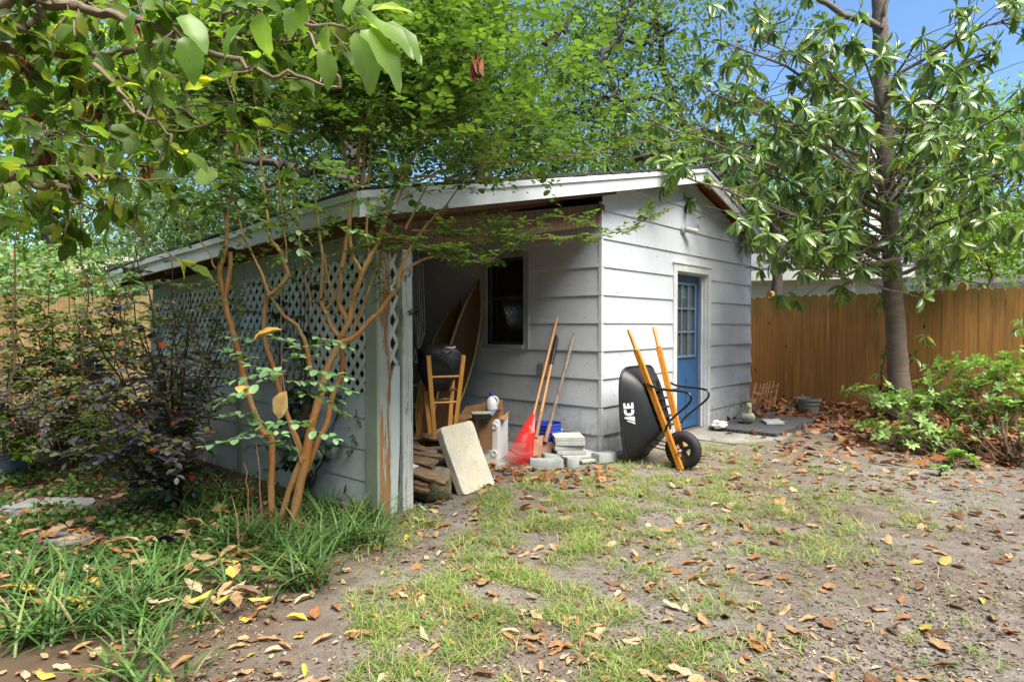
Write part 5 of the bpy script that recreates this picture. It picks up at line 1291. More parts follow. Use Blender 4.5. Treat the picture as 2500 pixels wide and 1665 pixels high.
# ivy covered outbuilding behind the left fence
ob = thing('ivy_outbuilding', 'old outbuilding with a grey board roof overgrown by ivy behind the left fence', 'outbuilding', (-8, 12, 0))
mb = MB(); a = Vector((-12.5, 10.6, 1.78)); b = Vector((-3.9, 11.5, 1.85)); u = Vector((-.3, 3.0, .95)); mb.prism([a, b, b+u, a+u], Z, .08)
mb.build('board_roof', mat('grey_board_roof', (.42, .38, .32), (.25, .22, .18), 5, .9, .6, .01, (1, 8, 1)), ob)
mb = MB(); mb.box(Vector((-12.3, 10.9, 0)), Vector((8.2, .85, 0)), Vector((-.02, .2, 0)), Z*1.9); mb.build('board_wall', M['oldwood'], ob)

# ================================================================== PLANTS
def at(lst, Yc, dz=0):      # picture trace -> points; each (px, py, distance offset)
    return [P(p[0], p[1], Yc+(p[2] if len(p) > 2 else 0)) for p in lst]
def stem(mb, pts, r0, r1, amp=.004, sub=3, n=10, jit=.05):
    q = rough_path(pts, amp, sub); mb.tube(q, taper(len(q), r0, r1), n, jit=jit); return q

# ---------------------------------------------------------------- crape myrtle in front of the lattice wall
cm_base = G(690, 1318); YC = cm_base.y
cmt = thing('crape_myrtle', 'multi-stemmed crape myrtle with peeling cinnamon bark in front of the lattice wall', 'tree', (cm_base.x, cm_base.y, 0))
def catmull(p, n):
    out = []
    for i in range(len(p)-1):
        a = p[max(i-1, 0)]; b = p[i]; c = p[i+1]; d = p[min(i+2, len(p)-1)]
        for k in range(n):
            t = k/n; out.append(.5*((2*b)+(c-a)*t+(2*a-5*b+4*c-d)*t*t+(3*b-a-3*c+d)*t*t*t))
    out.append(p[-1]); return out
tips = []
def pxof0(v): return 1250+F*v.x/v.y, 794.7-F*(v.z-CH)/v.y
def cstem(trace, r0, r1, amp=.006, keep=True, dy=0.0):
    mb = MB(); q = stem(mb, catmull(at(trace, YC+dy), 4), r0*.70, r1*.66, min(amp, .003)*.5, 1, jit=.07); mb.build('stem', M['crapebark'], cmt)
    if keep: tips.append(q)
    return q
YC = 3.95
cstem([(664, 1310), (662, 1200), (664, 1120), (662, 1068), (645, 1058), (621, 1006), (597, 933), (586, 880), (573, 824), (554, 764), (548, 727)], .030, .026, .002)
cstem([(548, 727), (539, 690), (537, 660), (546, 630), (552, 600), (554, 533), (560, 490), (571, 446), (585, 290), (603, 214), (606, 120), (612, 20), (620, -60)], .024, .010)
cstem([(548, 727), (556, 690), (562, 650), (562, 615)], .022, .020, keep=False)
cstem([(545, 640), (527, 655), (517, 640), (514, 625), (470, 560), (430, 520)], .012, .004)
cstem([(554, 533), (540, 491), (536, 400), (533, 312), (529, 192), (528, 90)], .014, .006)
cstem([(712, 1318), (718, 1260), (728, 1200), (748, 1109), (760, 1042), (779, 976), (790, 935), (797, 903), (815, 865), (833, 824)], .046, .028, .002, False)
cstem([(622, 1345), (645, 1312), (672, 1285), (688, 1255), (700, 1215), (724, 1150), (742, 1115)], .026, .030, .002, False, -.02)
cstem([(741, 1120), (725, 1075), (712, 1042), (688, 976), (670, 903), (648, 836), (646, 776), (651, 721)], .026, .022, .003, False, .04)
cstem([(760, 910), (745, 836), (733, 810), (724, 794), (688, 764), (657, 715), (640, 670), (621, 630), (600, 590), (591, 564), (575, 500), (560, 440)], .022, .005)
cstem([(653, 722), (672, 712), (703, 673), (697, 650), (690, 625), (679, 606), (662, 585), (657, 557), (650, 500), (645, 460), (636, 380), (628, 300), (616, 200), (603, 120)], .021, .008)
cstem([(748, 1150), (775, 1080), (797, 1035), (806, 985), (820, 945), (833, 915), (836, 880), (834, 850)], .028, .024, .003, False, .1)
cstem([(833, 824), (848, 788), (836, 760), (827, 739), (829, 710), (833, 679), (838, 640), (842, 606), (850, 560), (856, 510), (866, 450), (873, 400), (880, 300), (893, 240), (903, 160), (906, 60), (905, -60)], .026, .010)
cstem([(836, 820), (854, 776), (862, 730), (876, 691), (890, 655), (906, 624), (925, 590), (936, 552), (950, 500), (966, 470), (985, 430), (1017, 367), (1040, 315), (1062, 265), (1090, 200), (1119, 153), (1150, 80)], .026, .011, dy=-.05)
cstem([(885, 665), (870, 640), (860, 620), (853, 560), (855, 478), (839, 367), (824, 310), (807, 265), (775, 166), (750, 110), (737, 86), (724, 41), (715, -30)], .018, .008)
cstem([(826, 820), (810, 800), (803, 780), (790, 752), (783, 735), (786, 690), (788, 624), (782, 590), (779, 551), (770, 480), (765, 400), (750, 300)], .022, .005)
cstem([(800, 752), (812, 728), (806, 700), (797, 660), (792, 620)], .013, .010, keep=False)
cstem([(833, 836), (860, 826), (882, 806), (905, 780), (924, 764), (950, 728), (967, 709), (985, 668), (1000, 652), (1027, 636), (1055, 628), (1076, 620), (1110, 600)], .025, .006, dy=-.1)
cstem([(972, 705), (975, 670), (985, 640), (1000, 610), (1020, 580), (1050, 540), (1090, 500), (1120, 460), (1160, 415)], .017, .005, dy=-.12)
cstem([(990, 560), (1010, 520), (1035, 470), (1060, 420)], .012, .005, dy=-.1)
cstem([(862, 806), (872, 775), (888, 739), (898, 715), (906, 690), (916, 665), (925, 640), (940, 632)], .014, .009, dy=.05)
cstem([(902, 620), (895, 560), (898, 478), (903, 400), (905, 351), (915, 290), (950, 200), (990, 120)], .013, .005)
cstem([(966, 500), (990, 455), (1030, 440), (1060, 425), (1095, 415)], .014, .005, dy=-.1)
cstem([(880, 478), (888, 400), (893, 319), (900, 240), (906, 191), (909, 143), (905, 40)], .014, .006)
# thin shoots
for tr in ([(735, 1130), (690, 1000), (680, 900)], [(692, 1010), (690, 930), (688, 830), (686, 725)], [(760, 760), (740, 640), (730, 560), (716, 420)], [(640, 1285), (634, 1150), (625, 1080)],
           [(700, 640), (690, 520), (680, 400), (672, 260)], [(610, 1300), (606, 1200), (595, 1130)], [(955, 450), (1090, 415), (1210, 380)], [(860, 470), (930, 425), (1010, 410), (1100, 402), (1200, 400)]):
    mb = MB(); stem(mb, at(tr, YC-.05), .0055, .003, .006, n=6); mb.build('shoot', M['pinktwig'], cmt)
tw = MB(); lv = Leaves(); lp_ = Leaves()
# the bright low sprays in front of the stems
for (x0, y0, x1, y1, dY) in ((700, 915, 600, 880, -.6), (690, 905, 560, 920, -.75), (700, 905, 535, 970, -.8), (640, 960, 520, 965, -.8), (735, 850, 640, 800, -.5), (700, 850, 800, 835, -.55), (690, 880, 770, 860, -.55), (640, 880, 575, 860, -.5),
                        (745, 930, 860, 945, -.65), (735, 945, 845, 1000, -.6), (700, 1030, 820, 1060, -.75), (680, 1030, 560, 1065, -.85), (670, 1060, 500, 1075, -.9), (655, 1040, 750, 1020, -.7), (740, 900, 850, 910, -.6), (720, 960, 830, 970, -.6),
                        (620, 830, 545, 815, -.4), (600, 1010, 690, 1050, -.75), (650, 1080, 720, 1085, -.8), (760, 820, 850, 838, -.5), (600, 870, 540, 850, -.5), (700, 930, 800, 930, -.65), (640, 1010, 540, 1010, -.8)):
    a = P(x0, y0, YC+dY); b = P(x1, y1, YC+dY+random.uniform(-.15, .15)); spray(tw, lp_, a, b-a, (b-a).length, random.randint(8, 12), .058, 1.0, .0025, .1)
for (x0, y0, x1, y1) in ((530, 430, 640, 450), (540, 440, 620, 500), (600, 450, 700, 500), (640, 470, 740, 545), (680, 500, 765, 560), (560, 470, 660, 520), (700, 430, 600, 400), (620, 480, 540, 500), (660, 440, 760, 470), (720, 520, 800, 500), (590, 430, 500, 440), (560, 500, 480, 520), (800, 470, 880, 500), (850, 500, 940, 520), (900, 470, 990, 480), (780, 430, 860, 420), (940, 440, 1040, 450), (1000, 500, 1080, 520), (860, 440, 780, 400), (820, 540, 900, 560), (480, 560, 420, 580), (700, 560, 640, 590), (960, 520, 1020, 490)):
    a = P(x0, y0, YC-.5); b = P(x1, y1, YC-.55+random.uniform(-.15, .15))
    for _ in range(2): spray(tw, lv if random.random() < .5 else lp_, a+rv(.04), b-a+rv(.05), (b-a).length, random.randint(9, 13), .05, 1.0, .0022, .12)
# long leafy twigs reaching across the carport opening
for tr, dY in (([(990, 590), (1040, 612), (1073, 619), (1120, 632), (1171, 643), (1219, 623), (1262, 596)], -.3), ([(1006, 563), (1060, 566), (1119, 571), (1180, 575), (1230, 572), (1290, 560)], -.25),
               ([(1090, 625), (1132, 603), (1197, 588), (1327, 582), (1400, 578), (1460, 576), (1530, 562), (1590, 530)], -.2), ([(930, 560), (1000, 590), (1060, 600), (1130, 610)], -.4),
               ([(1165, 400), (1300, 392), (1420, 378), (1560, 350), (1640, 352), (1690, 360)], -.1), ([(1040, 540), (1150, 548), (1260, 538), (1380, 530), (1440, 545)], -.1), ([(1010, 430), (1120, 440), (1240, 432), (1340, 425)], -.3)):
    q = rough_path(at(tr, YC+dY), .006, 3); m2 = MB(); m2.tube(q, taper(len(q), .0055, .002), 6); m2.build('shoot', M['pinktwig'], cmt)
    for i in range(2, len(q)-1):
        d = (q[i+1]-q[i-1]).normalized()
        for s in (-1, 1):
            if random.random() < .9:
                sd = (d.cross(Z)*s+d*.6+rv(.2)+Z*.15); spray(tw, lv, q[i], sd, random.uniform(.10, .22), random.randint(6, 10), .042, .9, .0018, .1)
    spray(tw, lv, q[-1], q[-1]-q[-2], .12, 8, .04)
# the crown: twigs on the upper stems and sprays between them
def crown_pt(x0, x1, y0, y1, d0, d1): return P(random.uniform(x0, x1), random.uniform(y0, y1), random.uniform(d0, d1))
for q in tips:
    for i in range(0, len(q), 2):
        z = q[i].z
        ppx, ppy = pxof0(q[i])
        if z < 1.75 or random.random() < (.93 if ppy > 430 else .65 if ppy > 340 else .08): continue
        for k in range(2 if z < 2.3 else 3):
            a = random.uniform(0, 2*PI); sd = Vector((math.cos(a), math.sin(a), random.uniform(-.1, .7))); L_ = random.uniform(.18, .45)
            spray(tw, lv, q[i], sd, L_, int(L_*26)+3, .052, .9, .002, .15)
            e = q[i]+sd.normalized()*L_*.6
            for _ in range(2): spray(tw, lv, e, sd+rv(.6), L_*.6, int(L_*20)+3, .050, .9, .0016, .15)
N_ = 0
while N_ < 720:
    x, y = random.gauss(1000, 330), random.uniform(-60, 420)
    if x < 480 or x > 1700: continue
    if x > 1250 and random.random() > (1700-x)/450*.9: continue
    if x > 1150 and y < 150 and random.random() < .55: continue
    if y > 300 and random.random() < (.35 if x > 1000 else .85): continue
    if y > 380 and x < 1100: continue
    if x < 1000 and random.random() < .45: continue
    p = P(x, y, random.uniform(4.0, 5.6) if x < 1000 else random.uniform(3.2, 5.0)); d = Vector((random.gauss(.25, 1), random.gauss(0, 1), random.gauss(.2, .35)))
    L_ = random.uniform(.18, .42); spray(tw, lv, p, d, L_, int(L_*27)+3, .054, .9, .0018, .12); N_ += 1
# sparse sprays low in front of the lattice
for _ in range(85):
    p = P(random.uniform(500, 960), random.uniform(500, 740), random.uniform(3.6, 4.3)); spray(tw, lv, p, runit(), .15, 7, .034, .8, .0015, .1)
tw.build('twigs', M['twig'], cmt); lv.build('foliage', T_CRAPE, M['crapeleaf'], cmt); lp_.build('foliage', T_CRAPE, M['crapeleafpale'], cmt)

# leaves caught in the crape myrtle
def caught(px, py, Y, d, n, l, w_, m, label, k=3):
    lf = Leaves(); p = P(px, py, Y); lf.add((0, 0, 0), d, n, l, w_); o = lf.build('caught_leaf', T_DRY[k], m, None, (0, 0, 0)); o.location = p; tag(o, label, 'leaf'); return o
yel = mat('yellow_dead_leaf', (.62, .42, .10), (.55, .26, .05), 22, .5, .2); bei = mat('beige_dead_leaf', (.74, .56, .30), (.60, .36, .14), 18, .6, .2); grn = mat('lime_leaf', (.20, .34, .06), (.3, .4, .1), 18, .5, .1)
caught(700, 955, 3.15, (-.45, .1, -1), (-.3, -1, .2), .16, 1.5, bei, 'large curled beige leaf caught in the middle of the bright sprays', 0)
caught(618, 960, 3.1, (-1, 0, .35), (0, -1, .5), .10, 1.1, yel, 'small yellow leaf lying on the left bright spray', 0)
caught(690, 805, 3.4, (-1, 0, -.28), (0, -.6, 1), .17, .8, yel, 'long orange-yellow leaf lying on a twig above the sprays', 2)
caught(475, 430, 3.3, (1, 0, -.1), (0, -1, .5), .13, 1.6, grn, 'pale yellow leaf hanging at the edge of the broad-leaved branches', 3)

# ---------------------------------------------------------------- broad-leaved tree reaching in from the left
bt = thing('broad_leaved_tree', 'broad-leaved tree at the left whose grey limbs reach across the top', 'tree', (-4.3, 3.6, 0))
mb = MB(); trunk = rough_path([Vector((-4.3, 3.6, -.05)), Vector((-4.25, 3.5, 1.1)), Vector((-4.1, 3.45, 1.9)), Vector((-3.7, 3.3, 2.5)), Vector((-3.6, 3.2, 3.6))], .02, 4); mb.tube(trunk, taper(len(trunk), .12, .06), 12, jit=.05); mb.build('trunk', M['limbbark'], bt)
YB = 3.0; tr0 = Vector((-4.1, 3.45, 1.9)); tr1 = Vector((-3.7, 3.3, 2.5))
limbs = [
 ([(-90, 80), (0, 115), (107, 126), (198, 145), (257, 134), (343, 115), (440, 100), (536, 83), (600, 80), (640, 95)], .026, .009, tr1),
 ([(-60, 40), (-20, 20), (40, -8), (130, 8), (209, 29), (322, 54), (397, 70), (461, 96), (560, 150), (640, 170), (720, 190), (830, 215)], .030, .006, tr1),
 ([(-40, 20), (0, 38), (80, 86), (161, 137), (230, 158), (300, 193), (370, 230), (429, 268), (500, 300), (560, 330)], .016, .005, tr1),
 ([(-100, 220), (0, 257), (70, 300), (118, 327), (180, 325), (260, 330), (340, 350)], .013, .004, tr0),
 ([(-100, 430), (0, 431), (43, 434), (60, 415), (88, 385), (92, 350), (110, 300)], .022, .006, tr0),
 ([(43, 434), (90, 450), (139, 461), (177, 434), (210, 425), (260, 440), (300, 420)], .016, .004, None),
 ([(139, 461), (160, 480), (220, 500), (300, 540), (380, 600)], .010, .003, None),
 ([(461, 96), (520, 80), (570, 86), (616, 96), (695, 92), (743, 105), (807, 112), (870, 100)], .012, .004, None),
 ([(520, 60), (555, 35), (597, 25), (663, 35), (720, 45), (800, 60)], .011, .004, None),
 ([(230, 158), (290, 230), (340, 280), (420, 330), (440, 400)], .010, .004, None),
 ([(100, -60), (110, 0), (95, 45), (60, 70), (0, 68)], .018, .010, None),
 ([(370, 220), (330, 245), (270, 270), (210, 300)], .008, .004, None),
 ([(180, -20), (210, 10), (190, 60), (130, 70)], .012, .006, None)]
tw = MB(); lv = Leaves(); bl = []
for k, (tr, r0, r1, root) in enumerate(limbs):
    dy = random.uniform(-.35, .35); pts = at(tr, YB+dy)
    if root is not None: pts = [root]+pts
    mb = MB(); q = rough_path(pts, .010, 4); mb.tube(q, taper(len(q), r0, r1), 10, jit=.07); mb.build('limb', M['limbbark'], bt); bl.append(q)
def bigcluster(p, d, n, ls):
    d = Vector(d).normalized(); m = 4; L_ = random.uniform(.10, .28); pts = [p+d*(L_*i/m)+rv(.006) for i in range(m+1)]; tw.tube(pts, taper(m+1, .0045, .0025), 5, cap=False)
    for i in range(n):
        t = random.uniform(.3, 1); q = p+d*(L_*t); ld = d*.5+rv(.55)+Vector((0, 0, -.25)); lv.add(q, ld, Z*1.0+rv(.45)-Vector((0, .3, 0)), ls*random.uniform(.65, 1.2), random.uniform(.9, 1.3))
for q in bl:
    for i in range(3, len(q)):
        px = 1250+F*q[i].x/max(q[i].y, .1)
        if px < -150: continue
        for _ in range(1 if random.random() < .6 else 0): bigcluster(q[i], runit()+Vector((0, 0, .1)), random.randint(3, 6), .088)
N_ = 0
while N_ < 185:
    x, y = random.uniform(-80, 820), random.uniform(-80, 560)
    if y > 520-x*.15+60*math.sin(x*.02): continue
    if x > 430 and y > 330 and random.random() < .85: continue
    if x < 110 and 230 < y < 430 and random.random() < .75: continue
    bigcluster(P(x, y, random.uniform(3.2, 5.2)), runit(), random.randint(4, 8), .098); N_ += 1
# large leaves hanging close to the camera at the top middle
lb = Leaves()
for (x, y, dx, dz, l) in ((640, 30, -.1, -.6, .15), (700, 20, .2, -.9, .10), (860, 20, .9, -.5, .17), (890, 60, .8, -.25, .19), (880, 75, .9, -.75, .21), (865, 80, .45, -.9, .20), (850, 40, .3, .8, .14), (905, 30, .7, .3, .14), (930, 60, 1, -.5, .2), (800, 60, -.2, -.9, .11), (785, 120, .3, -.8, .13), (745, 0, -.3, -.9, .11), (895, 20, 0, .9, .13), (600, 60, -.6, -.6, .14), (440, 40, .6, -.5, .14), (450, 90, .3, -.9, .16), (330, 30, -.3, -.9, .12)):
    lb.add(P(x, y, 2.15+random.uniform(-.1, .25)), (dx, random.uniform(-.4, .2), dz), (random.uniform(-.3, .3), -.55, .8), l, .95)
mb = MB(); q = rough_path(at([(830, 215), (800, 150), (760, 90), (745, 45), (740, 0), (735, -60)], 2.6), .01, 3); mb.tube(q, taper(len(q), .006, .010), 8); mb.build('limb', M['limbbark'], bt)
mb = MB(); q = rough_path(at([(745, 60), (800, 65), (850, 75), (890, 80), (925, 95)], 2.3), .006, 3); mb.tube(q, taper(len(q), .007, .003), 8); mb.build('limb', M['limbbark'], bt)
tw.build('twigs', M['limbbark'], bt); lv.build('foliage', T_BIG, M['bigleaf'], bt); lb.build('foliage', T_BIG, leafmat('young_broad_leaf', [(0, (.16, .30, .05)), (1, (.30, .45, .12))], .35, .6, (1.4, 1.4, .6), .6, veins=.15), bt)
# withered brown pods and leaves among the limbs
lf = Leaves()
for (x, y) in ((38, 95), (175, 118), (172, 205), (235, 190), (225, 250), (75, 275), (100, 280), (60, 150), (10, 245), (95, 370), (105, 360), (355, 400), (215, 400), (85, 155), (320, 60), (1165, 140), (1160, 140)):
    c = P(x, y, 3.0)
    for _ in range(5): lf.add(c+rv(.012), Vector((0, 0, -1))+rv(.25), runit(), random.uniform(.06, .11), .8)
lf.build('withered_leaves', T_DRY[2], mat('withered_brown', (.28, .09, .03), (.16, .06, .025), 20, .7, .3), bt)

# ---------------------------------------------------------------- magnolia by the right fence
mgb = Vector((P(2206, 1035, 8.35).x, 8.35, 0)); mt = thing('magnolia_tree', 'glossy-leaved magnolia tree with a grey-brown trunk in front of the right fence', 'tree', mgb)
mb = MB(); tpts = [mgb-Z*.05, P(2200, 990, 8.36), P(2190, 850, 8.38), P(2181, 727, 8.4), P(2172, 560, 8.42), P(2165, 446, 8.43), P(2158, 320, 8.45), P(2153, 223, 8.46), P(2150, 110, 8.5), P(2149, 0, 8.5), P(2146, -250, 8.55)]
q = rough_path(tpts, .006, 5); rr_ = [.16, .138, .120, .112, .107, .104, .100, .097, .094, .09, .08]
rad = []
for i in range(len(q)):
    t = i/5; a = int(min(t, 9)); rad.append(rr_[a]+(rr_[min(a+1, 10)]-rr_[a])*(t-a)); rad[-1] *= 1+.02*math.sin(i*2.3)
mb.tube(q, rad, 20, jit=.03); mb.build('trunk', M['magbark'], mt); mtr = q
def tr_at(z):
    for a, b in zip(mtr, mtr[1:]):
        if a.z <= z <= b.z: return a.lerp(b, (z-a.z)/(b.z-a.z+1e-6))
    return mtr[-1]
tw = MB(); lv = Leaves()
def whorl(p, d, n=9, ls=.185):
    d = Vector(d).normalized(); x = d.orthogonal().normalized(); y = d.cross(x)
    for i in range(n):
        a = 2*PI*i/n+random.uniform(-.3, .3); sp = random.uniform(.7, 1.5); ld = d*random.uniform(.1, .8)+(x*math.cos(a)+y*math.sin(a))*sp-Z*random.uniform(.2, 1.4)
        nn = (d*1.0+Z*.9+rv(.25)); lv.add(p-d*random.uniform(0, .05), ld, nn, ls*random.uniform(.75, 1.12), random.uniform(.85, 1.15))
    for i in range(2): lv.add(p, d+rv(.3)+Z*.3, -(rv(1)), ls*.65, .8)
def branch_to(a, b, r0=.014, r1=.004, sag=.12, amp=.012):
    m = a.lerp(b, .5)+Z*(sag*random.uniform(-.3, 1))+rv(.04); q = rough_path(bez(a, m, b, 5), amp, 2); tw.tube(q, taper(len(q), r0, r1), 6, cap=False, jit=.05); return q
wh = 0
limb_t = [((1600, 300), 2.9, -.8), ((1700, 200), 3.4, -.6), ((1660, 290), 3.0, .3), ((1640, 420), 2.5, -1.2), ((1790, 230), 3.6, -.3), ((1850, 90), 4.4, .2), ((1890, 260), 3.3, -1.0), ((1800, 380), 2.7, -.5), ((1900, 420), 2.5, .2), ((1860, 520), 2.3, -.6), ((1870, 600), 2.1, -.9), ((1960, 560), 2.2, -.3), ((2000, 470), 2.5, -.8), ((2030, 340), 3.0, .5),
          ((2020, 200), 3.7, -.4), ((2090, 100), 4.2, -.8), ((2250, 90), 4.4, -.4), ((2330, 200), 3.6, -.7), ((2420, 130), 4.0, -.3), ((2500, 250), 3.5, -.6), ((2380, 320), 3.1, -.9), ((2490, 420), 2.7, -.3), ((2330, 430), 2.6, .3), ((2420, 500), 2.5, -.8), ((2300, 300), 3.2, -1.2), ((2060, 620), 2.1, -.9), ((2540, 560), 2.2, -.2), ((2230, 250), 3.3, -1.3), ((2120, 420), 2.5, -1.2), ((1950, 130), 4.2, -1.0), ((2480, 40), 4.7, -.4), ((2100, 300), 3.1, -1.3), ((1760, 100), 4.4, -.2), ((1960, 660), 2.0, -1.0)]
for (tp, z, dy) in limb_t:
    a = tr_at(z-.25); b = P(tp[0], tp[1], 8.2+dy*1.1); q = branch_to(a, b, .030 if abs(tp[0]-2160) > 250 else .022, .008, .2)
    whorl(b, (b-a), 10)
    for k in range(18):
        c = q[random.randint(len(q)//3, len(q)-1)]; e = c+Vector((random.gauss(0, .46), random.gauss(0, .45), random.gauss(-.04, .36)))
        pxe = 1250+F*e.x/e.y; pye = 795-F*(e.z-CH)/e.y
        if pye > 655 or (pxe < 1800 and pye > 470): e.z += .35
        if abs(pxe-2165) < 75 and e.y < 8.6 and random.random() < .75: continue
        branch_to(c, e, .007, .003, .05, .005); whorl(e, (e-c)+Z*.08, random.randint(7, 11)); wh += 1
# the low hanging branch in front of the fence, and saplings at its foot
for tr, ends in (([(2172, 640), (2130, 650), (2090, 680), (2070, 715)], 2), ([(2186, 610), (2215, 560), (2235, 500), (2238, 482)], 1)):
    pts = at(tr, 8.2); tw.tube(rough_path(pts, .004, 3), taper(len(pts)*3-2, .013, .004), 6, jit=.05)
    whorl(pts[-1], Vector((0, -.2, -.3)) if ends == 2 else Vector((.1, -.1, .8)), 8 if ends == 2 else 7, .17 if ends == 2 else .10)
    if ends == 2: whorl(P(2060, 725, 8.15), Vector((-.2, -.3, -.2)), 6, .16)
tw.build('branches', M['magbark'], mt); lv.build('foliage', T_MAG, M['magleaf'], mt)
mb = MB()
limb = at([(2150, 70), (2110, 50), (2060, 38), (2015, 10), (1985, -15)], 8.45); mb.tube(rough_path(limb, .01, 3), taper(13, .05, .03), 10, jit=.05); mb.build('limb', M['magbark'], mt)
mb = MB(); limb = at([(2152, 70), (2160, 30), (2175, -20)], 8.4); mb.tube(rough_path(limb, .01, 3), taper(7, .028, .02), 10); mb.build('limb', M['magbark'], mt)
def sapling(base_px, tops, label, Y):
    b = P(base_px[0], base_px[1], Y); b.z = 0; t = thing('magnolia_sapling', label, 'sapling', b, 0, 'magnolia saplings'); global tw, lv
    tw = MB(); lv = Leaves()
    for (x, y, n) in tops:
        e = P(x, y, Y+random.uniform(-.1, .1)); q = branch_to(b+Z*.02, e, .008, .004, 0, .006); whorl(e, Vector((0, -.2, 1)), n, .15)
        for k in range(2): c = q[random.randint(3, len(q)-2)]; lv.add(c, runit(), Z, .12)
    tw.build('stem', M['twig'], t); lv.build('foliage', T_MAG, M['magleaf'], t)
sapling((2260, 1010), [(2262, 818, 9), (2235, 870, 6), (2290, 880, 5), (2270, 930, 6)], 'magnolia sapling just right of the trunk in front of the fence', 8.5)
sapling((2150, 1000), [(2160, 855, 6), (2150, 905, 6), (2165, 950, 7), (2140, 970, 5)], 'thin magnolia sapling at the left of the trunk', 8.5)
sapling((2530, 1000), [(2500, 775, 8), (2490, 800, 6)], 'magnolia sapling cut by the right edge', 7.2)

# ---------------------------------------------------------------- azaleas
def azalea(base, clumps, label, Y0, stems):
    b = G(*base); t = thing('azalea_bush', label, 'shrub', b, 0, 'azaleas along the right fence'); tw = MB(); lv = Leaves()
    for (x, y, Y, r) in clumps:
        c = P(x, y, Y); q = rough_path(bez(b+rv(.04)+Z*.05, b.lerp(c, .5)+Vector((random.uniform(-.15, .15), 0, -.05)), c, 5), .012, 2); tw.tube(q, taper(len(q), .013, .004), 6, cap=False, jit=.05)
        for _ in range(int(22*r/.22)):
            e = c+Vector((random.gauss(0, r*.6), random.gauss(0, r*.55), random.gauss(0, r*.30))); 
            if e.z < .04: e.z = .06
            k = q[random.randint(len(q)//2, len(q)-1)]; tw.tube([k, k.lerp(e, .5)+rv(.015), e], [.003, .0025, .0018], 4, cap=False)
            d = (e-k+Z*.12).normalized(); x_ = d.orthogonal().normalized(); y_ = d.cross(x_)
            for i in range(random.randint(6, 9)):
                a = 2*PI*i/7+random.uniform(-.3, .3); lv.add(e-d*random.uniform(0, .02), (x_*math.cos(a)+y_*math.sin(a))*1.2+d*random.uniform(.2, .9), d+Z*.5, random.uniform(.05, .085), random.uniform(.9, 1.25))
    tw.build('branches', M['twig'], t); lv.build('foliage', T_AZ, M['azleaf'], t)
azalea((2465, 1135), [(2480, 935, 6.4, .26), (2430, 905, 6.6, .28), (2370, 925, 6.7, .26), (2300, 940, 6.8, .24), (2540, 990, 6.3, .3), (2500, 880, 6.8, .2), (2465, 1000, 6.3, .2), (2380, 1030, 6.4, .24), (2420, 880, 6.9, .14), (2330, 900, 6.8, .16), (2440, 960, 6.3, .25), (2340, 985, 6.6, .2), (2520, 1060, 5.9, .2)], 'large azalea bush with long bare lower branches at the right edge', 6.5, 4)
azalea((2330, 1120), [(2150, 965, 7.0, .20), (2100, 952, 7.1, .12), (2190, 985, 6.9, .22), (2250, 990, 6.8, .24), (2290, 975, 6.8, .2), (2210, 1065, 6.5, .24), (2165, 1050, 6.6, .18), (2270, 1070, 6.5, .24), (2330, 1075, 6.4, .18), (2110, 1030, 6.9, .10), (2240, 1030, 6.7, .16)], 'low spreading azalea bush in front of the magnolia trunk', 6.8, 4)
azalea((2345, 1150), [(2345, 1112, 5.9, .13)], 'small azalea shoot low in front of the larger bushes', 6.0, 1)
azalea((2300, 1165), [(2298, 1150, 5.5, .06)], 'tiny azalea seedling in the dirt', 5.6, 1)

# ---------------------------------------------------------------- dark loropetalum thicket at the left
def thicket(name, label, cat, base, ends, m, tmpl, ls, nsp, group=None, r=.012, sm='twig', spl=.28, ysc=.35, flat=.8):
    b = Vector(base); t = thing(name, label, cat, b, 0, group); tw = MB(); lv = Leaves()
    for e in ends:
        mid = b.lerp(e, .5)+Vector((random.uniform(-.08, .08), random.uniform(-.1, .1), .10)); q = rough_path(bez(b+rv(.03), mid, e, 6), .010, 2); tw.tube(q, taper(len(q), r, .003), 6, cap=False, jit=.05)
        for _ in range(nsp):
            c = q[random.randint(len(q)//3, len(q)-1)]; d = Vector((random.gauss(0, 1), random.gauss(0, ysc*2), random.gauss(.1, .35))); spray(tw, lv, c, d, random.uniform(.4, 1)*spl, random.randint(7, 12), ls, flat, .002, .15)
    tw.build('branches', M[sm], t); lv.build('foliage', tmpl, M[m], t); return t
T_LORO = template([0, .24, .32, .22, 0], [0, .3, .55, .82, 1], .25, .2)
B0_ = G(440, 1215)
thicket('purple_shrub', 'sprawling shrub with blackish-purple leaves left of the crape myrtle', 'shrub', B0_,
        [P(x, y, Y) for x, y, Y in ((420, 640, 4.3), (330, 600, 4.2), (300, 700, 4.1), (180, 760, 3.9), (250, 830, 3.9), (350, 800, 4.0), (420, 860, 4.1), (280, 920, 3.8), (380, 960, 3.9), (440, 900, 4.1), (320, 1040, 3.7), (200, 1060, 3.6), (420, 1060, 3.8), (480, 1000, 4.0), (360, 1100, 3.6), (500, 1080, 3.9), (160, 840, 3.9), (470, 760, 4.3), (250, 1000, 3.8), (130, 1100, 3.6))], 'purpleleaf', T_LORO, .066, 11, None, .012)
thicket('purple_shrub', 'taller bronze-olive leaved shrub against the end of the lattice wall', 'shrub', G(420, 1130),
        [P(x, y, Y) for x, y, Y in ((500, 720, 5.0), (540, 800, 4.9), (460, 700, 5.2), (420, 780, 5.1), (380, 740, 5.2), (560, 880, 4.8), (480, 900, 4.9), (400, 880, 5.1), (340, 820, 5.2), (500, 990, 4.8), (600, 760, 4.6), (360, 950, 5.0), (560, 690, 4.7))], 'oliveleaf', T_LORO, .054, 19, None, .009)
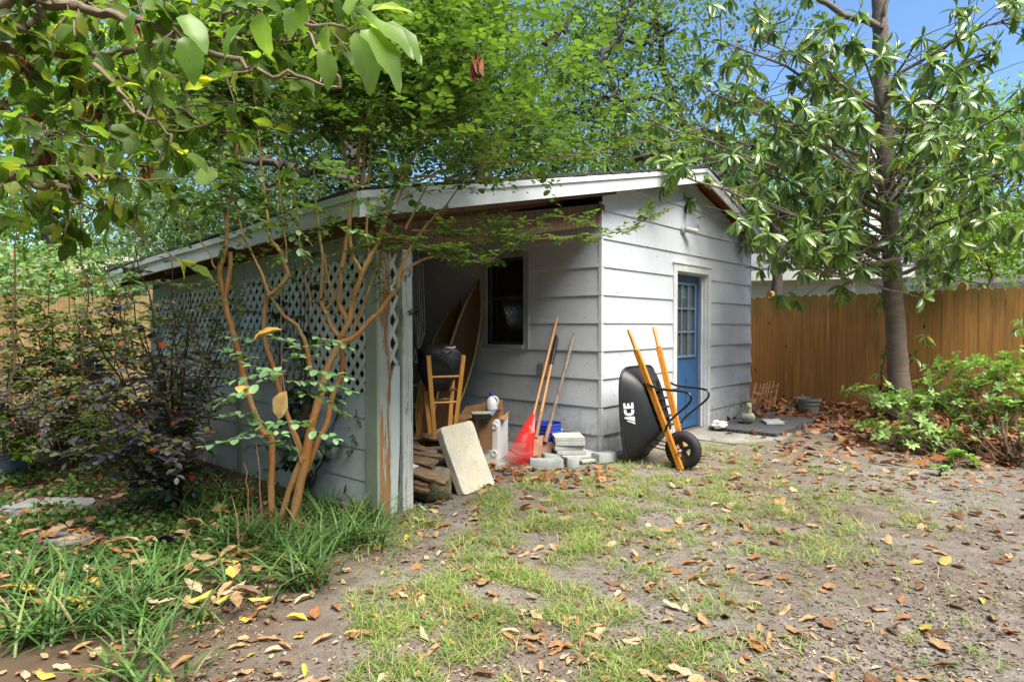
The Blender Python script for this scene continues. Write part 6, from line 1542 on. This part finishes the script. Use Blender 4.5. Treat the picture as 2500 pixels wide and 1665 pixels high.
thicket('mixed_shrub', 'loose olive and grey-green shrub in front of the left fence', 'shrub', G(150, 1110),
        [P(x, y, Y) for x, y, Y in ((120, 700, 5.6), (30, 820, 5.5), (60, 900, 5.4), (200, 780, 5.6), (250, 900, 5.5), (180, 930, 5.3), (300, 720, 5.7), (100, 960, 5.2), (20, 980, 5.2), (260, 1000, 5.2), (340, 900, 5.5), (10, 720, 5.6), (340, 1000, 5.3), (80, 780, 5.7), (220, 690, 5.7))], 'oliveleaf', T_LORO, .064, 26, None, .008)
thicket('red_tipped_shrub', 'low purple shrub with scattered red leaves at the left edge', 'shrub', G(30, 1130),
        [P(x, y, Y) for x, y, Y in ((20, 900, 4.9), (80, 940, 4.9), (-30, 960, 4.8), (130, 1000, 4.8), (40, 1020, 4.7), (-20, 840, 5.0), (190, 960, 4.9))], 'purpleleaf', T_LORO, .046, 22, None, .008)
# tall bare stems
for k, tr in enumerate(([(195, 1010), (200, 900), (205, 800), (215, 720), (200, 600), (185, 400)], [(32, 1000), (34, 850), (36, 690), (32, 560), (30, 470)], [(310, 900), (300, 800), (285, 720), (262, 650)], [(510, 1040), (520, 980), (480, 830), (440, 740), (400, 680)], [(345, 1000), (270, 800), (200, 720)])):
    mb = MB(); stem(mb, at(tr, 4.4), .007, .004, .008, n=6); b = at(tr[:1], 4.4)[0]; solo('bare_stem', mb, M['twig'], ['long dark bare stem rising beside the old outbuilding roof', 'thin upright bare stem at the left edge', 'dark bare stem left of the roof end', 'bent bare stem crossing in front of the lattice end', 'slanting bare stem low among the purple leaves'][k], 'stem', b)
# dark camellia-like vine on the lattice
thicket('lattice_vine', 'dark glossy-leaved vine climbing the lattice panel', 'vine', G(745, 1210), [P(x, y, Y) for x, y, Y in ((720, 640, 4.75), (740, 690, 4.7), (690, 700, 4.9), (760, 620, 4.7), (710, 780, 4.8), (670, 820, 4.9), (740, 980, 4.6), (720, 1080, 4.5), (830, 1000, 4.5), (790, 1080, 4.45), (660, 1090, 4.6), (850, 960, 4.5), (640, 690, 5.0))], 'darkleaf', T_BIG, .075, 3, None, .006, 'twig', .2)
thicket('wall_creeper', 'fine-leaved creeper on the knee wall left of the corner post', 'vine', G(868, 1190), [P(x, y, Y) for x, y, Y in ((880, 1030, 4.38), (860, 1060, 4.4), (830, 1070, 4.45), (870, 1000, 4.38), (850, 1100, 4.4))], 'darkleaf', T_LORO, .024, 4, None, .003, 'twig', .12)
# plants in the trough
thicket('trough_plant', 'yellow-green leafy plant growing in the metal trough', 'plant', G(20, 1160)+Z*.17+Vector((0, .1, 0)), [P(x, y, Y) for x, y, Y in ((0, 1040, 5.1), (40, 1060, 5.1), (70, 1080, 5.0), (20, 1090, 5.0), (60, 1110, 5.0), (-20, 1080, 5.0), (0, 1000, 5.2), (80, 1120, 4.95))], 'yellowleaf', T_LORO, .045, 5, None, .004, 'twig', .12)

# ---------------------------------------------------------------- background trees
def leafy_tree(name, label, trunk, r0, limbs, clumps, m, leaf, dens, bark='oakbark', tmpl=None, group=None, cat='tree', base=None):
    """trunk: list of points; limbs: traces; clumps: (centre, (rx, ry, rz)) filled with small leaves in flat sprays"""
    b = Vector(base if base is not None else trunk[0]); t = thing(name, label, cat, b, 0, group)
    if trunk:
        mb = MB(); q = rough_path([Vector(p) for p in trunk], .03, 4); mb.tube(q, taper(len(q), r0, r0*.45), 12, jit=.06); mb.build('trunk', M[bark], t)
    for tr, ra, rb in limbs:
        mb = MB(); q = rough_path([Vector(p) for p in tr], .05, 4); mb.tube(q, taper(len(q), ra, rb), 9, jit=.08); mb.build('limb', M[bark], t)
    lv = Leaves(); tw = MB()
    for c, r, k in clumps:
        c = Vector(c); n = int(dens*k); nsub = max(4, n//90)
        hub = c-Z*r[2]*.4
        for _ in range(nsub):
            d = RNG.normal(size=3); d /= np.linalg.norm(d); s = RNG.uniform(.35, 1)**.6; q = c+Vector((d[0]*r[0]*s, d[1]*r[1]*s, d[2]*r[2]*s))
            if random.random() < .45: tw.tube([hub, hub.lerp(q, .5)+rv(.08), q], [.022, .014, .005], 5, cap=False)
            sr = random.uniform(.13, .36)*max(1, leaf/.07); nn = n//nsub
            P_ = RNG.normal(size=(nn, 3))*np.array([sr, sr, sr*.45])+np.array(q); D = RNG.normal(size=(nn, 3)); D[:, 2] -= .25; N3 = RNG.normal(size=(nn, 3))*.6+np.array([0, -.15, .9])
            lv.many(P_, D, N3, RNG.uniform(.6, 1.2, nn)*leaf, RNG.uniform(.8, 1.3, nn))
    if tw.v: tw.build('branches', M[bark], t)
    lv.build('foliage', tmpl or T_FAR, M[m], t); return t
def C_(px, py, Y, rpx, rpy, ry=None, k=1.0):
    rx = rpx/F*Y; rz = rpy/F*Y; return (P(px, py, Y), (rx, ry or max(.5, rx*.7), rz), k*rpx*rpy/10000.0)
def pts(tr, Y): return at(tr, Y)
def gz(p): v = Vector(p); v.z = 0; return v
# oak just behind the shed, on the left
x_ = P(1175, 480, 11.5)
leafy_tree('oak_tree', 'dark-limbed oak behind the left half of the shed roof', [gz(x_), P(1178, 480, 11.5), P(1182, 380, 11.5), P(1165, 250, 11.6), P(1200, 60, 11.6), P(1210, -100, 11.6)], .20,
           [(pts([(1120, 560), (1000, 520), (900, 470), (820, 430), (730, 416), (680, 408), (610, 388), (548, 388)], 10.1), .085, .05), (pts([(860, 480), (856, 400), (868, 350), (890, 280)], 10.2), .06, .03),
            (pts([(730, 416), (700, 450), (640, 440), (580, 405)], 10.1), .05, .02), (pts([(900, 470), (880, 420), (840, 340), (760, 280)], 10.2), .045, .02), (pts([(1180, 420), (1240, 330), (1300, 250), (1330, 150)], 11.4), .06, .02), (pts([(1180, 300), (1080, 200), (1000, 100)], 11.4), .05, .02)],
           [C_(820, 300, 11.2, 190, 110, k=.8), C_(980, 200, 11.6, 200, 130, k=.8), C_(1140, 330, 11.6, 140, 110, k=.9), C_(1230, 180, 11.8, 120, 110, k=.7), C_(700, 200, 11.5, 200, 120, k=.6), C_(1090, 60, 11.5, 160, 90, k=.8), C_(1300, 330, 12.2, 120, 80, k=.9), C_(600, 330, 11, 130, 70, k=.7), C_(900, 60, 12, 160, 90, k=.6), C_(1350, 400, 12.4, 160, 40, k=.9)], 'oakleaf', .11, 2300)
# oak to the right with sky gaps
y_ = P(1890, 560, 14)
leafy_tree('oak_tree', 'tall oak beyond the shed ridge with twisting dark limbs against the sky', [gz(y_), P(1895, 600, 14), P(1880, 500, 13.9), P(1800, 430, 13.6), P(1700, 380, 13.4), P(1640, 230, 13.5), P(1600, 60, 13.6), P(1590, -100, 13.8)], .12,
           [(pts([(1870, 460), (1845, 470), (1800, 455), (1790, 440), (1720, 430), (1660, 428)], 11.8), .11, .05), (pts([(1640, 330), (1567, 316), (1482, 328)], 12.4), .06, .02), (pts([(1562, 241), (1490, 235), (1427, 276)], 12.4), .05, .02), (pts([(1640, 240), (1562, 241), (1500, 160), (1457, 160)], 12.5), .05, .02),
            (pts([(1457, 160), (1507, 105), (1520, 60), (1537, 0), (1545, -40)], 12.5), .055, .04), (pts([(1507, 105), (1580, 112), (1610, 85), (1658, 70)], 12.5), .045, .02), (pts([(1527, 392), (1580, 388), (1640, 392), (1700, 400)], 12.0), .06, .03), (pts([(1330, 110), (1370, 80), (1372, 60), (1400, 30)], 12.6), .08, .05), (pts([(1640, 60), (1600, 60), (1560, 40), (1500, 60)], 13.4), .05, .03), (pts([(1890, 480), (1960, 430), (2060, 400), (2200, 380)], 13.5), .06, .03)],
           [C_(1440, 90, 13.6, 130, 90, k=.75), C_(1580, 60, 13.4, 130, 80, k=.7), C_(1500, 220, 13.2, 150, 80, k=.55), C_(1640, 200, 13.6, 110, 90, k=.45), C_(1400, 320, 13.4, 130, 80, k=.7), C_(1560, 370, 12.9, 160, 50, k=.9), C_(1700, 360, 13.5, 130, 60, k=.9), C_(1760, 20, 14, 90, 50, k=.35), C_(1880, 40, 13.6, 90, 60, k=.4), C_(1350, 200, 13.6, 80, 70, k=.6), C_(1850, 400, 13.8, 120, 60, k=.9), C_(1740, 440, 13.2, 90, 40, k=1), C_(1990, 330, 14, 120, 70, k=.6), C_(1600, 300, 14, 150, 60, k=.6), C_(1470, 20, 14, 150, 50, k=.8), C_(1300, 260, 14, 110, 70, k=.7)], 'oakleaf', .11, 2300)
# yellow-green trees beyond the right fence
for i, (x, Y, cl) in enumerate(((2100, 20, [(1900, 480, 150, 110, .9), (2050, 400, 150, 110, .9), (2180, 470, 130, 120, .9), (1980, 580, 120, 70, .9), (2100, 300, 110, 70, .5), (1800, 540, 110, 80, .9), (1880, 610, 110, 60, .9), (1900, 330, 100, 70, .5)]), (2420, 21, [(2320, 360, 130, 130, .9), (2450, 430, 130, 130, .9), (2520, 320, 110, 110, .8), (2300, 480, 90, 70, .9), (2240, 560, 90, 70, .9), (2400, 270, 120, 70, .7), (2480, 540, 120, 60, .8), (2350, 560, 100, 50, .8)]))):
    b = gz(P(x, 700, Y)); leafy_tree('yellow_green_tree', ['sunlit yellow-green tree beyond the right fence, left of the magnolia trunk', 'sunlit yellow-green tree beyond the grey roofed wing at the right'][i], [b, P(x, 600, Y), P(x-20, 400, Y), P(x+10, 250, Y)], .2, [(pts([(x, 520), (x-90, 420), (x-150, 380)], Y), .1, .04), (pts([(x-10, 450), (x+90, 360), (x+130, 300)], Y), .1, .04)],
               [C_(a, b_, Y, rx, ry, k=k) for a, b_, rx, ry, k in cl], 'yellowleaf', .17, 1700, group='bright trees beyond the right fence')
# lacy small tree in front of the neighbour's wing
b = gz(P(2400, 800, 10.3)); leafy_tree('lacy_tree', 'light lacy-leaved small tree hanging over the right fence before the grey roof', [b, P(2400, 780, 10.4), P(2420, 640, 10.6), P(2440, 560, 10.7)], .05,
    [(pts([(2420, 660), (2350, 600), (2300, 560)], 10.6), .02, .01), (pts([(2430, 620), (2480, 560), (2530, 530)], 10.6), .02, .01), (pts([(2400, 700), (2320, 680), (2290, 640)], 10.4), .015, .008)],
    [C_(2260, 560, 11.5, 60, 60, k=.7), C_(2330, 560, 11.2, 90, 50, k=.9), C_(2460, 600, 11.2, 80, 60, k=.9), C_(2340, 600, 10.8, 60, 60, k=.7), C_(2420, 560, 10.9, 70, 40, k=.9), C_(2490, 620, 10.8, 50, 60, k=.55), C_(2440, 660, 10.6, 70, 30, k=.5), C_(2360, 670, 10.6, 60, 25, k=.45)], 'yellowleaf', .085, 2600, 'twig', T_LORO)
# hanging vine twigs beside the gable
leafy_tree('fence_vine', 'dark green vine strands hanging beside the white gable above the fence', None, 0, [(pts([(2330, 540), (2300, 620), (2265, 700)], 9.6), .006, .004), (pts([(2300, 500), (2290, 600), (2285, 700)], 9.6), .006, .004), (pts([(2380, 560), (2340, 640), (2300, 700)], 9.5), .006, .004)],
    [C_(2290, 640, 9.6, 35, 50, .25, k=.9), C_(2320, 600, 9.6, 25, 50, .25, k=.8), C_(2262, 690, 9.5, 30, 18, .2, k=1.6)], 'crapeleaf', .07, 1500, 'twig', base=gz(P(2290, 800, 9.6)))
# pale bamboo-like thicket behind the carport
for i, (x, y, Y, rx, ry) in enumerate(((640, 500, 11.3, 130, 75), (430, 520, 11.6, 150, 85), (830, 440, 11.8, 140, 60))):
    b = gz(P(x, 700, Y)); leafy_tree('pale_bush', ['pale narrow-leaved bush rising behind the middle of the carport eave', 'pale narrow-leaved bush behind the low end of the carport eave', 'pale narrow-leaved bush behind the front corner of the carport roof'][i], [b, P(x, 650, Y), P(x, y, Y)], .05, [], [C_(x, y, Y, rx, ry, 1.0, k=1.1), C_(x-60, y+50, Y, rx*.7, ry*.8, .8, k=.9), C_(x+40, y-20, Y+.3, rx*.8, ry, .9, k=.9)], 'paleleaf', .13, 2300, 'twig', T_NARROW, group='pale bushes behind the carport')
# trees at the far left
for i, (x, Y, cl) in enumerate(((120, 17, [(-40, 180, 130, 130, .5), (120, 330, 150, 90, .6), (420, 250, 150, 120, .9), (250, 120, 180, 130, .9), (190, 440, 170, 80, .8), (330, 300, 150, 120, .9), (20, 520, 150, 70, .9), (150, 260, 120, 80, .5)]), (560, 19, [(480, 150, 170, 140, .9), (640, 60, 170, 110, .9), (560, 330, 160, 120, .9), (400, 420, 130, 90, .9)]), (980, 20, [(800, 120, 170, 130, .9), (960, 40, 170, 100, .9), (1040, 250, 150, 140, .9), (880, 330, 150, 110, .9), (1180, 60, 110, 80, .8)]), (1500, 24, [(1290, 330, 140, 90, .8), (1450, 400, 150, 70, .9), (1620, 420, 130, 60, .9), (1760, 500, 130, 80, .9)]))):
    b = gz(P(x, 700, Y)); leafy_tree('background_tree', ['bright tree far back at the left edge with sky behind it', 'bright tree far back behind the pale bushes', 'tall tree far behind the crape myrtle crown', 'distant tree low behind the shed ridge'][i], [b, P(x, 560, Y), P(x+15, 350, Y), P(x-10, 150, Y)], .22, [(pts([(x, 450), (x-100, 330), (x-160, 250)], Y), .1, .04), (pts([(x, 380), (x+110, 260), (x+160, 160)], Y), .1, .04)],
               [C_(a, b_, Y, rx, ry, k=k) for a, b_, rx, ry, k in cl], 'yellowleaf' if i < 2 else 'oakleaf', .18, 1700, group='background trees')
# far woods that close the horizon
lv = Leaves(); n = 30000
a = RNG.uniform(-1, 1, n); X = a*38; Yy = 27+6*np.cos(a*2)+RNG.normal(0, 1.2, n); h = 7.5+1.6*np.sin(a*17)+1.2*np.sin(a*41+1)
lv.many(np.stack([X, Yy, RNG.uniform(0, 1, n)**.8*h], 1), RNG.normal(size=(n, 3)), RNG.normal(size=(n, 3))+np.array([0, -.5, .6]), RNG.uniform(.25, .5, n), RNG.uniform(.9, 1.4, n))
o = lv.build('far_woods', T_FAR, M['oakleaf']); tag(o, 'distant band of woods behind the gardens', 'woods', kind='stuff')

# ---------------------------------------------------------------- ivy over the outbuilding
lv = Leaves(); a = Vector((-12.5, 10.6, 1.90)); b = Vector((-3.9, 11.5, 1.97)); u = Vector((-.3, 3.0, .95))
for _ in range(9000):
    s_, t_ = random.random(), random.random()
    q = a.lerp(b, s_)+u*t_; 
    if noise.noise(q*.9+Vector((3, 0, 0))) < -.08 and .3 < t_ < .95: continue
    lift = random.random()**2*.28*(1+noise.noise(q*1.2)); lv.add(q+Z*lift, runit(), Vector((0, -.5, .8))+rv(.4), random.uniform(.07, .13), 1.2)
for _ in range(4500):     # hanging over its front and the fence top
    s_ = random.random(); q = a.lerp(b, s_)-Z*random.random()**1.5*.9-Vector((0, random.uniform(.1, .55), 0))
    if noise.noise(q*.8) < -.05: continue
    lv.add(q, Vector((0, -.3, -1))+rv(.5), Vector((0, -1, .5))+rv(.4), random.uniform(.06, .12), 1.2)
q0 = a.lerp(b, .5); o = lv.build('ivy', T_LORO, M['ivyleaf']); tag(o, 'bright ivy sprawling over the grey roof of the outbuilding', 'ivy', kind='stuff')

# ================================================================== GROUND LAYER
def inside_shed(x, y, pad=0.0):
    v = Vector((x, y, 0))-CN; t = v.dot(DR); w_ = v.dot(DL)
    return (t > -2.72-pad and t < WG+pad and w_ > -pad and w_ < WL+pad)
def shed_core(x, y):
    v = Vector((x, y, 0))-CN; t = v.dot(DR); w_ = v.dot(DL); return (t > -.02 and t < WG+.03 and w_ > -.03 and w_ < WL) or (t < .02 and t > -2.75 and w_ > .5 and w_ < WL) or (-2.75 < t < -2.45 and -.03 < w_ < 4.1)
def past_fence(x, y): return (Vector((x, y, 0))-FA).dot(Vector((-FD.y, FD.x, 0))) > -.05
def pxof(x, y, z=0): return 1250+F*x/y, 794.7-F*(z-CH)/y
def bedline(px): # image row below which the planting gives way to dirt
    return 1180+(px if px < 900 else 900)*.0+max(0, 1500-px)*0
def in_bed(px, py):
    # liriope and ground cover area: left of a line from (900,1230) to (420,1665)
    if px > 985 or py < 1000: return False
    lim = 985-max(0, py-1200)*1.15 if py > 1200 else 985
    lim = min(lim, 520) if py > 1470 else lim
    return px < lim
# strap-leaved clumps
lv = Leaves(); cl = []
def clump(x, y, n, ls, sp=.05, lean=(0, 0, 0)):
    for _ in range(n):
        a = random.uniform(0, 2*PI); rr__ = random.uniform(.1, .95); d = Vector((math.cos(a)*rr__, math.sin(a)*rr__, 1.1))+Vector(lean)
        p = Vector((x+random.gauss(0, sp), y+random.gauss(0, sp), -.005)); nn = Vector((-d.x, -d.y, .6)); l = ls*random.uniform(.55, 1.15); lv.add(p, d, nn, l, random.uniform(.8, 1.25)*.215/l)
for _ in range(420):
    px, py = random.uniform(-150, 930), random.uniform(1030, 1700)
    g = G(px, py)
    if g.y < 1.7 or inside_shed(g.x, g.y, .02): continue
    if not in_bed(px, py): continue
    # leave the ground-cover and path area clear
    if px < 560 and 1060 < py < 1390 and random.random() < (.965 if px < 420 else .8): continue
    if 330 < px < 620 and 1400 < py < 1480 and random.random() < .6: continue
    k = noise.noise(Vector((g.x*1.4, g.y*1.4, 9)))
    if k < .0 and random.random() < .9: continue
    if g.y < 3.2 and random.random() < .5: continue
    clump(g.x, g.y, random.randint(10, 20), random.uniform(.14, .24) if g.y > 2.6 else random.uniform(.17, .24))
for (px, py) in ((600, 1330), (560, 1350), (700, 1340), (760, 1350), (830, 1340), (620, 1410), (690, 1430), (760, 1420), (850, 1290), (900, 1270), (930, 1235), (880, 1330), (800, 1280), (100, 1420), (60, 1470), (200, 1440), (260, 1480), (150, 1540), (40, 1560), (330, 1500), (400, 1450), (640, 1370), (720, 1390), (500, 1290), (480, 1260), (550, 1230)):
    g = G(px, py)
    for _ in range(2): clump(g.x+random.gauss(0, .05), g.y+random.gauss(0, .05), 24, .26 if g.y > 2.6 else .20)
o = lv.build('strap_leaf_groundcover', T_BLADE, M['liriope']); tag(o, 'dark green strap-leaved clumps around the crape myrtle and at the lower left', 'ground plants', kind='stuff')
# small-leaved ground cover
lv = Leaves()
for _ in range(26000):
    px, py = random.uniform(-150, 900), random.uniform(1040, 1420)
    g = G(px, py)
    if inside_shed(g.x, g.y, .02) or not in_bed(px, py): continue
    k = noise.noise(Vector((g.x*2.2, g.y*2.2, 4)))
    if k < -.05 or (px > 560 and random.random() < .7): continue
    inst = False
    for (cx, cy, rx, ry) in ((110, 1235, .26, .12), (115, 1322, .18, .09)):
        c = G(cx, cy)
        if ((g.x-c.x)/rx)**2+((g.y-c.y)/ry)**2 < 1: inst = True
    if inst and random.random() < .8: continue
    lv.add((g.x, g.y, random.random()**1.3*.075), rv(1)+Vector((0, 0, .2)), Vector((0, -.25, 1))+rv(.45), random.uniform(.022, .042), 1.25)
o = lv.build('ground_cover', T_LORO, M['cover']); tag(o, 'low small-leaved ground cover around the stepping stones', 'ground plants', kind='stuff')
# grass
lv = Leaves()
def patch(px, py):
    v = 0
    for (cx, cy, rx, ry, s) in ((1430, 1210, 420, 70, 1.0), (1250, 1160, 200, 50, .9), (1700, 1150, 160, 60, .9), (1900, 1200, 240, 70, .55), (1350, 1290, 260, 70, .8), (1170, 1340, 180, 80, .55), (1150, 1440, 190, 90, .5), (1380, 1480, 160, 60, .45), (1650, 1260, 260, 60, .6), (920, 1560, 180, 110, .4), (1100, 1620, 200, 60, .3), (1660, 1540, 150, 100, .35), (2050, 1250, 250, 60, .4), (1760, 1095, 120, 30, 1.1), (1560, 1160, 160, 30, .9), (1050, 1250, 120, 60, .6), (2000, 1330, 200, 60, .3), (1480, 1620, 200, 60, .25), (1300, 1400, 250, 60, .5)):
        v = max(v, s*math.exp(-((px-cx)/rx)**2*1.3-((py-cy)/ry)**2*1.3))
    return v
n = 0
for _ in range(42000):
    px, py = random.uniform(850, 2450), random.uniform(1080, 1700)
    g = G(px, py)
    if inside_shed(g.x, g.y, .01): continue
    k = patch(px, py)*(.70+2.6*noise.noise(Vector((g.x*3.5, g.y*3.5, 2))))
    if random.random() > k*1.0+.012: continue
    if 1640 < px < 1800 and 1050 < py < 1085: continue
    m = random.randint(3, 8); 
    for _ in range(m):
        a = random.uniform(0, 2*PI); d = Vector((math.cos(a), math.sin(a), random.uniform(.25, 1.8))); lv.add((g.x+random.gauss(0, .012), g.y+random.gauss(0, .012), 0), d, Vector((-d.x, -d.y, .5)), random.uniform(.035, .085), random.uniform(.7, 1.4))
o = lv.build('grass', T_GRASS, M['grass']); tag(o, 'thin patchy grass, half green and half straw coloured, in front of the shed', 'grass', kind='stuff')
# crumbs of leaves and bark over the dirt
n = 30000; px = RNG.uniform(350, 2600, n); py = 1120+RNG.uniform(0, 1, n)**1.1*600
lv = Leaves()
for x, y in zip(px, py):
    g = G(x, y)
    if g.y < 1.7 or inside_shed(g.x, g.y) or past_fence(g.x, g.y): continue
    if noise.noise(Vector((g.x*1.8, g.y*1.8, 6)))+random.uniform(-.35, .45) < 0: continue
    lv.add((g.x, g.y, gh(g.x, g.y)+random.uniform(.001, .005)), Vector((random.gauss(0, 1), random.gauss(0, 1), random.gauss(0, .12))), Vector((0, 0, 1))+rv(.3), random.uniform(.008, .034), random.uniform(.3, .9))
o = lv.build('leaf_crumbs', T_CHIP, M['chips']); tag(o, 'crumbled leaf and bark bits scattered over the dirt', 'litter', kind='stuff')
# twigs on the dirt
# fallen leaves
fl_pts = []
def add_leaf(x, y, z=None, l=None): fl_pts.append((x, y, gh(x, y)+.006 if z is None else z, l or random.uniform(.05, .115)))
while len(fl_pts) < 2300:
    px, py = random.uniform(0, 2560), random.uniform(1085, 1690); g = G(px, py)
    if g.y < 1.75 or shed_core(g.x, g.y) or past_fence(g.x, g.y): continue
    if inside_shed(g.x, g.y) and random.random() < .6: continue
    k = .5+.45*noise.noise(Vector((g.x*1.6, g.y*1.6, 8)))
    if px > 1900 and py > 1180: k *= .55
    if py < 1200: k += .25
    if py > 1380: k *= .62
    if px < 950 and py > 1400: k *= .55
    if random.random() > k: continue
    if px > 700 and py > 1300 and random.random() < .35: continue
    add_leaf(g.x, g.y, l=(random.uniform(.025, .065) if random.random() < .62 else random.uniform(.065, .11)) if py > 1250 else random.uniform(.04, .11))
for _ in range(150):
    px, py = random.uniform(-20, 640), random.uniform(1190, 1480); g = G(px, py, .07)
    if not inside_shed(g.x, g.y): fl_pts.append((g.x, g.y, random.uniform(.05, .09), random.uniform(.08, .14)))
ix = sorted(range(len(fl_pts)), key=lambda i: -fl_pts[i][3]/math.hypot(fl_pts[i][0], fl_pts[i][1]) if -60 < pxof(fl_pts[i][0], fl_pts[i][1])[0] < 2560 and pxof(fl_pts[i][0], fl_pts[i][1])[1] < 1680 else 0)
near = ix[:290]; rest = ix[290:]
lcols = [((.33, .145, .06), (.30, .10, .035), 'orange-brown'), ((.40, .24, .12), (.36, .19, .09), 'tan'), ((.17, .09, .055), (.13, .06, .03), 'dark brown'), ((.56, .40, .08), (.45, .42, .08), 'yellow'), ((.52, .38, .25), (.40, .27, .17), 'pale buff')]
protos = []
for ci, (c1, c2, nm) in enumerate(lcols):
    m = leafmat('fallen_'+nm.replace('-', '_').replace(' ', '_'), [(0, c1), (1, c1)], .55, .12, (1.2, 1, .6), veins=.35, veins_col=(.5, .36, .2))
    for ti in range(4):
        l_ = Leaves(); l_.add((0, -.5, 0), (0, 1, 0), (0, 0, 1), 1.0, 1.1); o = l_.build('fallen_leaf', T_DRY[ti], m, None, (0, 0, 0)); protos.append((o, nm)); 
labs = {'orange-brown': 'curled orange-brown magnolia leaf lying on the dirt', 'tan': 'tan dry magnolia leaf lying on the dirt', 'dark brown': 'dark brown withered leaf lying on the dirt', 'yellow': 'yellow fallen leaf lying on the dirt', 'pale buff': 'pale buff dry leaf lying on the dirt'}
used = set()
for i in near:
    x, y, z, l = fl_pts[i]; ci = random.choices(range(5), (.26, .30, .18, .03, .23))[0]
    if pxof(x, y)[0] < 1100 and pxof(x, y)[1] > 1450 and random.random() < .2: ci = 3
    k = ci*4+random.randint(0, 3); po, nm = protos[k]
    if k in used: o = po.copy(); COL.objects.link(o)
    else: o = po; used.add(k)
    o.location = (x, y, z+.006*l/.1); o.rotation_euler = (random.gauss(0, .12), random.gauss(0, .14), random.uniform(0, 2*PI)); o.scale = (l*random.uniform(.5, .9), l, l*random.uniform(.7, 1.3)); tag(o, labs[nm], 'leaf', 'fallen leaves on the dirt')
for k, (po, nm) in enumerate(protos):
    if k not in used: bpy.data.objects.remove(po)
lf = [Leaves() for _ in range(4)]
for i in rest:
    x, y, z, l = fl_pts[i]; a = random.uniform(0, 2*PI); lf[i % 4].add((x, y, z+.004), (math.cos(a), math.sin(a), random.gauss(0, .2)), Vector((0, 0, 1))+rv(.25), l, random.uniform(.8, 1.3))
def merge(lst, name, m):
    obs = [l.build(name, T_DRY[k], m) for k, l in enumerate(lst) if l.p]
    base = obs[0]; bm = bmesh.new()
    for o in obs: bm.from_mesh(o.data)
    bm.to_mesh(base.data); bm.free()
    for o in obs[1:]: bpy.data.objects.remove(o)
    return base
o = merge(lf, 'leaf_litter', M['dry']); tag(o, 'scattered dry leaves farther across the yard', 'leaf litter', kind='stuff')
# the deep drift of leaves along the right fence and on the carport edge
lf = [Leaves() for _ in range(4)]
for k in range(7000):
    px, py = random.uniform(1740, 2560), random.uniform(960, 1140); g = G(px, py)
    if shed_core(g.x, g.y) or past_fence(g.x, g.y) : continue
    f = FA+FD*((Vector((g.x, g.y, 0))-FA).dot(FD)); dist = (Vector((g.x, g.y, 0))-f).length
    hgt = .15*math.exp(-(dist/.8)**2); dn = math.exp(-max(0, dist-1.5)/.7)
    v = Vector((g.x, g.y, 0))-A_; onp = 0 < v.dot(ua) < .86 and -.05 < v.dot(ub) < 1.6
    if onp and random.random() < .93: continue
    if random.random() > dn: continue
    a = random.uniform(0, 2*PI); lf[k % 4].add((g.x, g.y, random.random()*(hgt+.012)+(.062 if onp else 0)+.004), (math.cos(a), math.sin(a), random.gauss(0, .35)), Vector((0, -.2, 1))+rv(.4), random.uniform(.09, .16), random.uniform(.8, 1.3))
for k in range(120):
    px, py = random.uniform(1110, 1480), random.uniform(1140, 1180); g = G(px, py)
    if shed_core(g.x, g.y): continue
    a = random.uniform(0, 2*PI); lf[k % 4].add((g.x, g.y, random.random()*.03+.006), (math.cos(a), math.sin(a), random.gauss(0, .25)), Vector((0, -.2, 1))+rv(.35), random.uniform(.06, .11), random.uniform(.8, 1.3))
o = merge(lf, 'leaf_drift', M['drypile']); tag(o, 'thick drift of brown leaves against the right fence and the shed foot', 'leaf litter', kind='stuff')
mb = MB()
for _ in range(70):
    px, py = random.uniform(500, 2500), random.uniform(1180, 1660); g = G(px, py)
    if g.y < 1.8: continue
    a = random.uniform(0, 2*PI); l = random.uniform(.05, .16); d = Vector((math.cos(a), math.sin(a), 0)); mb.tube([g+Z*.006, g+d*l*.5+rv(.006)+Z*.006, g+d*l+Z*.01], [.0025, .002, .001], 5)
o = mb.build('fallen_twigs', M['twig']); tag(o, 'thin dry twigs scattered on the dirt', 'litter', kind='stuff')

# more loose greenery at the left, rising towards the eave
thicket('green_shrub', 'loose light green shrub rising in front of the left fence to the roof end', 'shrub', G(230, 1080),
        [P(x, y, Y) for x, y, Y in ((60, 640, 6.2), (140, 600, 6.4), (230, 640, 6.3), (300, 680, 6.2), (180, 720, 6.1), (90, 760, 6.0), (10, 700, 6.1), (330, 780, 6.0), (260, 850, 5.9), (140, 860, 5.9), (40, 900, 5.8), (-40, 800, 6.0), (200, 960, 5.8), (330, 640, 6.3))], 'ivyleaf', T_LORO, .068, 34, None, .008)
thicket('green_shrub', 'small-leaved green shrub among the purple leaves left of the crape myrtle', 'shrub', G(330, 1150),
        [P(x, y, Y) for x, y, Y in ((260, 1000, 4.6), (330, 1020, 4.6), (200, 1040, 4.5), (400, 1040, 4.6), (150, 980, 4.7), (300, 940, 4.7), (460, 1060, 4.5), (100, 1060, 4.5))], 'crapeleaf', T_LORO, .035, 14, None, .007)
# unseen leaf ring added behind and beside the camera to cut low sky light
lv = Leaves(); n = 26000
a = RNG.uniform(.42*np.pi, 1.58*np.pi, n); R_ = 13+2.5*np.sin(a*5)+RNG.normal(0, .8, n); h = 9.5+2.0*np.sin(a*9)+1.5*np.sin(a*23)
lv.many(np.stack([R_*np.sin(a), 2+R_*np.cos(a), RNG.uniform(0, 1, n)**.85*h], 1), RNG.normal(size=(n, 3)), RNG.normal(size=(n, 3)), RNG.uniform(.35, .65, n), RNG.uniform(.9, 1.4, n))
o = lv.build('unseen_leaf_screen', T_FAR, M['oakleaf']); tag(o, 'unseen ring of foliage added round the yard to block low sky light', 'woods', kind='stuff')
